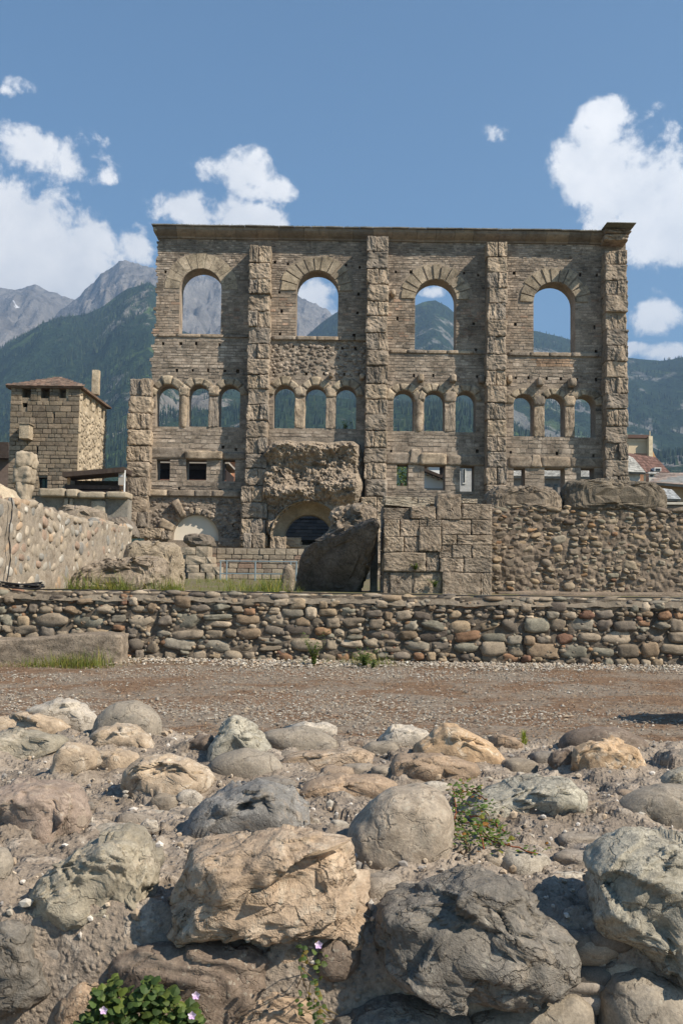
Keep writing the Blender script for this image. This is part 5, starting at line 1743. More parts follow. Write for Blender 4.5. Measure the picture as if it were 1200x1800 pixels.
# ------------------------------------------------------------------ tower and town
def tower():
    Y = 63.5
    X0, X1, Z0, Z1 = rect_at(17, 680, 138, 900, Y)
    Z0 = 1.4
    D = 7.3
    root = thing('stone_tower', 'square medieval stone tower with a low brown hipped roof', 'tower', ((X0 + X1) / 2, Y + D / 2, Z0))
    org = ORI[root.name]
    mort = stone_mat('tower_mortar', 'none', (.21, .17, .125), 1.5, .3, .8)
    side = stone_mat('tower_side', 'none', (.41, .335, .24), 1.3, .35, .9, .35, .5, dark=(.55, .5, .43))
    op = [(40, 55, 683, 699), (73, 88, 683, 700), (105, 121, 684, 700)]
    pk = [rect_at(a, t, b, bt, Y) for (a, b, t, bt) in op] + [rect_at(40, 708, 49, 716, Y), rect_at(95, 727, 97, 736, Y), rect_at(65, 786, 68, 796, Y), rect_at(68, 839, 84, 858, Y)]
    V, Fc = wall_plate([(X0, Z0), (X1 - .04, Z0), (X1 - .04, Z1), (X0, Z1)], [], [rect_loop(*p) for p in pk], .9, 2.0)
    put('front_wall', mesh_np('front_wall', V + np.array([0, Y, 0]) - org, Fc, mort), root)
    # right side wall
    wins = []
    for k in range(4):
        y0 = .8 + k * 1.65
        wins.append((y0, y0 + .75, Z1 - 1.05, Z1 - .25))
    V, Fc = wall_plate([(.02, Z0), (D, Z0), (D, Z1), (.02, Z1)], [], [rect_loop(*p) for p in wins], .9, 2.0)
    V = np.stack([X1 - V[:, 1], Y + V[:, 0], V[:, 2]], 1)
    put('side_wall', mesh_np('side_wall', V - org, [f[::-1] for f in Fc][::1], side), root)
    for (x, nm) in ((X0 + .45, 'rear_wall'),):
        V, Fc = rough_box(.9, D - 1, Z1 - Z0, 3, .01, 0, 1, 1)
        put('side_wall', mesh_np('side_wall', V, Fc, mort), root, (x, Y + D / 2 + .4, (Z0 + Z1) / 2))
    V, Fc = rough_box(X1 - X0 - .05, .8, Z1 - Z0 - .05, 3, .01, 0, 1, 1)
    put('rear_wall', mesh_np('rear_wall', V, Fc, mort), root, ((X0 + X1) / 2, Y + D - .45, (Z0 + Z1) / 2))
    # stones of the front
    sm = stone_mat('tower_stone', 'obj', (1, 1, 1), .9, .28, .8, .25, .5)
    prot = [mesh_np('stone', *rough_box(1, 1, 1, 3, .07, .03, 3, 120 + k), sm) for k in range(6)]
    rs = np.random.RandomState(3)
    z = PZ(80, 872, Y)
    n = 0
    jobs = []
    while z < Z1 - .1:
        zone = (z - PZ(80, 860, Y)) / (Z1 - PZ(80, 860, Y))
        h = rs.uniform(.2, .34) if zone < .4 else rs.uniform(.24, .42)
        h = min(h, Z1 - z)
        x = X0 - .02
        while x < X1 - .05:
            w = rs.uniform(.3, .95)
            if X1 - (x + w) < .3: w = X1 - x
            jobs.append([x, x + w, z, z + h]); x += w
        z += h
    outj = []
    for (a, b, c, d) in jobs:
        segs = [(a, b)]
        for (p, q, r, s) in pk:
            if d > r + .02 and c < s - .02:
                ns = []
                for (u, v) in segs:
                    if v <= p or u >= q: ns.append((u, v)); continue
                    if p - u > .08: ns.append((u, p))
                    if v - q > .08: ns.append((q, v))
                segs = ns
        outj += [(u, v, c, d) for (u, v) in segs]
    outj.sort(key=lambda j: -(j[1] - j[0]) * (j[3] - j[2]))
    for (a, b, c, d) in outj[:300]:
        col = np.array([(.215, .17, .12), (.19, .15, .11), (.25, .195, .14), (.17, .14, .105)][rs.randint(4)]) * rs.uniform(.8, 1.15)
        put('stone', prot[rs.randint(6)], root, ((a + b) / 2, Y + .04 + rs.uniform(-.03, .02), (c + d) / 2), None, (b - a - .03, .25, d - c - .03), col)
    mb = MB()
    for (a, b, c, d) in outj[300:]:
        V, Fc = rough_box(b - a - .03, .25, d - c - .03, 2, .04, .02, 3, rs.randint(90))
        mb.add(V + np.array([(a + b) / 2, Y + .04, (c + d) / 2]), Fc, np.array([(.215, .17, .12), (.19, .15, .11), (.17, .14, .105)][rs.randint(3)]) * rs.uniform(.85, 1.15))
    if mb.n:
        o = put('small_stone', mb.mesh('small_stone', stone_mat('tower_small', 'attr', (1, 1, 1), .9, .28, .8, .25, .5), org), root); o['kind'] = 'stuff'
    # stones showing through the plaster of the bright side
    mb = MB(); pv = [rock(130 + k, 2, 'angular', .1, 1.4) for k in range(4)]
    for k in range(420):
        V, Fc = pv[rs.randint(4)]
        s = rs.uniform(.12, .3)
        yy, zz = rs.uniform(.2, D - .2), rs.uniform(Z0 + 4, Z1 - .2)
        if any(a - .3 < yy < b + .3 and c - .3 < zz < d + .3 for (a, b, c, d) in wins): continue
        mb.add(V * np.array([.07, s * 1.2, s * .7]) + np.array([X1 + .0, Y + yy, zz]), Fc, np.array([(.37, .30, .215), (.41, .34, .25), (.29, .235, .17)][rs.randint(3)]))
    o = put('side_stone', mb.mesh('side_stone', stone_mat('side_stone', 'attr', (1, 1, 1), .8, .2, .6), org, True), root); o['kind'] = 'stuff'
    # small projecting latrine box on stone
    xa, xb, za, zb = rect_at(37, 747, 54, 772, Y - .6)
    V, Fc = rough_box(xb - xa, 1.0, zb - za, 4, .03, .02, 2, 5)
    bx = put('projecting_box', mesh_np('projecting_box', V, Fc, side), root, ((xa + xb) / 2, Y - .45, (za + zb) / 2))
    V, Fc = rough_box(xb - xa + .14, 1.1, .10, 3, .02, .01, 2, 5)
    put('box_lid', mesh_np('box_lid', V, Fc, mort), bx, ((xa + xb) / 2, Y - .45, zb + .05))
    # hipped roof
    ov = .28
    xm = (X0 + X1) / 2; zr = PZ(93, 663, Y + 2.5)
    z0 = Z1 + .02
    A_ = [(X0 - ov, Y - ov, z0), (X1 + ov, Y - ov, z0), (X1 + ov, Y + D + ov, z0), (X0 - ov, Y + D + ov, z0)]
    rid = [(xm, Y + 2.6, zr), (xm, Y + D - 2.6, zr)]
    Vr = np.array(A_ + rid + [(p[0], p[1], p[2] - .14) for p in A_])
    Fr = [(0, 1, 4), (1, 2, 5, 4), (2, 3, 5), (3, 0, 4, 5), (6, 9, 8, 7), (0, 6, 7, 1), (1, 7, 8, 2), (2, 8, 9, 3), (3, 9, 6, 0)]
    rm = stone_mat('roof_tile_brown', 'none', (.15, .10, .072), .7, .35, .8, .35, .4)
    rf = put('roof', mesh_np('roof', Vr - org, Fr, rm), root)
    # rows of stone tiles on the front slope
    mb = MB()
    for k in range(9):
        t0 = k / 9
        for s in range(int(26 * (1 - t0)) + 1):
            a0, a1 = np.array(A_[0]), np.array(A_[1]); c0 = np.array(rid[0])
            n = int(26 * (1 - t0)) + 1
            p = (a0 + (c0 - a0) * t0) * (1 - (s + .5) / n) + (a1 + (c0 - a1) * t0) * ((s + .5) / n)
            V, Fc = rough_box(.24, .5, .04, 1, .01, 0, 1, 1)
            ang = math.atan2(zr - z0, 2.9)
            V = np.stack([V[:, 0], V[:, 1] * math.cos(ang) - V[:, 2] * math.sin(ang), V[:, 1] * math.sin(ang) + V[:, 2] * math.cos(ang)], 1)
            mb.add(V + p + np.array([0, .12, .07 + rs.uniform(-.015, .015)]), Fc, np.array([(.16, .10, .072), (.14, .095, .07), (.21, .145, .105), (.115, .085, .065)][rs.randint(4)]) * rs.uniform(.8, 1.2))
    o = put('roof_tile', mb.mesh('roof_tile', plain_mat('roof_tiles', (1, 1, 1), .9, .2, 3, mode='attr'), org), rf); o['kind'] = 'stuff'
    xa, xb, za, zb = rect_at(145, 659, 157, 690, Y + 3)
    V, Fc = rough_box(xb - xa, .55, zb - za + .5, 3, .02, .01, 2, 2)
    ch = put('chimney', mesh_np('chimney', V, Fc, side), rf, (X1 - .1, Y + 4.4, (za + zb) / 2 + .35))
    # green framed window low in the front wall
    wx0, wx1, wz0, wz1 = rect_at(70, 841, 82, 857, Y)
    wn = sub('window', root)
    put('frame', mesh_np('frame', *rough_box(.07, .07, wz1 - wz0, 1, .005, 0, 1, 1), plain_mat('green_paint', (.06, .12, .10), .6)), wn, ((wx0 + wx1) / 2, Y + .3, (wz0 + wz1) / 2))
    put('pane', mesh_np('pane', *rough_box(wx1 - wx0, .03, wz1 - wz0, 1, .005, 0, 1, 1), plain_mat('dark_glass', (.03, .05, .05), .15)), wn, ((wx0 + wx1) / 2, Y + .4, (wz0 + wz1) / 2))
    return root


def box_part(name, parent, x0, x1, y0, y1, z0, z1, mat, color=None, n=1, bevel=.01):
    V, Fc = rough_box(x1 - x0, y1 - y0, z1 - z0, n, bevel, 0, 1, 1)
    return put(name, mesh_np(name, V, Fc, mat), parent, ((x0 + x1) / 2, (y0 + y1) / 2, (z0 + z1) / 2), color=color)


def prism_y(pts, y0, y1):
    """polygon in x, z extruded along y"""
    n = len(pts)
    V = [(x, y0, z) for x, z in pts] + [(x, y1, z) for x, z in pts]
    F_ = [tuple(range(n)), tuple(range(n, 2 * n))[::-1]] + [(i, n + i, n + (i + 1) % n, (i + 1) % n) for i in range(n)]
    return np.array(V, float), F_


def slab_roof(name, parent, corners, th, mat, rows=8, cols=16, seed=1, tile=(.30, .29, .27), stuffname='slate'):
    """a roof plane of overlapping stone slates; corners: lower left, lower right, upper right, upper left"""
    c = [np.array(q, float) for q in corners]
    nrm = np.cross(c[1] - c[0], c[3] - c[0]); nrm /= np.linalg.norm(nrm)
    if nrm[2] < 0: nrm = -nrm
    V = np.array(c + [q - nrm * th for q in c])
    org = ORI[parent.name]
    F_ = [(0, 1, 2, 3), (7, 6, 5, 4), (0, 4, 5, 1), (1, 5, 6, 2), (2, 6, 7, 3), (3, 7, 4, 0)]
    r = put(name, mesh_np(name, V - org, F_, mat), parent)
    rs = np.random.RandomState(seed); mb = MB()
    for i in range(rows):
        for j in range(cols):
            o = (i % 2) * .5
            u0, u1 = (j + o) / cols, min((j + 1 + o) / cols, 1) - .004
            if u0 >= 1: continue
            v0, v1 = i / rows - .01, (i + 1.35) / rows
            v1 = min(v1, 1)
            Q = []
            for (u, v, l) in ((u0, v0, .05), (u1, v0, .05), (u1, v1, .015), (u0, v1, .015)):
                p = (c[0] * (1 - u) + c[1] * u) * (1 - v) + (c[3] * (1 - u) + c[2] * u) * v
                Q.append(p + nrm * (l + rs.uniform(0, .02)))
            Q += [q - nrm * .035 for q in Q]
            mb.add(np.array(Q), [(0, 1, 2, 3), (0, 4, 5, 1), (1, 5, 6, 2), (3, 7, 4, 0)], np.array(tile) * rs.uniform(.65, 1.35))
    o = put(stuffname, mb.mesh(stuffname, plain_mat(stuffname + '_' + name, (1, 1, 1), .8, .2, 2, mode='attr'), org), r)
    o['kind'] = 'stuff'
    return r


def town():
    wallw = plain_mat('white_render', (.72, .71, .68), .9, .08, .5)
    beige = plain_mat('beige_render', (.56, .45, .31), .9, .12, .5)
    orange = plain_mat('orange_render', (.48, .29, .15), .9, .12, .6)
    dkwood = plain_mat('dark_wood', (.055, .04, .032), .8, .3, 4)
    brownroof = plain_mat('brown_metal_roof', (.13, .075, .058), .6, .2, .6)
    slate = plain_mat('grey_slate', (.20, .20, .19), .8, .3, 1.5)
    grey = plain_mat('grey_render', (.34, .31, .27), .9, .15, .8)
    glass = plain_mat('window_glass', (.03, .035, .04), .15, .1, 1)
    # --- long dark shed between the tower and the facade
    Y = 61.6
    r = thing('timber_shed', 'long dark open shed between the tower and the broken pilaster', 'shed', (PX(170, 850, Y), Y, 1.4))
    xa = PX(121, 840, Y); xb = PX(216, 840, Y)
    zt0, zt1 = PZ(121, 832, Y), PZ(215, 823, Y)
    sl = (zt1 - zt0) / (PX(215, 823, Y) - xa)
    zr = lambda x: zt0 + sl * min(x - xa, 5.0)
    V, Fc = prism_y([(xa - .2, zr(xa) - .3), (xb + .2, zr(xb) - .3), (xb + .2, zr(xb)), (xa - .2, zr(xa))], Y - .7, Y + 1.7)
    put('roof', mesh_np('roof', V - ORI[r.name], Fc, dkwood), r)
    box_part('rear_wall', r, xa, xb, Y + 1.45, Y + 1.6, 1.4, zr(xa) - .3, dkwood)
    box_part('beam', r, xa - .2, xb, Y - .1, Y + .25, PZ(160, 853, Y) - .25, PZ(160, 853, Y), dkwood)
    box_part('base_wall', r, xa, xb, Y, Y + .3, 1.4, PZ(160, 862, Y), plain_mat('shed_base', (.16, .09, .07), .9))
    for px in (121, 213):
        box_part('post', r, PX(px, 840, Y) - .09, PX(px, 840, Y) + .09, Y, Y + .2, 1.4, PZ(160, 840, Y), plain_mat('orange_post', (.35, .22, .12), .8))
    xa2, xb2, za, zb = rect_at(209, 828, 219, 853, Y - .3)
    bd = thing('notice_board', 'white notice board half hidden behind the broken pilaster', 'board', ((xa2 + xb2) / 2, Y - .35, za))
    box_part('panel', bd, xa2, xb2, Y - .4, Y - .34, za, zb, grey)
    box_part('post', bd, xb2, xb2 + .08, Y - .4, Y - .32, 1.4, zb + .05, plain_mat('white_post', (.8, .8, .78), .5))
    box_part('strip', bd, xa2 + .05, xb2 - .05, Y - .415, Y - .405, za + .5, za + .62, plain_mat('grey_print', (.4, .4, .42), .6))
    Y = 84.0
    r = thing('timber_barn', 'long dark timber barn seen through the square openings of the left bay', 'barn', (PX(330, 850, Y), Y, 1.4))
    xa, xb = PX(255, 840, Y), PX(396, 840, Y)
    box_part('wall', r, xa, xb, Y + .6, Y + 7, 1.4, PZ(330, 823, Y), plain_mat('black_boards', (.03, .022, .02), .9, .3, 4))
    box_part('base_wall', r, xa, xb, Y + .45, Y + .58, 1.4, PZ(330, 842, Y), plain_mat('brick_base', (.20, .10, .075), .9))
    box_part('fascia', r, xa, xb, Y + .30, Y + .58, PZ(330, 825, Y), PZ(330, 815, Y), dkwood)
    box_part('roof', r, xa - .3, xb + .3, Y - .2, Y + 7.4, PZ(330, 815, Y) + .01, PZ(330, 811, Y), grey)
    # slate canopy low behind the deep arch
    Y = 74.5
    r = thing('slate_lean_to', 'low slate covered roof seen through the deep lowest arch', 'roof', (PX(545, 940, Y), Y, 1.4))
    xa, xb = PX(490, 930, Y), PX(620, 930, Y)
    slab_roof('roof', r, [(xa, Y, PZ(545, 950, Y)), (xb, Y, PZ(545, 950, Y)), (xb, Y + 4, PZ(545, 908, Y + 4)), (xa, Y + 4, PZ(545, 908, Y + 4))], .15, dkwood, 7, 9, 3, (.085, .06, .042))
    box_part('front_wall', r, xa + .1, xb - .1, Y + .3, Y + .6, 1.4, PZ(545, 951, Y), dkwood)
    box_part('rear_wall', r, xa + .1, xb - .1, Y + 3.4, Y + 3.8, 1.4, PZ(545, 912, Y + 4), dkwood)
    # --- orange house behind bay one
    Y = 92.0
    r = thing('orange_house', 'salmon coloured house glimpsed through the third square opening of the left bay', 'house', (PX(400, 840, Y), Y, 1.4))
    xa, xb = PX(397, 830, Y), PX(440, 830, Y)
    box_part('wall', r, xa, xb, Y, Y + 5, 1.4, PZ(405, 812, Y), plain_mat('salmon_render', (.50, .26, .17), .9))
    box_part('pilaster', r, PX(404, 830, Y), PX(407, 830, Y), Y - .15, Y, 1.4, PZ(405, 816, Y), plain_mat('cream_trim', (.7, .6, .42), .9))
    V, Fc = prism_y([(xa - .3, PZ(405, 812, Y)), (xb + .3, PZ(405, 812, Y)), ((xa + xb) / 2, PZ(405, 806, Y))], Y - .4, Y + 5.2)
    put('roof', mesh_np('roof', V - ORI[r.name], Fc, brownroof), r)
    # --- white house behind bay three
    Y = 95.0
    r = thing('white_house', 'white house with a sloping dark roof edge seen through the facade', 'house', (PX(770, 850, Y), Y, 1.4))
    xa, xb = PX(738, 850, Y), PX(800, 850, Y)
    zA, zB = PZ(742, 829, Y), PZ(782, 845, Y)
    sl = (zB - zA) / (PX(782, 845, Y) - PX(742, 829, Y))
    zz = lambda x: zA + sl * (x - PX(742, 829, Y))
    V, Fc = prism_y([(xa, 1.4), (xb, 1.4), (xb, zz(xb)), (xa, zz(xa))], Y, Y + 8)
    put('wall', mesh_np('wall', V - ORI[r.name], Fc, wallw), r)
    V, Fc = prism_y([(xa - .5, zz(xa - .5) + .03), (xb + .4, zz(xb + .4) + .03), (xb + .4, zz(xb + .4) + .32), (xa - .5, zz(xa - .5) + .32)], Y - .7, Y + 8.4)
    put('roof', mesh_np('roof', V - ORI[r.name], Fc, dkwood), r)
    for px in (750, 760, 770):
        x = PX(px, 836, Y)
        box_part('rafter', r, x - .08, x + .08, Y - .65, Y, zz(x) - .22, zz(x) - .02, dkwood)
    box_part('base_wall', r, xa, xb, Y - .06, Y - .01, 1.4, PZ(765, 858, Y), grey)
    Y = 104.0
    r = thing('gable_house', 'pale gable end with a chimney stack rising behind the white house roof', 'house', (PX(765, 830, Y), Y, 1.4))
    box_part('wall', r, PX(753, 830, Y), PX(772, 830, Y), Y, Y + 4, 1.4, PZ(760, 818, Y), wallw)
    box_part('annex', r, PX(772, 830, Y), PX(790, 830, Y), Y + .5, Y + 4, 1.4, PZ(760, 812, Y), dkwood)
    box_part('roof', r, PX(738, 830, Y), PX(792, 830, Y), Y - .3, Y + 5, PZ(760, 818, Y) + .02, PZ(760, 812, Y), brownroof)
    # grey house behind the third opening of bay three
    Y = 93.0
    r = thing('grey_house', 'grey house front with a tall narrow window seen through the third bay', 'house', (PX(820, 850, Y), Y, 1.4))
    box_part('wall', r, PX(806, 850, Y), PX(845, 850, Y), Y, Y + 5, 1.4, PZ(820, 815, Y), plain_mat('bluegrey_render', (.42, .42, .42), .9))
    wn = sub('window', r)
    box_part('frame', wn, PX(812, 840, Y), PX(818, 840, Y), Y - .08, Y - .01, PZ(815, 851, Y), PZ(815, 823, Y), plain_mat('pale_frame', (.6, .6, .58), .7))
    box_part('pane', wn, PX(813.5, 840, Y), PX(816.5, 840, Y), Y - .11, Y - .085, PZ(815, 848, Y), PZ(815, 825, Y), glass)
    box_part('roof', r, PX(804, 850, Y), PX(847, 850, Y), Y - .4, Y + 5.2, PZ(820, 815, Y) + .02, PZ(820, 811, Y), slate)
    # dark tree behind the first opening of bay three
    tree('dense green tree seen through the leftmost square opening of the third bay', PX(706, 850, 88), 88.0, 1.4, PZ(706, 806, 88) - 1.4, 2.6, 5, 1500)
    # slate roofed house behind bay four
    Y = 96.0
    r = thing('slate_house', 'long grey house with a pale slate roof behind the right bay', 'house', (PX(960, 840, Y), Y, 1.4))
    xa, xb = PX(880, 840, Y), PX(1062, 840, Y)
    ze = PZ(950, 838, Y)
    box_part('wall', r, xa, xb, Y + .5, Y + 8, 1.4, ze, plain_mat('shadow_render', (.24, .22, .20), .9))  # one even dark grey wall colour
    slab_roof('roof', r, [(xa - .4, Y, ze), (xb + .4, Y, ze + .05), (xb + .4, Y + 4, PZ(950, 823, Y + 4)), (xa - .4, Y + 4, PZ(950, 823, Y + 4))], .2, slate, 7, 22, 8, (.34, .33, .30))
    for px in (930, 962, 975):
        box_part('window', r, PX(px, 860, Y), PX(px + 6, 860, Y), Y + .42, Y + .49, PZ(px, 868, Y), PZ(px, 851, Y), glass)
    # --- houses to the right of the facade
    Y = 122.0
    r = thing('beige_house', 'tall beige house with an orange side and stepped roof right of the facade', 'house', (PX(1130, 850, Y), Y, 1.4))
    xa, xb = PX(1075, 800, Y), PX(1136, 800, Y)
    zt = PZ(1120, 771, Y)
    box_part('wall', r, xa, xb, Y, Y + 9, 1.4, zt, beige)
    V, Fc = prism_y([(xb, 1.4), (PX(1158, 830, Y), 1.4), (PX(1157, 806, Y), PZ(1157, 806, Y)), (PX(1153, 800, Y), PZ(1153, 800, Y)), (PX(1144, 780, Y), PZ(1144, 780, Y)), (xb, PZ(1142, 772, Y))], Y + .6, Y + 9)
    put('side_wall', mesh_np('side_wall', V - ORI[r.name], Fc, orange), r)
    box_part('roof', r, xa - .3, xb + .1, Y - .5, Y + 9.4, zt + .01, PZ(1120, 765, Y), brownroof)
    box_part('gutter_band', r, xa, xb, Y - .09, Y - .01, PZ(1120, 771, Y) - .28, PZ(1120, 771, Y) - .02, plain_mat('pale_band', (.62, .52, .4), .8))
    ch = box_part('corner_tower', r, PX(1136, 790, Y), PX(1143, 790, Y), Y - .8, Y + .2, PZ(1140, 808, Y), PZ(1140, 768, Y), plain_mat('cream_render', (.62, .52, .36), .9))
    box_part('finial', ch, PX(1139, 766, Y), PX(1140.5, 766, Y), Y - .4, Y - .2, PZ(1140, 768, Y), PZ(1140, 758, Y), beige)
    Y = 112.0
    r = thing('brown_roofed_house', 'house with a broad brown roof and small dormer below the beige house', 'house', (PX(1140, 850, Y), Y, 1.4))
    def q(px, py, yy): return tuple(P(px, py, yy))
    lo = [q(1103, 800, Y + 6), q(1122, 820, Y), q(1176, 822, Y), q(1160, 805, Y + 6)]
    V = np.array([q(1100, 795, Y + 6), q(1110, 797, Y + 5), q(1142, 806, Y + 5), q(1150, 804, Y + 6), q(1168, 816, Y + 2), q(1176, 830, Y), q(1122, 829, Y), q(1118, 818, Y + 1)])
    slab_roof('roof', r, [q(1122, 829, Y), q(1177, 831, Y), q(1152, 804, Y + 6), q(1100, 796, Y + 6)], .2, brownroof, 6, 14, 4, (.15, .085, .065), 'roof_tile')
    box_part('wall', r, PX(1112, 850, Y), PX(1174, 850, Y), Y + .4, Y + 6, 1.4, PZ(1150, 829, Y) - .15, beige)
    box_part('dark_opening', r, PX(1114, 800, Y + 6), PX(1136, 800, Y + 6), Y + 5.9, Y + 6.4, PZ(1125, 806, Y + 6), PZ(1125, 797, Y + 6), dkwood)
    dm = box_part('dormer', r, PX(1148, 827, Y), PX(1160, 827, Y), Y - .3, Y + 1.5, PZ(1155, 829, Y), PZ(1155, 822, Y), plain_mat('white_trim', (.6, .58, .55), .8))
    box_part('pane', dm, PX(1150, 827, Y), PX(1158, 827, Y), Y - .34, Y - .305, PZ(1155, 828, Y), PZ(1155, 824, Y), glass)
    Y = 100.0
    r = thing('slate_roofed_house', 'pale walled house with a grey slate hip roof beside the facade corner', 'house', (PX(1110, 860, Y), Y, 1.4))
    slab_roof('roof', r, [q(1090, 829, Y), q(1134, 831, Y), q(1112, 805, Y + 4), q(1090, 795, Y + 4)], .2, slate, 8, 9, 6, (.33, .32, .29))
    box_part('wall', r, PX(1080, 850, Y), PX(1127, 850, Y), Y + .5, Y + 6, 1.4, PZ(1110, 829, Y), plain_mat('warm_render', (.52, .46, .38), .9))
    box_part('annex', r, PX(1127, 850, Y), PX(1136, 850, Y), Y + 1, Y + 5, 1.4, PZ(1110, 832, Y), plain_mat('brick_annex', (.33, .18, .11), .9))
    ch = box_part('chimney', r, PX(1145, 838, Y), PX(1154, 838, Y), Y + 1, Y + 2, PZ(1150, 848, Y), PZ(1150, 829, Y), plain_mat('pale_chimney', (.55, .52, .47), .9))
    box_part('chimney_cap', ch, PX(1143, 838, Y), PX(1162, 838, Y), Y + .8, Y + 2.2, PZ(1150, 831, Y), PZ(1150, 828, Y), plain_mat('chimney_cap', (.6, .58, .54), .9))
    box_part('chimney_vent', ch, PX(1147, 838, Y), PX(1152, 838, Y), Y + .96, Y + .99, PZ(1150, 836, Y), PZ(1150, 833, Y), dkwood)
    Y = 90.0
    r = thing('low_slate_house', 'low house with a broad brownish slate roof at the right edge', 'house', (PX(1190, 870, Y), Y, 1.4))
    slab_roof('roof', r, [q(1140, 848, Y), q(1330, 862, Y), q(1330, 833, Y + 5), q(1154, 831, Y + 5)], .2, slate, 7, 18, 9, (.23, .18, .15))
    box_part('wall', r, PX(1150, 870, Y), PX(1330, 870, Y), Y + .8, Y + 6, 1.4, PZ(1180, 850, Y), plain_mat('ochre_render', (.36, .25, .15), .9))
    Y = 80.0
    r = thing('corner_slate_shed', 'small shed with a tilted grey slate roof at the right edge above the coped wall', 'shed', (PX(1185, 880, Y), Y, 1.4))
    slab_roof('roof', r, [q(1160, 877, Y), q(1196, 878, Y), q(1180, 861, Y + 3), q(1158, 858, Y + 3)], .15, slate, 6, 8, 12, (.34, .35, .35))
    box_part('wall', r, PX(1160, 880, Y), PX(1192, 880, Y), Y + .3, Y + 4, 1.4, PZ(1180, 877, Y), dkwood)
    # dark house at the left edge behind the tower
    Y = 88.0
    r = thing('dark_roofed_house', 'dark roofed house at the left edge beside the tower', 'house', (PX(0, 820, Y), Y, 1.4))
    box_part('wall', r, PX(-160, 820, Y), PX(14, 820, Y), Y + .5, Y + 6, 1.4, PZ(0, 806, Y), plain_mat('brown_render', (.15, .11, .09), .9))
    V, Fc = prism_y([(PX(-165, 806, Y), PZ(0, 806, Y)), (PX(19, 806, Y), PZ(0, 806, Y)), (PX(17, 779, Y), PZ(0, 778, Y)), (PX(-165, 778, Y), PZ(0, 778, Y))], Y - .4, Y + 6.5)
    put('roof', mesh_np('roof', V - ORI[r.name], Fc, dkwood), r)


def tree(label, x, y, z, h, r, seed, n):
    root = thing('tree', label, 'tree', (x, y, z))
    rs = np.random.RandomState(seed)
    V, Fc = tube([(x, y, z - .1), (x + .1, y, z + h * .4), (x, y + .1, z + h * .8)], .16, 8)
    put('trunk', mesh_np('trunk', V - ORI[root.name], Fc, plain_mat('bark', (.09, .07, .05), .9)), root)
    B = Blades()
    for k in range(n):
        d = rs.normal(size=3); d /= np.linalg.norm(d)
        rad = r * rs.uniform(.5, 1.0) * (1 + .3 * math.sin(5 * d[0] + 3 * d[2]))
        c = np.array([x, y, z + h * .62]) + d * rad * np.array([1, 1, h * .4 / r])
        ax = rs.normal(size=3); ax /= np.linalg.norm(ax)
        sd = np.cross(ax, rs.normal(size=3)); sd /= np.linalg.norm(sd)
        B.leaf(c, ax, sd, .30, .2, tuple(np.array([.9, 1, .7]) * rs.uniform(.5, 1.3)))
    put('crown', B.mesh('crown', WEED, ORI[root.name]), root)
# ------------------------------------------------------------------ foreground rubble wall
FTOP = 0.90
BUMPS = []


def bed_height(x, y):
    p = np.stack([x, y, np.zeros_like(x)], 1)
    z = FTOP + .030 * fbm(p, 1.7, 3, 91) + .016 * fbm(p, 6, 3, 92)
    for (bx, by, bw, bd, ba) in BUMPS:
        z = z + ba * np.exp(-((x - bx) / bw) ** 2 * 1.2 - ((y - by) / bd) ** 2 * 1.2)
    # far edge falls to the gravel, near edge breaks down to the face
    far = np.clip((y - (3.75 + .18 * fbm(p, 1.3, 2, 95))) / .35, 0, 1)
    z = z - (far ** 1.5) * 1.0
    edge = 1.855 + .04 * fbm(p * np.array([1, 0, 0]), 2.5, 3, 96)
    near = np.clip((edge - y) / .055, 0, 1)
    z = z - near ** 1.3 * .10 - np.clip((edge - .05 - y) / .03, 0, 1) * .95
    return z


def bed_at(x, y): return float(bed_height(np.array([float(x)]), np.array([float(y)]))[0])


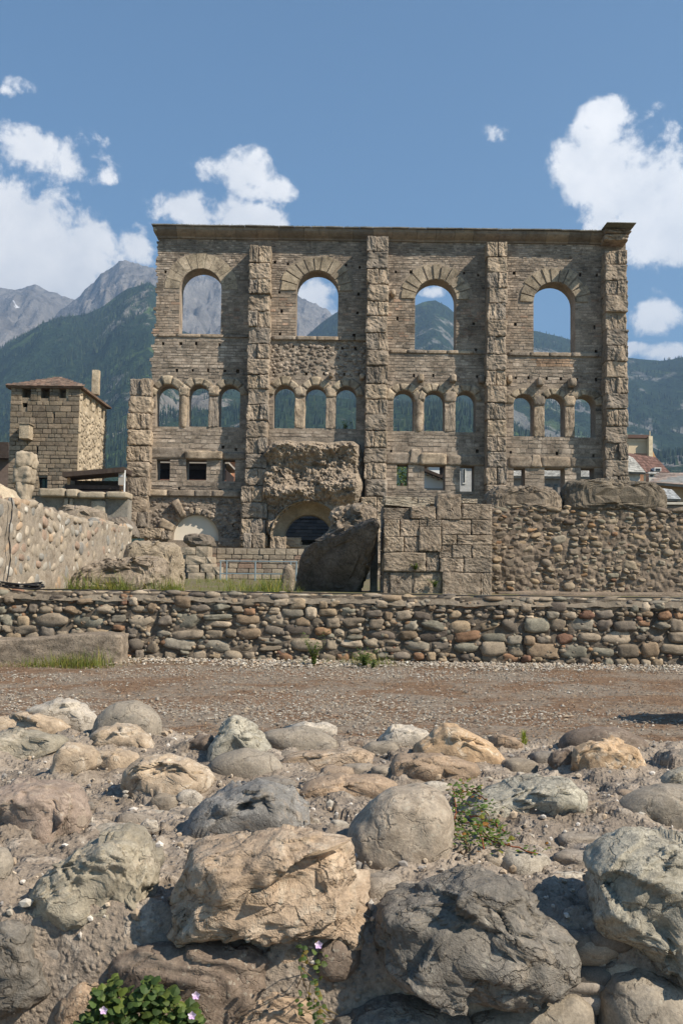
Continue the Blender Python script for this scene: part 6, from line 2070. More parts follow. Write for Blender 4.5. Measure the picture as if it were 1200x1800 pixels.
def mortar_bed(root):
    m, q, b = base_mat('bed_mortar')
    pos = q.N.new('ShaderNodeNewGeometry').outputs['Position']
    n1 = q.noise(pos, 2.2, 6, .6, .6); n2 = q.noise(pos, 14, 6, .65); n3 = q.noise(pos, 90, 4, .7); v = q.voro(pos, 75)
    c = q.mix(q.ramp(n1, .40, .62), (.215, .175, .138, 1), (.30, .25, .20, 1))
    xx = q.xyz(pos)[0]
    c = q.mix(q.m('MULTIPLY', q.ramp(n2, .53, .64), .6), c, (.42, .36, .295, 1))
    c = q.mix(q.m('MULTIPLY', q.ramp(n2, .44, .33), .7), c, (.17, .14, .11, 1))
    sp = q.mix(q.ramp(v[0], .20, .34), q.mix(.75, (1, 1, 1, 1), v[1]), (1, 1, 1, 1))
    k = q.rng(n3, .3, .7, .72, 1.28)
    c = q.mix(1.0, c, q.comb(k, k, k), 'MULTIPLY')
    q.put(b.inputs['Base Color'], c)
    h = q.m('ADD', q.m('MULTIPLY', n2, .5), q.m('ADD', q.m('MULTIPLY', n3, .25), q.m('MULTIPLY', q.ramp(v[0], .5, .1), .16)))
    q.L.new(q.bump(h, .9, .03), b.inputs['Normal'])
    nx, ny = 470, 400
    us = np.linspace(-1, 1, nx)
    us = us * (.62 + .38 * us ** 4)
    t = np.linspace(0, 1, ny)
    ys = 1.62 + (4.15 - 1.62) * t ** 1.25
    U, Y = np.meshgrid(us, ys)
    X = U * (1.05 + .64 * Y)
    x, y = X.ravel(), Y.ravel()
    z = bed_height(x, y)
    V = np.stack([x, y, z], 1)
    V[:, 2] += .017 * facet(V + .03 * np.stack([fbm(V, 9, 3, 1), fbm(V, 9, 3, 2), fbm(V, 9, 3, 3)], 1), 7.5, 105) + .007 * facet(V, 19, 106) + .024 * fbm(V, 8, 5, 97, .62) + .012 * (.5 - worley(V * np.array([1, 1, .3]), 26, 98)) + .006 * fbm(V, 45, 3, 99)
    V[:, 1] += .012 * fbm(V, 12, 3, 100) * (y < 1.95)
    V[:, 2] = np.maximum(V[:, 2], -.05)
    i = np.arange(ny - 1)[:, None] * nx + np.arange(nx - 1)[None]
    Fc = np.stack([i, i + 1, i + nx + 1, i + nx], -1).reshape(-1, 4)
    put('mortar_bed', mesh_np('mortar_bed', V - ORI[root.name], Fc, m, True), root)
    # lower part of the face, below the broken edge
    xs = np.linspace(-2.6, 2.6, 300); zs = np.linspace(-.05, .86, 70)
    Xg, Zg = np.meshgrid(xs, zs)
    V = np.stack([Xg.ravel(), np.full(Xg.size, 1.85), Zg.ravel()], 1)
    V[:, 1] += .04 * fbm(V, 3, 4, 101) + .022 * facet(V, 6, 102) + .010 * facet(V, 15, 104) + .014 * fbm(V, 14, 4, 103, .6)
    i = np.arange(69)[:, None] * 300 + np.arange(299)[None]
    Fc = np.stack([i, i + 1, i + 301, i + 300], -1).reshape(-1, 4)
    put('mortar_face', mesh_np('mortar_face', V - ORI[root.name], Fc, m, True), root)
    # grit and little stones lying on and in the mortar
    rs = np.random.RandomState(12)
    mb = MB(); pv = [rock(270 + k, 1, 'angular', .1, 1.5) for k in range(6)]
    pal = [(.45, .41, .35), (.30, .26, .21), (.52, .48, .43), (.36, .28, .2), (.24, .22, .2), (.40, .33, .25)]
    for k in range(3200):
        y = 1.75 + 2.3 * rs.rand() ** 1.3; x = rs.uniform(-1, 1) * (.3 + .4 * y)
        s = min(.002 + rs.gamma(1.5, .0019), .018)
        V, Fc = pv[rs.randint(6)]
        mb.add(V * s * rs.uniform(.6, 1.3, 3) + np.array([x, y, bed_at(x, y) + s * .3 + .003]), Fc, np.array(pal[rs.randint(6)]) * rs.uniform(.8, 1.2))
    o = put('grit', mb.mesh('grit', plain_mat('grit_stone', (1, 1, 1), .9, .15, 80, mode='attr'), ORI[root.name], False), root); o['kind'] = 'stuff'


def fs_mat(name, col, hue=None, scale=.12, bands=0.0, bdir=(.2, .3, 1), contrast=.34, speck=.26, bump=.8, stain=.5, pits=0.0, dark=(.4, .37, .34), cracks=.7, lichen=.75):
    return stone_mat(name, 'none', col, scale, contrast, bump, speck, stain, bands, dark, .88, bdir, hue, pits, cracks, lichen)


def foreground():
    root = thing('rubble_wall_top', 'broad broken top of an old rubble wall with boulders bedded in mortar', 'wall', (0, 2.8, 0))
    org = ORI[root.name]
    M = dict(
        orange=fs_mat('orange_sandstone', (.365, .275, .195), (.44, .365, .28), .16, .04, (.25, .3, 1), .22, .2, 1.0, .45),
        tan=fs_mat('tan_stone', (.40, .31, .22), (.53, .455, .36), .12, .04, (.3, .2, 1), .22, .2, .8, .35),
        green=fs_mat('green_grey_schist', (.285, .25, .19), (.37, .32, .25), .12, .06, (.75, .3, .8), .22, .2, .7, .3),
        red=fs_mat('red_banded_stone', (.28, .215, .17), (.38, .31, .24), .12, .12, (.1, .2, 1), .2, .2, .6, .3),
        grey=fs_mat('grey_boulder', (.275, .235, .185), (.215, .19, .16), .14, 0, contrast=.2, speck=.25, bump=.6, stain=.35),
        round=fs_mat('rounded_tan_boulder', (.34, .28, .215), (.25, .215, .17), .16, 0, contrast=.2, speck=.25, bump=.6, stain=.5),
        blue=fs_mat('blue_grey_schist', (.215, .205, .19), (.30, .245, .19), .09, .05, (.7, .2, 1), .3, .3, .9, .4),
        white=fs_mat('whitish_gneiss', (.46, .405, .335), (.33, .29, .24), .10, .0, contrast=.28, speck=.3, bump=.9, stain=.35),
        pale_green=fs_mat('pale_green_gneiss', (.355, .325, .26), (.245, .225, .185), .11, .03, (.3, .2, 1), .28, .28, 1.0, .5),
        dark=fs_mat('dark_schist', (.165, .148, .126), (.24, .205, .165), .13, .04, (.5, .3, 1), .25, .25, 1.0, .3),
        darkred=fs_mat('dark_brown_stone', (.17, .13, .10), (.235, .185, .14), .12, .0, contrast=.25, bump=.7),
        brown=fs_mat('brown_stone', (.33, .24, .165), (.22, .17, .125), .12, .05, (.4, .2, 1), .25, .25, .8, .4),
        quartz=fs_mat('orange_white_quartzite', (.43, .30, .185), (.56, .465, .35), .09, .08, (.8, .2, .6), .22, .2, .8, .35),
    )
    # outline in the photo, distance override, material, style, thickness factor, label
    S = [
        ('big', [(296, 1600), (302, 1575), (315, 1550), (335, 1500), (352, 1486), (420, 1476), (470, 1466), (500, 1459), (520, 1464), (560, 1470), (615, 1474), (634, 1498), (640, 1545), (636, 1600), (632, 1645), (560, 1636), (520, 1640), (470, 1634), (400, 1632), (330, 1636), (305, 1622)], 1.86, 'orange', 'angular', .7, 6, 'largest orange tan boulder with dark cracks'),
        ('big', [(55, 1600), (50, 1582), (62, 1558), (100, 1520), (150, 1485), (200, 1460), (228, 1457), (250, 1470), (264, 1500), (272, 1530), (264, 1560), (266, 1592), (240, 1614), (200, 1632), (150, 1634), (95, 1626)], 1.92, 'green', 'angular', .75, 6, 'greenish grey rounded boulder left of the orange one'),
        ('s', [(-50, 1500), (-10, 1490), (10, 1494), (23, 1515), (21, 1535), (8, 1554), (-20, 1562), (-60, 1550)], None, 'grey', 'round', .7, 4, None),
        ('m', [(-45, 1440), (-40, 1405), (0, 1384), (50, 1375), (100, 1374), (132, 1385), (152, 1410), (156, 1430), (146, 1450), (120, 1466), (80, 1476), (40, 1477), (0, 1468)], None, 'red', 'angular', .8, 5, 'reddish banded flat boulder at the left edge'),
        ('s', [(88, 1360), (100, 1322), (115, 1309), (140, 1311), (168, 1320), (176, 1345), (150, 1352), (120, 1371), (95, 1374)], None, 'tan', 'angular', .7, 4, None),
        ('s', [(150, 1330), (175, 1320), (215, 1320), (246, 1328), (242, 1346), (200, 1356), (160, 1358)], None, 'tan', 'angular', .6, 4, None),
        ('m', [(216, 1375), (222, 1352), (242, 1339), (290, 1330), (330, 1334), (365, 1354), (379, 1373), (350, 1386), (300, 1391), (264, 1397), (250, 1402), (230, 1394)], None, 'tan', 'angular', .7, 5, 'jagged cream coloured stone with a shaded left end'),
        ('s', [(308, 1402), (320, 1390), (345, 1389), (358, 1398), (352, 1412), (322, 1414)], None, 'white', 'angular', .5, 3, None),
        ('s', [(-40, 1275), (0, 1262), (50, 1257), (95, 1260), (121, 1275), (123, 1286), (90, 1292), (40, 1292), (-40, 1292)], None, 'tan', 'angular', .6, 4, None),
        ('s', [(-60, 1310), (0, 1291), (60, 1290), (102, 1293), (119, 1305), (100, 1321), (50, 1331), (0, 1336), (-50, 1334)], None, 'green', 'angular', .7, 4, None),
        ('s', [(38, 1256), (60, 1242), (90, 1238), (120, 1231), (150, 1244), (174, 1262), (166, 1281), (120, 1286), (62, 1262)], None, 'white', 'angular', .6, 4, 'rough whitish stone at the far left edge of the wall top'),
        ('m', [(160, 1286), (172, 1260), (190, 1242), (208, 1233), (240, 1231), (265, 1244), (281, 1265), (285, 1285), (276, 1303), (240, 1306), (190, 1298)], None, 'grey', 'round', .8, 5, 'large rounded grey boulder at the back left'),
        ('s', [(150, 1302), (175, 1281), (200, 1272), (240, 1280), (265, 1300), (279, 1318), (270, 1329), (230, 1327), (178, 1317)], None, 'tan', 'angular', .7, 4, None),
        ('s', [(312, 1326), (325, 1308), (345, 1298), (372, 1291), (382, 1310), (364, 1336), (330, 1338)], None, 'darkred', 'angular', .7, 4, None),
        ('m', [(360, 1338), (372, 1305), (385, 1284), (404, 1261), (414, 1257), (424, 1262), (432, 1275), (452, 1292), (466, 1310), (479, 1318), (486, 1332), (440, 1346), (390, 1348)], None, 'pale_green', 'angular', .7, 5, 'pointed grey green stone standing like a small peak'),
        ('s', [(358, 1350), (385, 1326), (430, 1315), (480, 1325), (499, 1346), (496, 1366), (450, 1372), (395, 1368)], None, 'grey', 'round', .7, 4, None),
        ('s', [(452, 1292), (480, 1283), (520, 1280), (560, 1285), (591, 1300), (594, 1316), (560, 1324), (510, 1324), (475, 1310)], None, 'grey', 'round', .7, 4, None),
        ('s', [(488, 1278), (500, 1270), (520, 1272), (540, 1270), (558, 1274), (570, 1268), (592, 1280), (588, 1292), (540, 1286)], None, 'white', 'angular', .5, 3, None),
        ('s', [(497, 1332), (540, 1322), (590, 1319), (615, 1314), (635, 1318), (656, 1329), (642, 1346), (590, 1353), (545, 1357), (505, 1347)], None, 'orange', 'angular', .6, 4, None),
        ('s', [(513, 1394), (550, 1372), (600, 1365), (660, 1364), (696, 1378), (687, 1392), (640, 1407), (590, 1414), (535, 1408)], None, 'brown', 'angular', .7, 4, None),
        ('m', [(308, 1470), (335, 1440), (370, 1410), (410, 1385), (450, 1371), (480, 1375), (512, 1395), (536, 1425), (545, 1452), (500, 1470), (400, 1474)], None, 'blue', 'angular', .8, 5, 'blue grey wedge shaped boulder in the middle'),
        ('big', [(603, 1488), (614, 1452), (650, 1411), (690, 1388), (740, 1381), (775, 1394), (792, 1420), (796, 1450), (792, 1490), (772, 1522), (720, 1534), (670, 1526), (636, 1512)], None, 'round', 'round', .85, 5, 'big smooth rounded tan grey boulder right of the centre'),
        ('s', [(663, 1300), (690, 1274), (720, 1277), (757, 1290), (747, 1311), (710, 1324), (670, 1322)], None, 'white', 'angular', .7, 4, 'whitish pyramid shaped stone at the back of the wall'),
        ('s', [(632, 1316), (650, 1304), (690, 1303), (705, 1318), (690, 1332), (645, 1330)], None, 'grey', 'round', .6, 4, None),
        ('m', [(722, 1326), (735, 1306), (752, 1294), (780, 1278), (800, 1279), (850, 1304), (892, 1330), (882, 1342), (830, 1338), (780, 1332), (738, 1332)], None, 'quartz', 'layer', .6, 5, 'slanting layered tan stone at the back'),
        ('s', [(682, 1348), (700, 1332), (740, 1330), (800, 1334), (835, 1344), (844, 1356), (815, 1371), (760, 1379), (700, 1379), (684, 1366)], None, 'brown', 'angular', .7, 4, None),
        ('m', [(812, 1424), (835, 1404), (860, 1398), (900, 1384), (960, 1371), (1000, 1369), (1018, 1388), (1016, 1410), (996, 1431), (960, 1447), (900, 1446), (850, 1440)], None, 'pale_green', 'angular', .7, 5, 'long whitish green stone right of the creeping weed'),
        ('s', [(960, 1338), (970, 1322), (1000, 1316), (1015, 1330), (1012, 1355), (975, 1350)], None, 'darkred', 'angular', .6, 4, None),
        ('m', [(996, 1345), (1008, 1316), (1040, 1304), (1080, 1302), (1115, 1314), (1132, 1335), (1126, 1352), (1070, 1360), (1015, 1362)], None, 'quartz', 'angular', .7, 5, 'orange and white veined boulder at the back right'),
        ('m', [(972, 1312), (1000, 1286), (1040, 1276), (1090, 1279), (1130, 1298), (1147, 1318), (1130, 1328), (1060, 1322), (1000, 1318)], None, 'darkred', 'round', .7, 4, 'dark brown rounded boulder behind the orange and white one'),
        ('m', [(1076, 1424), (1092, 1406), (1115, 1393), (1160, 1380), (1200, 1381), (1250, 1390), (1260, 1440), (1200, 1453), (1140, 1449), (1092, 1438)], None, 'grey', 'round', .7, 5, None),
        ('s', [(1156, 1372), (1175, 1356), (1210, 1350), (1250, 1352), (1250, 1386), (1165, 1382)], None, 'pale_green', 'angular', .6, 4, None),
        ('s', [(1156, 1340), (1175, 1326), (1200, 1318), (1250, 1318), (1250, 1352), (1180, 1348)], None, 'grey', 'round', .6, 4, None),
        ('s', [(1148, 1322), (1162, 1310), (1190, 1306), (1250, 1308), (1250, 1326), (1160, 1328)], None, 'darkred', 'round', .6, 4, None),
        ('big', [(1032, 1600), (1030, 1555), (1036, 1512), (1060, 1486), (1100, 1467), (1150, 1464), (1200, 1474), (1270, 1490), (1300, 1560), (1290, 1700), (1200, 1702), (1150, 1680), (1100, 1650), (1060, 1632), (1040, 1625)], 1.88, 'pale_green', 'angular', .75, 6, 'big whitish green boulder at the right edge'),
        ('big', [(664, 1620), (667, 1588), (690, 1578), (740, 1566), (780, 1553), (815, 1536), (850, 1540), (880, 1548), (912, 1562), (932, 1592), (962, 1622), (1000, 1640), (1016, 1668), (1012, 1706), (988, 1730), (935, 1748), (880, 1760), (820, 1745), (760, 1738), (700, 1716), (676, 1680)], 1.80, 'dark', 'angular', .6, 6, 'largest dark grey boulder, low right of centre'),
        ('m', [(560, 1840), (585, 1788), (640, 1760), (700, 1747), (760, 1754), (812, 1776), (830, 1810), (830, 1860), (560, 1870)], 1.80, 'dark', 'layer', .6, 5, None),
        ('m', [(-60, 1640), (-20, 1612), (20, 1612), (52, 1628), (66, 1655), (84, 1700), (98, 1735), (62, 1764), (0, 1776), (-60, 1776)], 1.82, 'dark', 'angular', .6, 5, 'dark angular boulder in the lower left corner'),
        ('m', [(196, 1700), (215, 1672), (250, 1655), (330, 1652), (430, 1656), (475, 1676), (482, 1722), (450, 1765), (410, 1815), (300, 1830), (215, 1760)], 1.82, 'darkred', 'layer', .5, 5, None),
        ('s', [(552, 1692), (562, 1662), (590, 1646), (618, 1648), (634, 1665), (632, 1692), (610, 1717), (580, 1721), (560, 1710)], 1.81, 'darkred', 'round', .8, 4, 'small round reddish stone under the orange boulder'),
        ('s', [(472, 1690), (482, 1664), (510, 1656), (536, 1668), (542, 1700), (520, 1726), (485, 1722)], 1.82, 'brown', 'angular', .6, 4, None),
        ('s', [(400, 1790), (430, 1745), (480, 1735), (540, 1745), (560, 1790), (520, 1850), (420, 1860)], 1.81, 'brown', 'layer', .5, 5, None),
        ('m', [(1046, 1800), (1052, 1740), (1075, 1708), (1110, 1700), (1165, 1712), (1215, 1740), (1280, 1760), (1280, 1870), (1050, 1870)], 1.83, 'grey', 'round', .7, 5, None),
        ('m', [(800, 1830), (830, 1775), (890, 1765), (960, 1752), (1010, 1742), (1040, 1770), (1050, 1830), (1030, 1880), (820, 1880)], 1.82, 'grey', 'round', .5, 5, None),
        ('s', [(100, 1790), (110, 1745), (150, 1720), (200, 1735), (215, 1790), (180, 1850), (110, 1850)], 1.81, 'brown', 'angular', .5, 4, None),
        ('s', [(86, 1388), (96, 1380), (108, 1382), (110, 1392), (98, 1397)], None, 'white', 'angular', .5, 3, None),
        ('s', [(245, 1452), (258, 1440), (276, 1442), (280, 1456), (260, 1464)], None, 'white', 'angular', .4, 3, None),
        ('s', [(855, 1298), (875, 1290), (905, 1298), (925, 1312), (900, 1320), (865, 1314)], None, 'brown', 'angular', .5, 3, None),
        ('s', [(596, 1308), (612, 1300), (640, 1303), (652, 1312), (630, 1320), (604, 1318)], None, 'darkred', 'angular', .5, 3, None),
    ]
    place = []
    for k, (cls, poly, yo, mk, style, tk, n, lab) in enumerate(S):
        pa = np.array(poly, float)
        yb = pa[:, 1].max(); xm = pa[:, 0].mean()
        if yo is None:
            off = (yb - 3) - (1020 + (xm - 600) * math.tan(ROLL))
            Y = min(F_PX * (EYE[2] - FTOP) / off, 3.95)
        else: Y = yo
        w = (pa[:, 0].max() - pa[:, 0].min()) / F_PX * Y; h = (yb - pa[:, 1].min()) / F_PX * Y
        thick = tk * .5 * (w * .55 + h * .6)
        if yo is None: Y = Y + thick * .75
        place.append((pa, Y, w, h, thick))
        if yo is None:
            BUMPS.append((PX(xm, yb, Y), Y, w * .62, thick * 1.5, min(.40 * h, .042)))
    mortar_bed(root)
    for k, (cls, poly, yo, mk, style, tk, n, lab) in enumerate(S):
        pa, Y, w, h, thick = place[k]
        pw = np.array([(PX(a, b, Y), PZ(a, b, Y)) for (a, b) in poly])
        V, Fc, c = outline_body(pw, thick, n, {'round': .62, 'angular': .45, 'layer': .45}[style])
        L = max(w, h)
        u = V / L * 4.0 + k * 5.31
        nrm = V / np.maximum(np.linalg.norm(V, axis=1, keepdims=True), 1e-6)
        ub = u + .16 * np.stack([fbm(u, 1.1, 3, k + 3), fbm(u, 1.1, 3, k + 4), fbm(u, 1.1, 3, k + 5)], 1)
        if style == 'round':
            d = .045 * fbm(u, .55, 3, k) + .030 * facet(ub, .55, k) + .014 * fbm(u, 2.4, 5, k + 40, .55, True) - .025 * np.clip(fbm(u, 1.3, 3, k + 9) - .25, 0, 1)
        elif style == 'angular':
            tilt = np.array([[1, 0, .35], [0, 1, .2], [-.35, -.2, 1]]) if k % 2 else np.array([[1, 0, -.4], [0, 1, .1], [.4, -.1, 1]])
            us = (ub @ tilt) * np.array([.62, .8, 1.5])
            d = .135 * facet(ub, .45, k) + .105 * facet(us, .80, k + 11) + .050 * facet(us, 1.9, k + 12) + .020 * facet(us, 4.6, k + 13) + .014 * fbm(us, 2.2, 5, k + 8, .62, True)
        else:
            us = ub * np.array([.35, .6, 2.6]) + np.array([[0, 0, .5]]) * ub[:, :1]
            d = .09 * facet(us, .7, k) + .05 * facet(us, 1.7, k + 5) + .05 * fbm(ub, .6, 4, k, .5, True) + .018 * fbm(us, 3, 4, k + 9, .6, True)
        V = V + nrm * (d * L)[:, None] * np.array([.42, 1.0, .42]) * .95
        if yo is None:
            V[:, 2] = np.where(V[:, 2] < 0, V[:, 2] * 1.6, V[:, 2])
        nm = 'boulder' if cls in ('big', 'm') else 'stone'
        o = put(nm, mesh_np(nm, V, Fc, M[mk], True), root, (c[0], Y, c[1]))
        if lab: o['label'] = lab
    # the wall goes on at both sides of the view
    rs = np.random.RandomState(88)
    src = [o for o in root.children if o.name.split('.')[0] in ('boulder', 'stone')]
    n_out = 0
    while n_out < 26:
        y = rs.uniform(1.95, 3.7); sgn = -1 if rs.rand() < .5 else 1
        s = src[rs.randint(len(src))]
        if max(s.dimensions) > .45 or max(s.dimensions) < .12: continue
        x = sgn * rs.uniform(.36 * y + .26, 1.0 + .55 * y)
        if any(abs(x - bx) < bw + .12 and abs(y - by) < bd + .10 for (bx, by, bw, bd, ba) in BUMPS): continue
        c = s.copy(); COL.objects.link(c)
        if 'label' in c: del c['label']
        c.location = (x - org[0], y - org[1], bed_at(x, y) - org[2] + .02); c.rotation_euler = (rs.uniform(-.2, .2), rs.uniform(-.2, .2), rs.uniform(0, 6.28))
        BUMPS.append((x, y, .16, .14, .0)); n_out += 1
    mb = MB(); rs = np.random.RandomState(91)
    pm = [rock(310 + k, 3, ('angular', 'blocky')[k % 2], .16, 1.6) for k in range(8)]
    for k in range(340):
        y = 1.95 + 1.95 * rs.rand() ** 1.2; x = rs.uniform(-1, 1) * (.8 + .45 * y)
        if any(abs(x - bx) < bw * .8 and abs(y - by) < bd * 1.0 for (bx, by, bw, bd, ba) in BUMPS): continue
        s = rs.uniform(.012, .042)
        V, Fc = pm[rs.randint(8)]
        a = rs.uniform(0, 6.28)
        V = np.stack([V[:, 0] * math.cos(a) - V[:, 1] * math.sin(a), V[:, 0] * math.sin(a) + V[:, 1] * math.cos(a), V[:, 2]], 1)
        mb.add(V * s * np.array([rs.uniform(1, 1.8), rs.uniform(.8, 1.3), rs.uniform(.5, .9)]) + np.array([x, y, bed_at(x, y) - s * .12]), Fc, np.array([(.30, .255, .205), (.36, .30, .23), (.26, .23, .195), (.33, .25, .18), (.42, .375, .31)][rs.randint(5)]) * rs.uniform(.8, 1.15))
    o = put('embedded_stone', mb.mesh('embedded_stone', stone_mat('embedded_stone', 'attr', (.85, .85, .85), .06, .28, .8, .3, .4, cracks=.6), org, True), root); o['kind'] = 'stuff'
    # thin creased fragments filling the shaded face under the overhang
    mb = MB(); rs = np.random.RandomState(44)
    pv = [rock(290 + k, 2, 'angular', .14, 1.4) for k in range(6)]
    for k in range(340):
        px, py = rs.uniform(-60, 1260), rs.uniform(1650, 1860)
        p = P(px, py, 1.835)
        s = rs.uniform(.010, .034)
        V, Fc = pv[rs.randint(6)]
        mb.add(V * s * np.array([rs.uniform(1, 2.2), .7, rs.uniform(.5, 1)]) + p, Fc, np.array([(.24, .2, .155), (.18, .155, .13), (.30, .25, .19), (.35, .3, .25)][rs.randint(4)]) * rs.uniform(.8, 1.2))
    o = put('stone_chip', mb.mesh('stone_chip', stone_mat('chip_stone', 'attr', (1, 1, 1), .06, .25, .7), org, True), root); o['kind'] = 'stuff'
    return root


def creeper():
    """low creeping weed with small scalloped leaves among the boulders"""
    rs = np.random.RandomState(15)
    base = P(800, 1455, 2.45)
    root = thing('creeping_weed', 'creeping green and yellowing weed with reddish stems beside the big rounded boulder', 'plant', (base[0], base[1], bed_at(base[0], base[1])))
    S, B = MB(), Blades()
    paths = [[(800, 1400), (815, 1425), (840, 1432), (858, 1445)], [(800, 1405), (830, 1410), (855, 1425)], [(805, 1440), (840, 1450), (870, 1460), (885, 1475)], [(770, 1480), (790, 1490), (815, 1500), (820, 1512)],
             [(795, 1395), (800, 1430), (798, 1465), (790, 1500)], [(830, 1470), (850, 1490), (880, 1502), (945, 1508)], [(840, 1465), (862, 1490), (885, 1497)], [(800, 1415), (812, 1400), (845, 1410)], [(815, 1455), (840, 1478), (850, 1512)], [(800, 1450), (812, 1470), (824, 1492)]]
    tints = [(1, 1.15, .6), (1.3, 1.3, .55), (.8, 1, .6), (1.7, 1.2, .5), (1.0, 1.05, .7)]
    for pi, path in enumerate(paths):
        pts = []
        for (a, b) in path:
            off = b - (1020 + (a - 600) * math.tan(ROLL))
            Y = min(max(F_PX * .58 / off, 1.9), 2.75)
            p = P(a, b, Y); zz = max(bed_at(p[0], p[1]) + .03, p[2])
            pts.append((p[0], p[1], zz + rs.uniform(0, .01)))
        pp = []
        for i in range(len(pts) - 1):
            for t in np.linspace(0, 1, 7)[:-1]: pp.append(tuple(np.array(pts[i]) * (1 - t) + np.array(pts[i + 1]) * t + rs.normal(size=3) * .002))
        pp.append(pts[-1])
        V, Fc = tube(pp, .0016, 5); S.add(V, Fc, (1, .55, .4) if pi % 3 else (.7, .9, .5))
        for p in pp:
            for k in range(3 if pi not in (5,) else 5):
                a = rs.uniform(0, 6.28)
                ax = np.array([math.cos(a), math.sin(a), rs.uniform(-.1, .7)]); ax /= np.linalg.norm(ax)
                sd = np.cross(ax, (0, 0, 1)); sd = sd / np.linalg.norm(sd) + rs.normal(size=3) * .15
                L = rs.uniform(.006, .014)
                t = np.array(tints[rs.choice(5, p=[.34, .22, .24, .08, .12])]) * rs.uniform(.7, 1.3)
                if rs.rand() < .07: t = np.array([2.6, .9, .5])
                B.leaf(np.array(p) + rs.normal(size=3) * np.array([.012, .012, .012]) + np.array([0, 0, .004]), ax, sd, L, L * .95, tuple(t))
    put('stem', S.mesh('stem', plain_mat('reddish_stem', (.22, .12, .07), .7, .2, 50, mode='attr'), ORI[root.name], True), root)
    put('foliage', B.mesh('foliage', WEED, ORI[root.name]), root)


def toadflax(name, label, px0, px1, py0, py1, Y, n, seed, flowers=(), hang=False, leafL=.02):
    rs = np.random.RandomState(seed)
    base = P((px0 + px1) / 2, py1, Y)
    root = thing('trailing_weed', label, 'plant', base)
    S, B, Fl = MB(), Blades(), Blades()
    for k in range(n):
        u = rs.rand()
        px = px0 + (px1 - px0) * rs.rand()
        if hang: py = py0 + (py1 - py0) * rs.rand(); px = (px0 + px1) / 2 + (px1 - px0) * .5 * math.sin(py * .045 + k) * .8 + rs.normal() * 5
        else:
            e = 4 * (px - px0) * (px1 - px) / (px1 - px0) ** 2
            lumps = .72 + .16 * math.sin(px * .075) + .12 * math.sin(px * .19 + 1)
            py = py1 - (py1 - py0) * min(1, e ** .45 * lumps * 1.25) * rs.rand() ** .5
        p = P(px, py, Y - rs.uniform(0, .07))
        a = rs.uniform(0, 6.28)
        ax = np.array([math.cos(a) * .8, math.sin(a) * .6 - .3, rs.uniform(-.6, .5)]); ax /= np.linalg.norm(ax)
        sd = np.cross(ax, np.array([0, -.5, 1.0])); sd /= np.linalg.norm(sd)
        L = leafL * rs.uniform(.55, 1.2)
        t = np.array([(.95, 1.0, .65), (.75, .9, .65), (1.3, 1.25, .7), (.6, .75, .55)][rs.randint(4)]) * rs.uniform(.65, 1.15)
        if hang and rs.rand() < .2: t = np.array([1.6, .9, .5])
        B.leaf(p, ax, sd, L, L * 1.05, tuple(t))
        if k % 5 == 0:
            q = p + np.array([rs.normal() * .02, .05, -rs.uniform(.02, .06)])
            V, Fc = tube([p, (p + q) / 2 + rs.normal(size=3) * .006, q], .0009, 4); S.add(V, Fc)
    put('stem', S.mesh('stem', plain_mat('weed_stem_%d' % seed, (.16, .12, .06), .7), ORI[root.name], True), root)
    put('foliage', B.mesh('foliage', WEED, ORI[root.name]), root)
    fm = plain_mat('lilac_petal_%d' % seed, (.66, .55, .66), .6, .1, 40, mode='attr')
    for (a, b) in flowers:
        p = P(a, b, Y - .085)
        f = Blades()
        for j in range(5):
            t = j * 1.257 + .3
            ax = np.array([math.cos(t), -.35, math.sin(t)]); ax /= np.linalg.norm(ax)
            sd = np.cross(ax, (0, 1, 0)); sd /= np.linalg.norm(sd)
            f.leaf(p, ax, sd, .0075, .006, (1, 1, 1) if j < 3 else (.9, .75, .95))
        put('flower', f.mesh('flower', fm, ORI[root.name]), root)


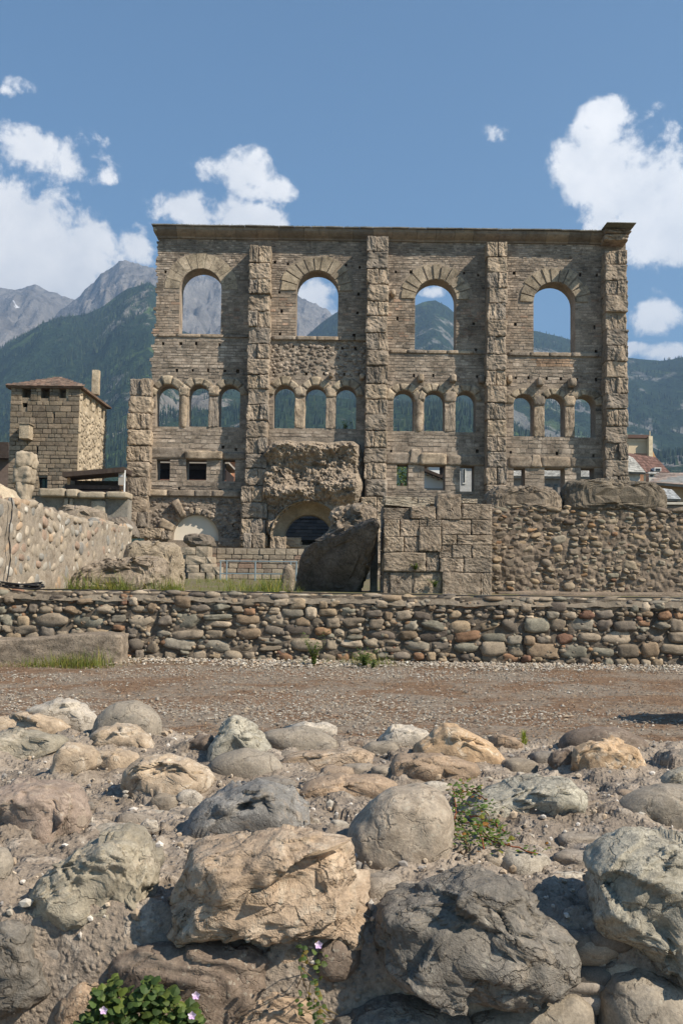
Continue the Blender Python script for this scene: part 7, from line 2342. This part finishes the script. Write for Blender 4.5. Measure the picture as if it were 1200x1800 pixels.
def grasses():
    def spots_at(L):
        out = []
        for (px, py, Y, sx, sy, n, h) in L:
            p = P(px, py, Y); out.append((p[0], Y, p[2], sx, sy, n, h))
        return out
    g1 = grass_patch([(P(x, 1168, 16.6)[0], 16.62 + d, .0, .16, .08, n, h) for (x, n, h, d) in
                      [(20, 90, .14, -.1), (60, 260, .22, -.1), (95, 300, .25, -.12), (125, 300, .28, -.1), (150, 220, .28, -.05), (175, 110, .2, -.05), (165, 130, .38, .05), (115, 80, .32, 0), (205, 50, .12, .3), (-20, 60, .15, 0), (222, 40, .10, .6)]], 3)
    o = put('grass', g1.mesh('grass', GRASS)); tag(o, 'green grass growing along the fallen block', 'grass', kind='stuff')
    rs2 = np.random.RandomState(17)
    L2 = []
    for (xa, xb, Ya, Yb, nt, hh) in [(120, 225, 20.0, 20.6, 44, .50), (225, 290, 20.2, 20.6, 14, .40), (278, 318, 20.2, 20.8, 22, .46), (318, 400, 21, 36, 20, .30), (400, 520, 24, 46, 60, .30), (330, 420, 30, 46, 40, .32), (400, 440, 20.6, 26, 18, .36), (435, 500, 20.4, 22, 44, .52), (500, 530, 20.4, 21.5, 6, .5), (60, 120, 19.6, 20.2, 6, .22)]:
        for k in range(nt):
            Yq = rs2.uniform(Ya, Yb)
            L2.append((rs2.uniform(xa, xb), 1043 if Yq < 24 else 1036, Yq, .05, .05, int(rs2.uniform(8, 30)), hh * rs2.uniform(.35, 1.1)))
    sp = []
    for (px, py, Yq, sx, sy, n, h) in L2:
        sp.append((PX(px, py, Yq), Yq, 1.17 + (Yq - 19) / 41 * .30, sx, sy, n, h))
    g2 = grass_patch(sp, 4)
    o = put('grass', g2.mesh('grass', GRASS)); tag(o, 'tall green grass on the terrace behind the low wall', 'grass', kind='stuff')
    g3 = grass_patch([(P(x, 1178, 17.5)[0], 17.6 + RNG.uniform(-.3, .2), .01, .2, .1, n, h) for (x, n, h) in [(640, 220, .24), (660, 160, .28), (600, 60, .16), (555, 90, .2), (250, 60, .14), (300, 40, .1), (420, 40, .1), (620, 70, .16), (700, 30, .1), (860, 40, .10), (940, 50, .12), (780, 30, .1), (1060, 40, .1), (1180, 60, .12), (470, 30, .1), (340, 20, .08), (520, 40, .12)]], 5)
    o = put('grass', g3.mesh('grass', GRASS)); tag(o, 'sparse short grass at the foot of the low wall', 'grass', kind='stuff')
    for k, (px, py, Y, h, n, lab) in enumerate([(551, 1182, 17.2, .72, 24, 'tallest leafy weed at the foot of the low wall'), (640, 1186, 17.2, .40, 26, 'bushy weed at the low wall just right of the tallest weed'), (655, 1188, 17.0, .22, 8, 'smaller weed on the gravel, rightmost of three before the low wall')]):
        x = PX(px, py, Y)
        weed('weed', lab, (x, Y, 0.0), h, n, 20 + k, .45 if k == 0 else 1.0, .052, ((1, 1.1, .8), (1.2, 1.2, .9), (.8, .95, .7)), 'weeds below the low wall')
    x, y = PX(920, 1290, 4.2), 4.1
    rs = np.random.RandomState(8); B = Blades()
    z0 = bed_at(PX(920, 1290, 3.7), 3.7)
    x = PX(920, 1295, 3.7)
    for k in range(60):
        t = rs.rand()
        B.blade((x + rs.normal() * .004, 3.7 + rs.normal() * .004, z0 + t * .045), .03, .6, rs.uniform(0, 6.28), .0016, (1.6, 1.5, .8), 2)
    r = thing('grass_spike', 'single thin yellowish grass spike at the back of the wall top', 'plant', (x, 3.7, z0))
    put('spike', B.mesh('spike', GRASS, ORI[r.name]), r)
    B = grass_patch([(PX(612, 1305, 3.8), 3.75, bed_at(PX(612, 1305, 3.75), 3.75), .025, .02, 70, .03), (PX(950, 1305, 3.8), 3.8, bed_at(PX(950, 1305, 3.8), 3.8), .03, .02, 40, .02), (PX(372, 1395, 2.9), 2.95, .9, .012, .01, 16, .02)], 7)
    o = put('moss', B.mesh('moss', GRASS)); tag(o, 'small tufts of moss and grass between the boulders', 'moss', kind='stuff')


def shadow_caster():
    """unseen boulder added right of the view so its shadow falls on the gravel"""
    m = stone_mat('caster_stone', 'none', (.33, .28, .22), .5, .3, .8)
    V, Fc = rock(410, 5, 'angular', .16, 1.6)
    V = V * np.array([.62, .5, .66]) + np.array([0, 0, .55])
    o = put('boulder', mesh_np('boulder', V, Fc, m, True), None, (4.62, 10.75, 0)); tag(o, 'added shadow casting boulder on the gravel just past the right edge', 'boulder')
# ------------------------------------------------------------------ build everything
scatter_conifers(26000)
ground_sheet()
terrace()
facade()
tower()
town()
low_wall()
rubble_wall()
ashlar_pier()
mortared_wall()
middle_bits()
fallen_block()
foreground()
cables()
facade_plant()
creeper()
toadflax('trailing_weed', 'leafy green weed with small lilac flowers in the lower left corner', 136, 354, 1720, 1830, 1.70, 760, 5, ((345, 1749), (183, 1775), (338, 1784)), leafL=.0155)
toadflax('trailing_weed', 'thin trailing weed hanging down the mortar beside the small reddish stone', 522, 578, 1655, 1810, 1.74, 70, 6, ((560, 1660),), True, .010)
grasses()
scatter_gravel()
shadow_caster()

# ------------------------------------------------------------------ haze
hz, hq, hb = base_mat('valley_air')
hq.N.remove(hb)
pv_ = hq.N.new('ShaderNodeVolumePrincipled')
pv_.inputs['Color'].default_value = (.45, .67, 1.0, 1)
pv_.inputs['Density'].default_value = 1.0e-4
pv_.inputs['Anisotropy'].default_value = 0.2
hq.L.new(pv_.outputs[0], hq.N['Material Output'].inputs['Volume'])
hV = np.array([(x, y, z) for x in (-9200, 9200) for y in (-300, 10200) for z in (-8, 2750)], float)
hF = [(0, 1, 3, 2), (4, 6, 7, 5), (0, 4, 5, 1), (2, 3, 7, 6), (0, 2, 6, 4), (1, 5, 7, 3)]
haze = put('haze', mesh_np('haze', hV, hF, hz))
tag(haze, 'thin blue summer haze in the valley air', 'haze', kind='stuff')
bpy.context.view_layer.update()
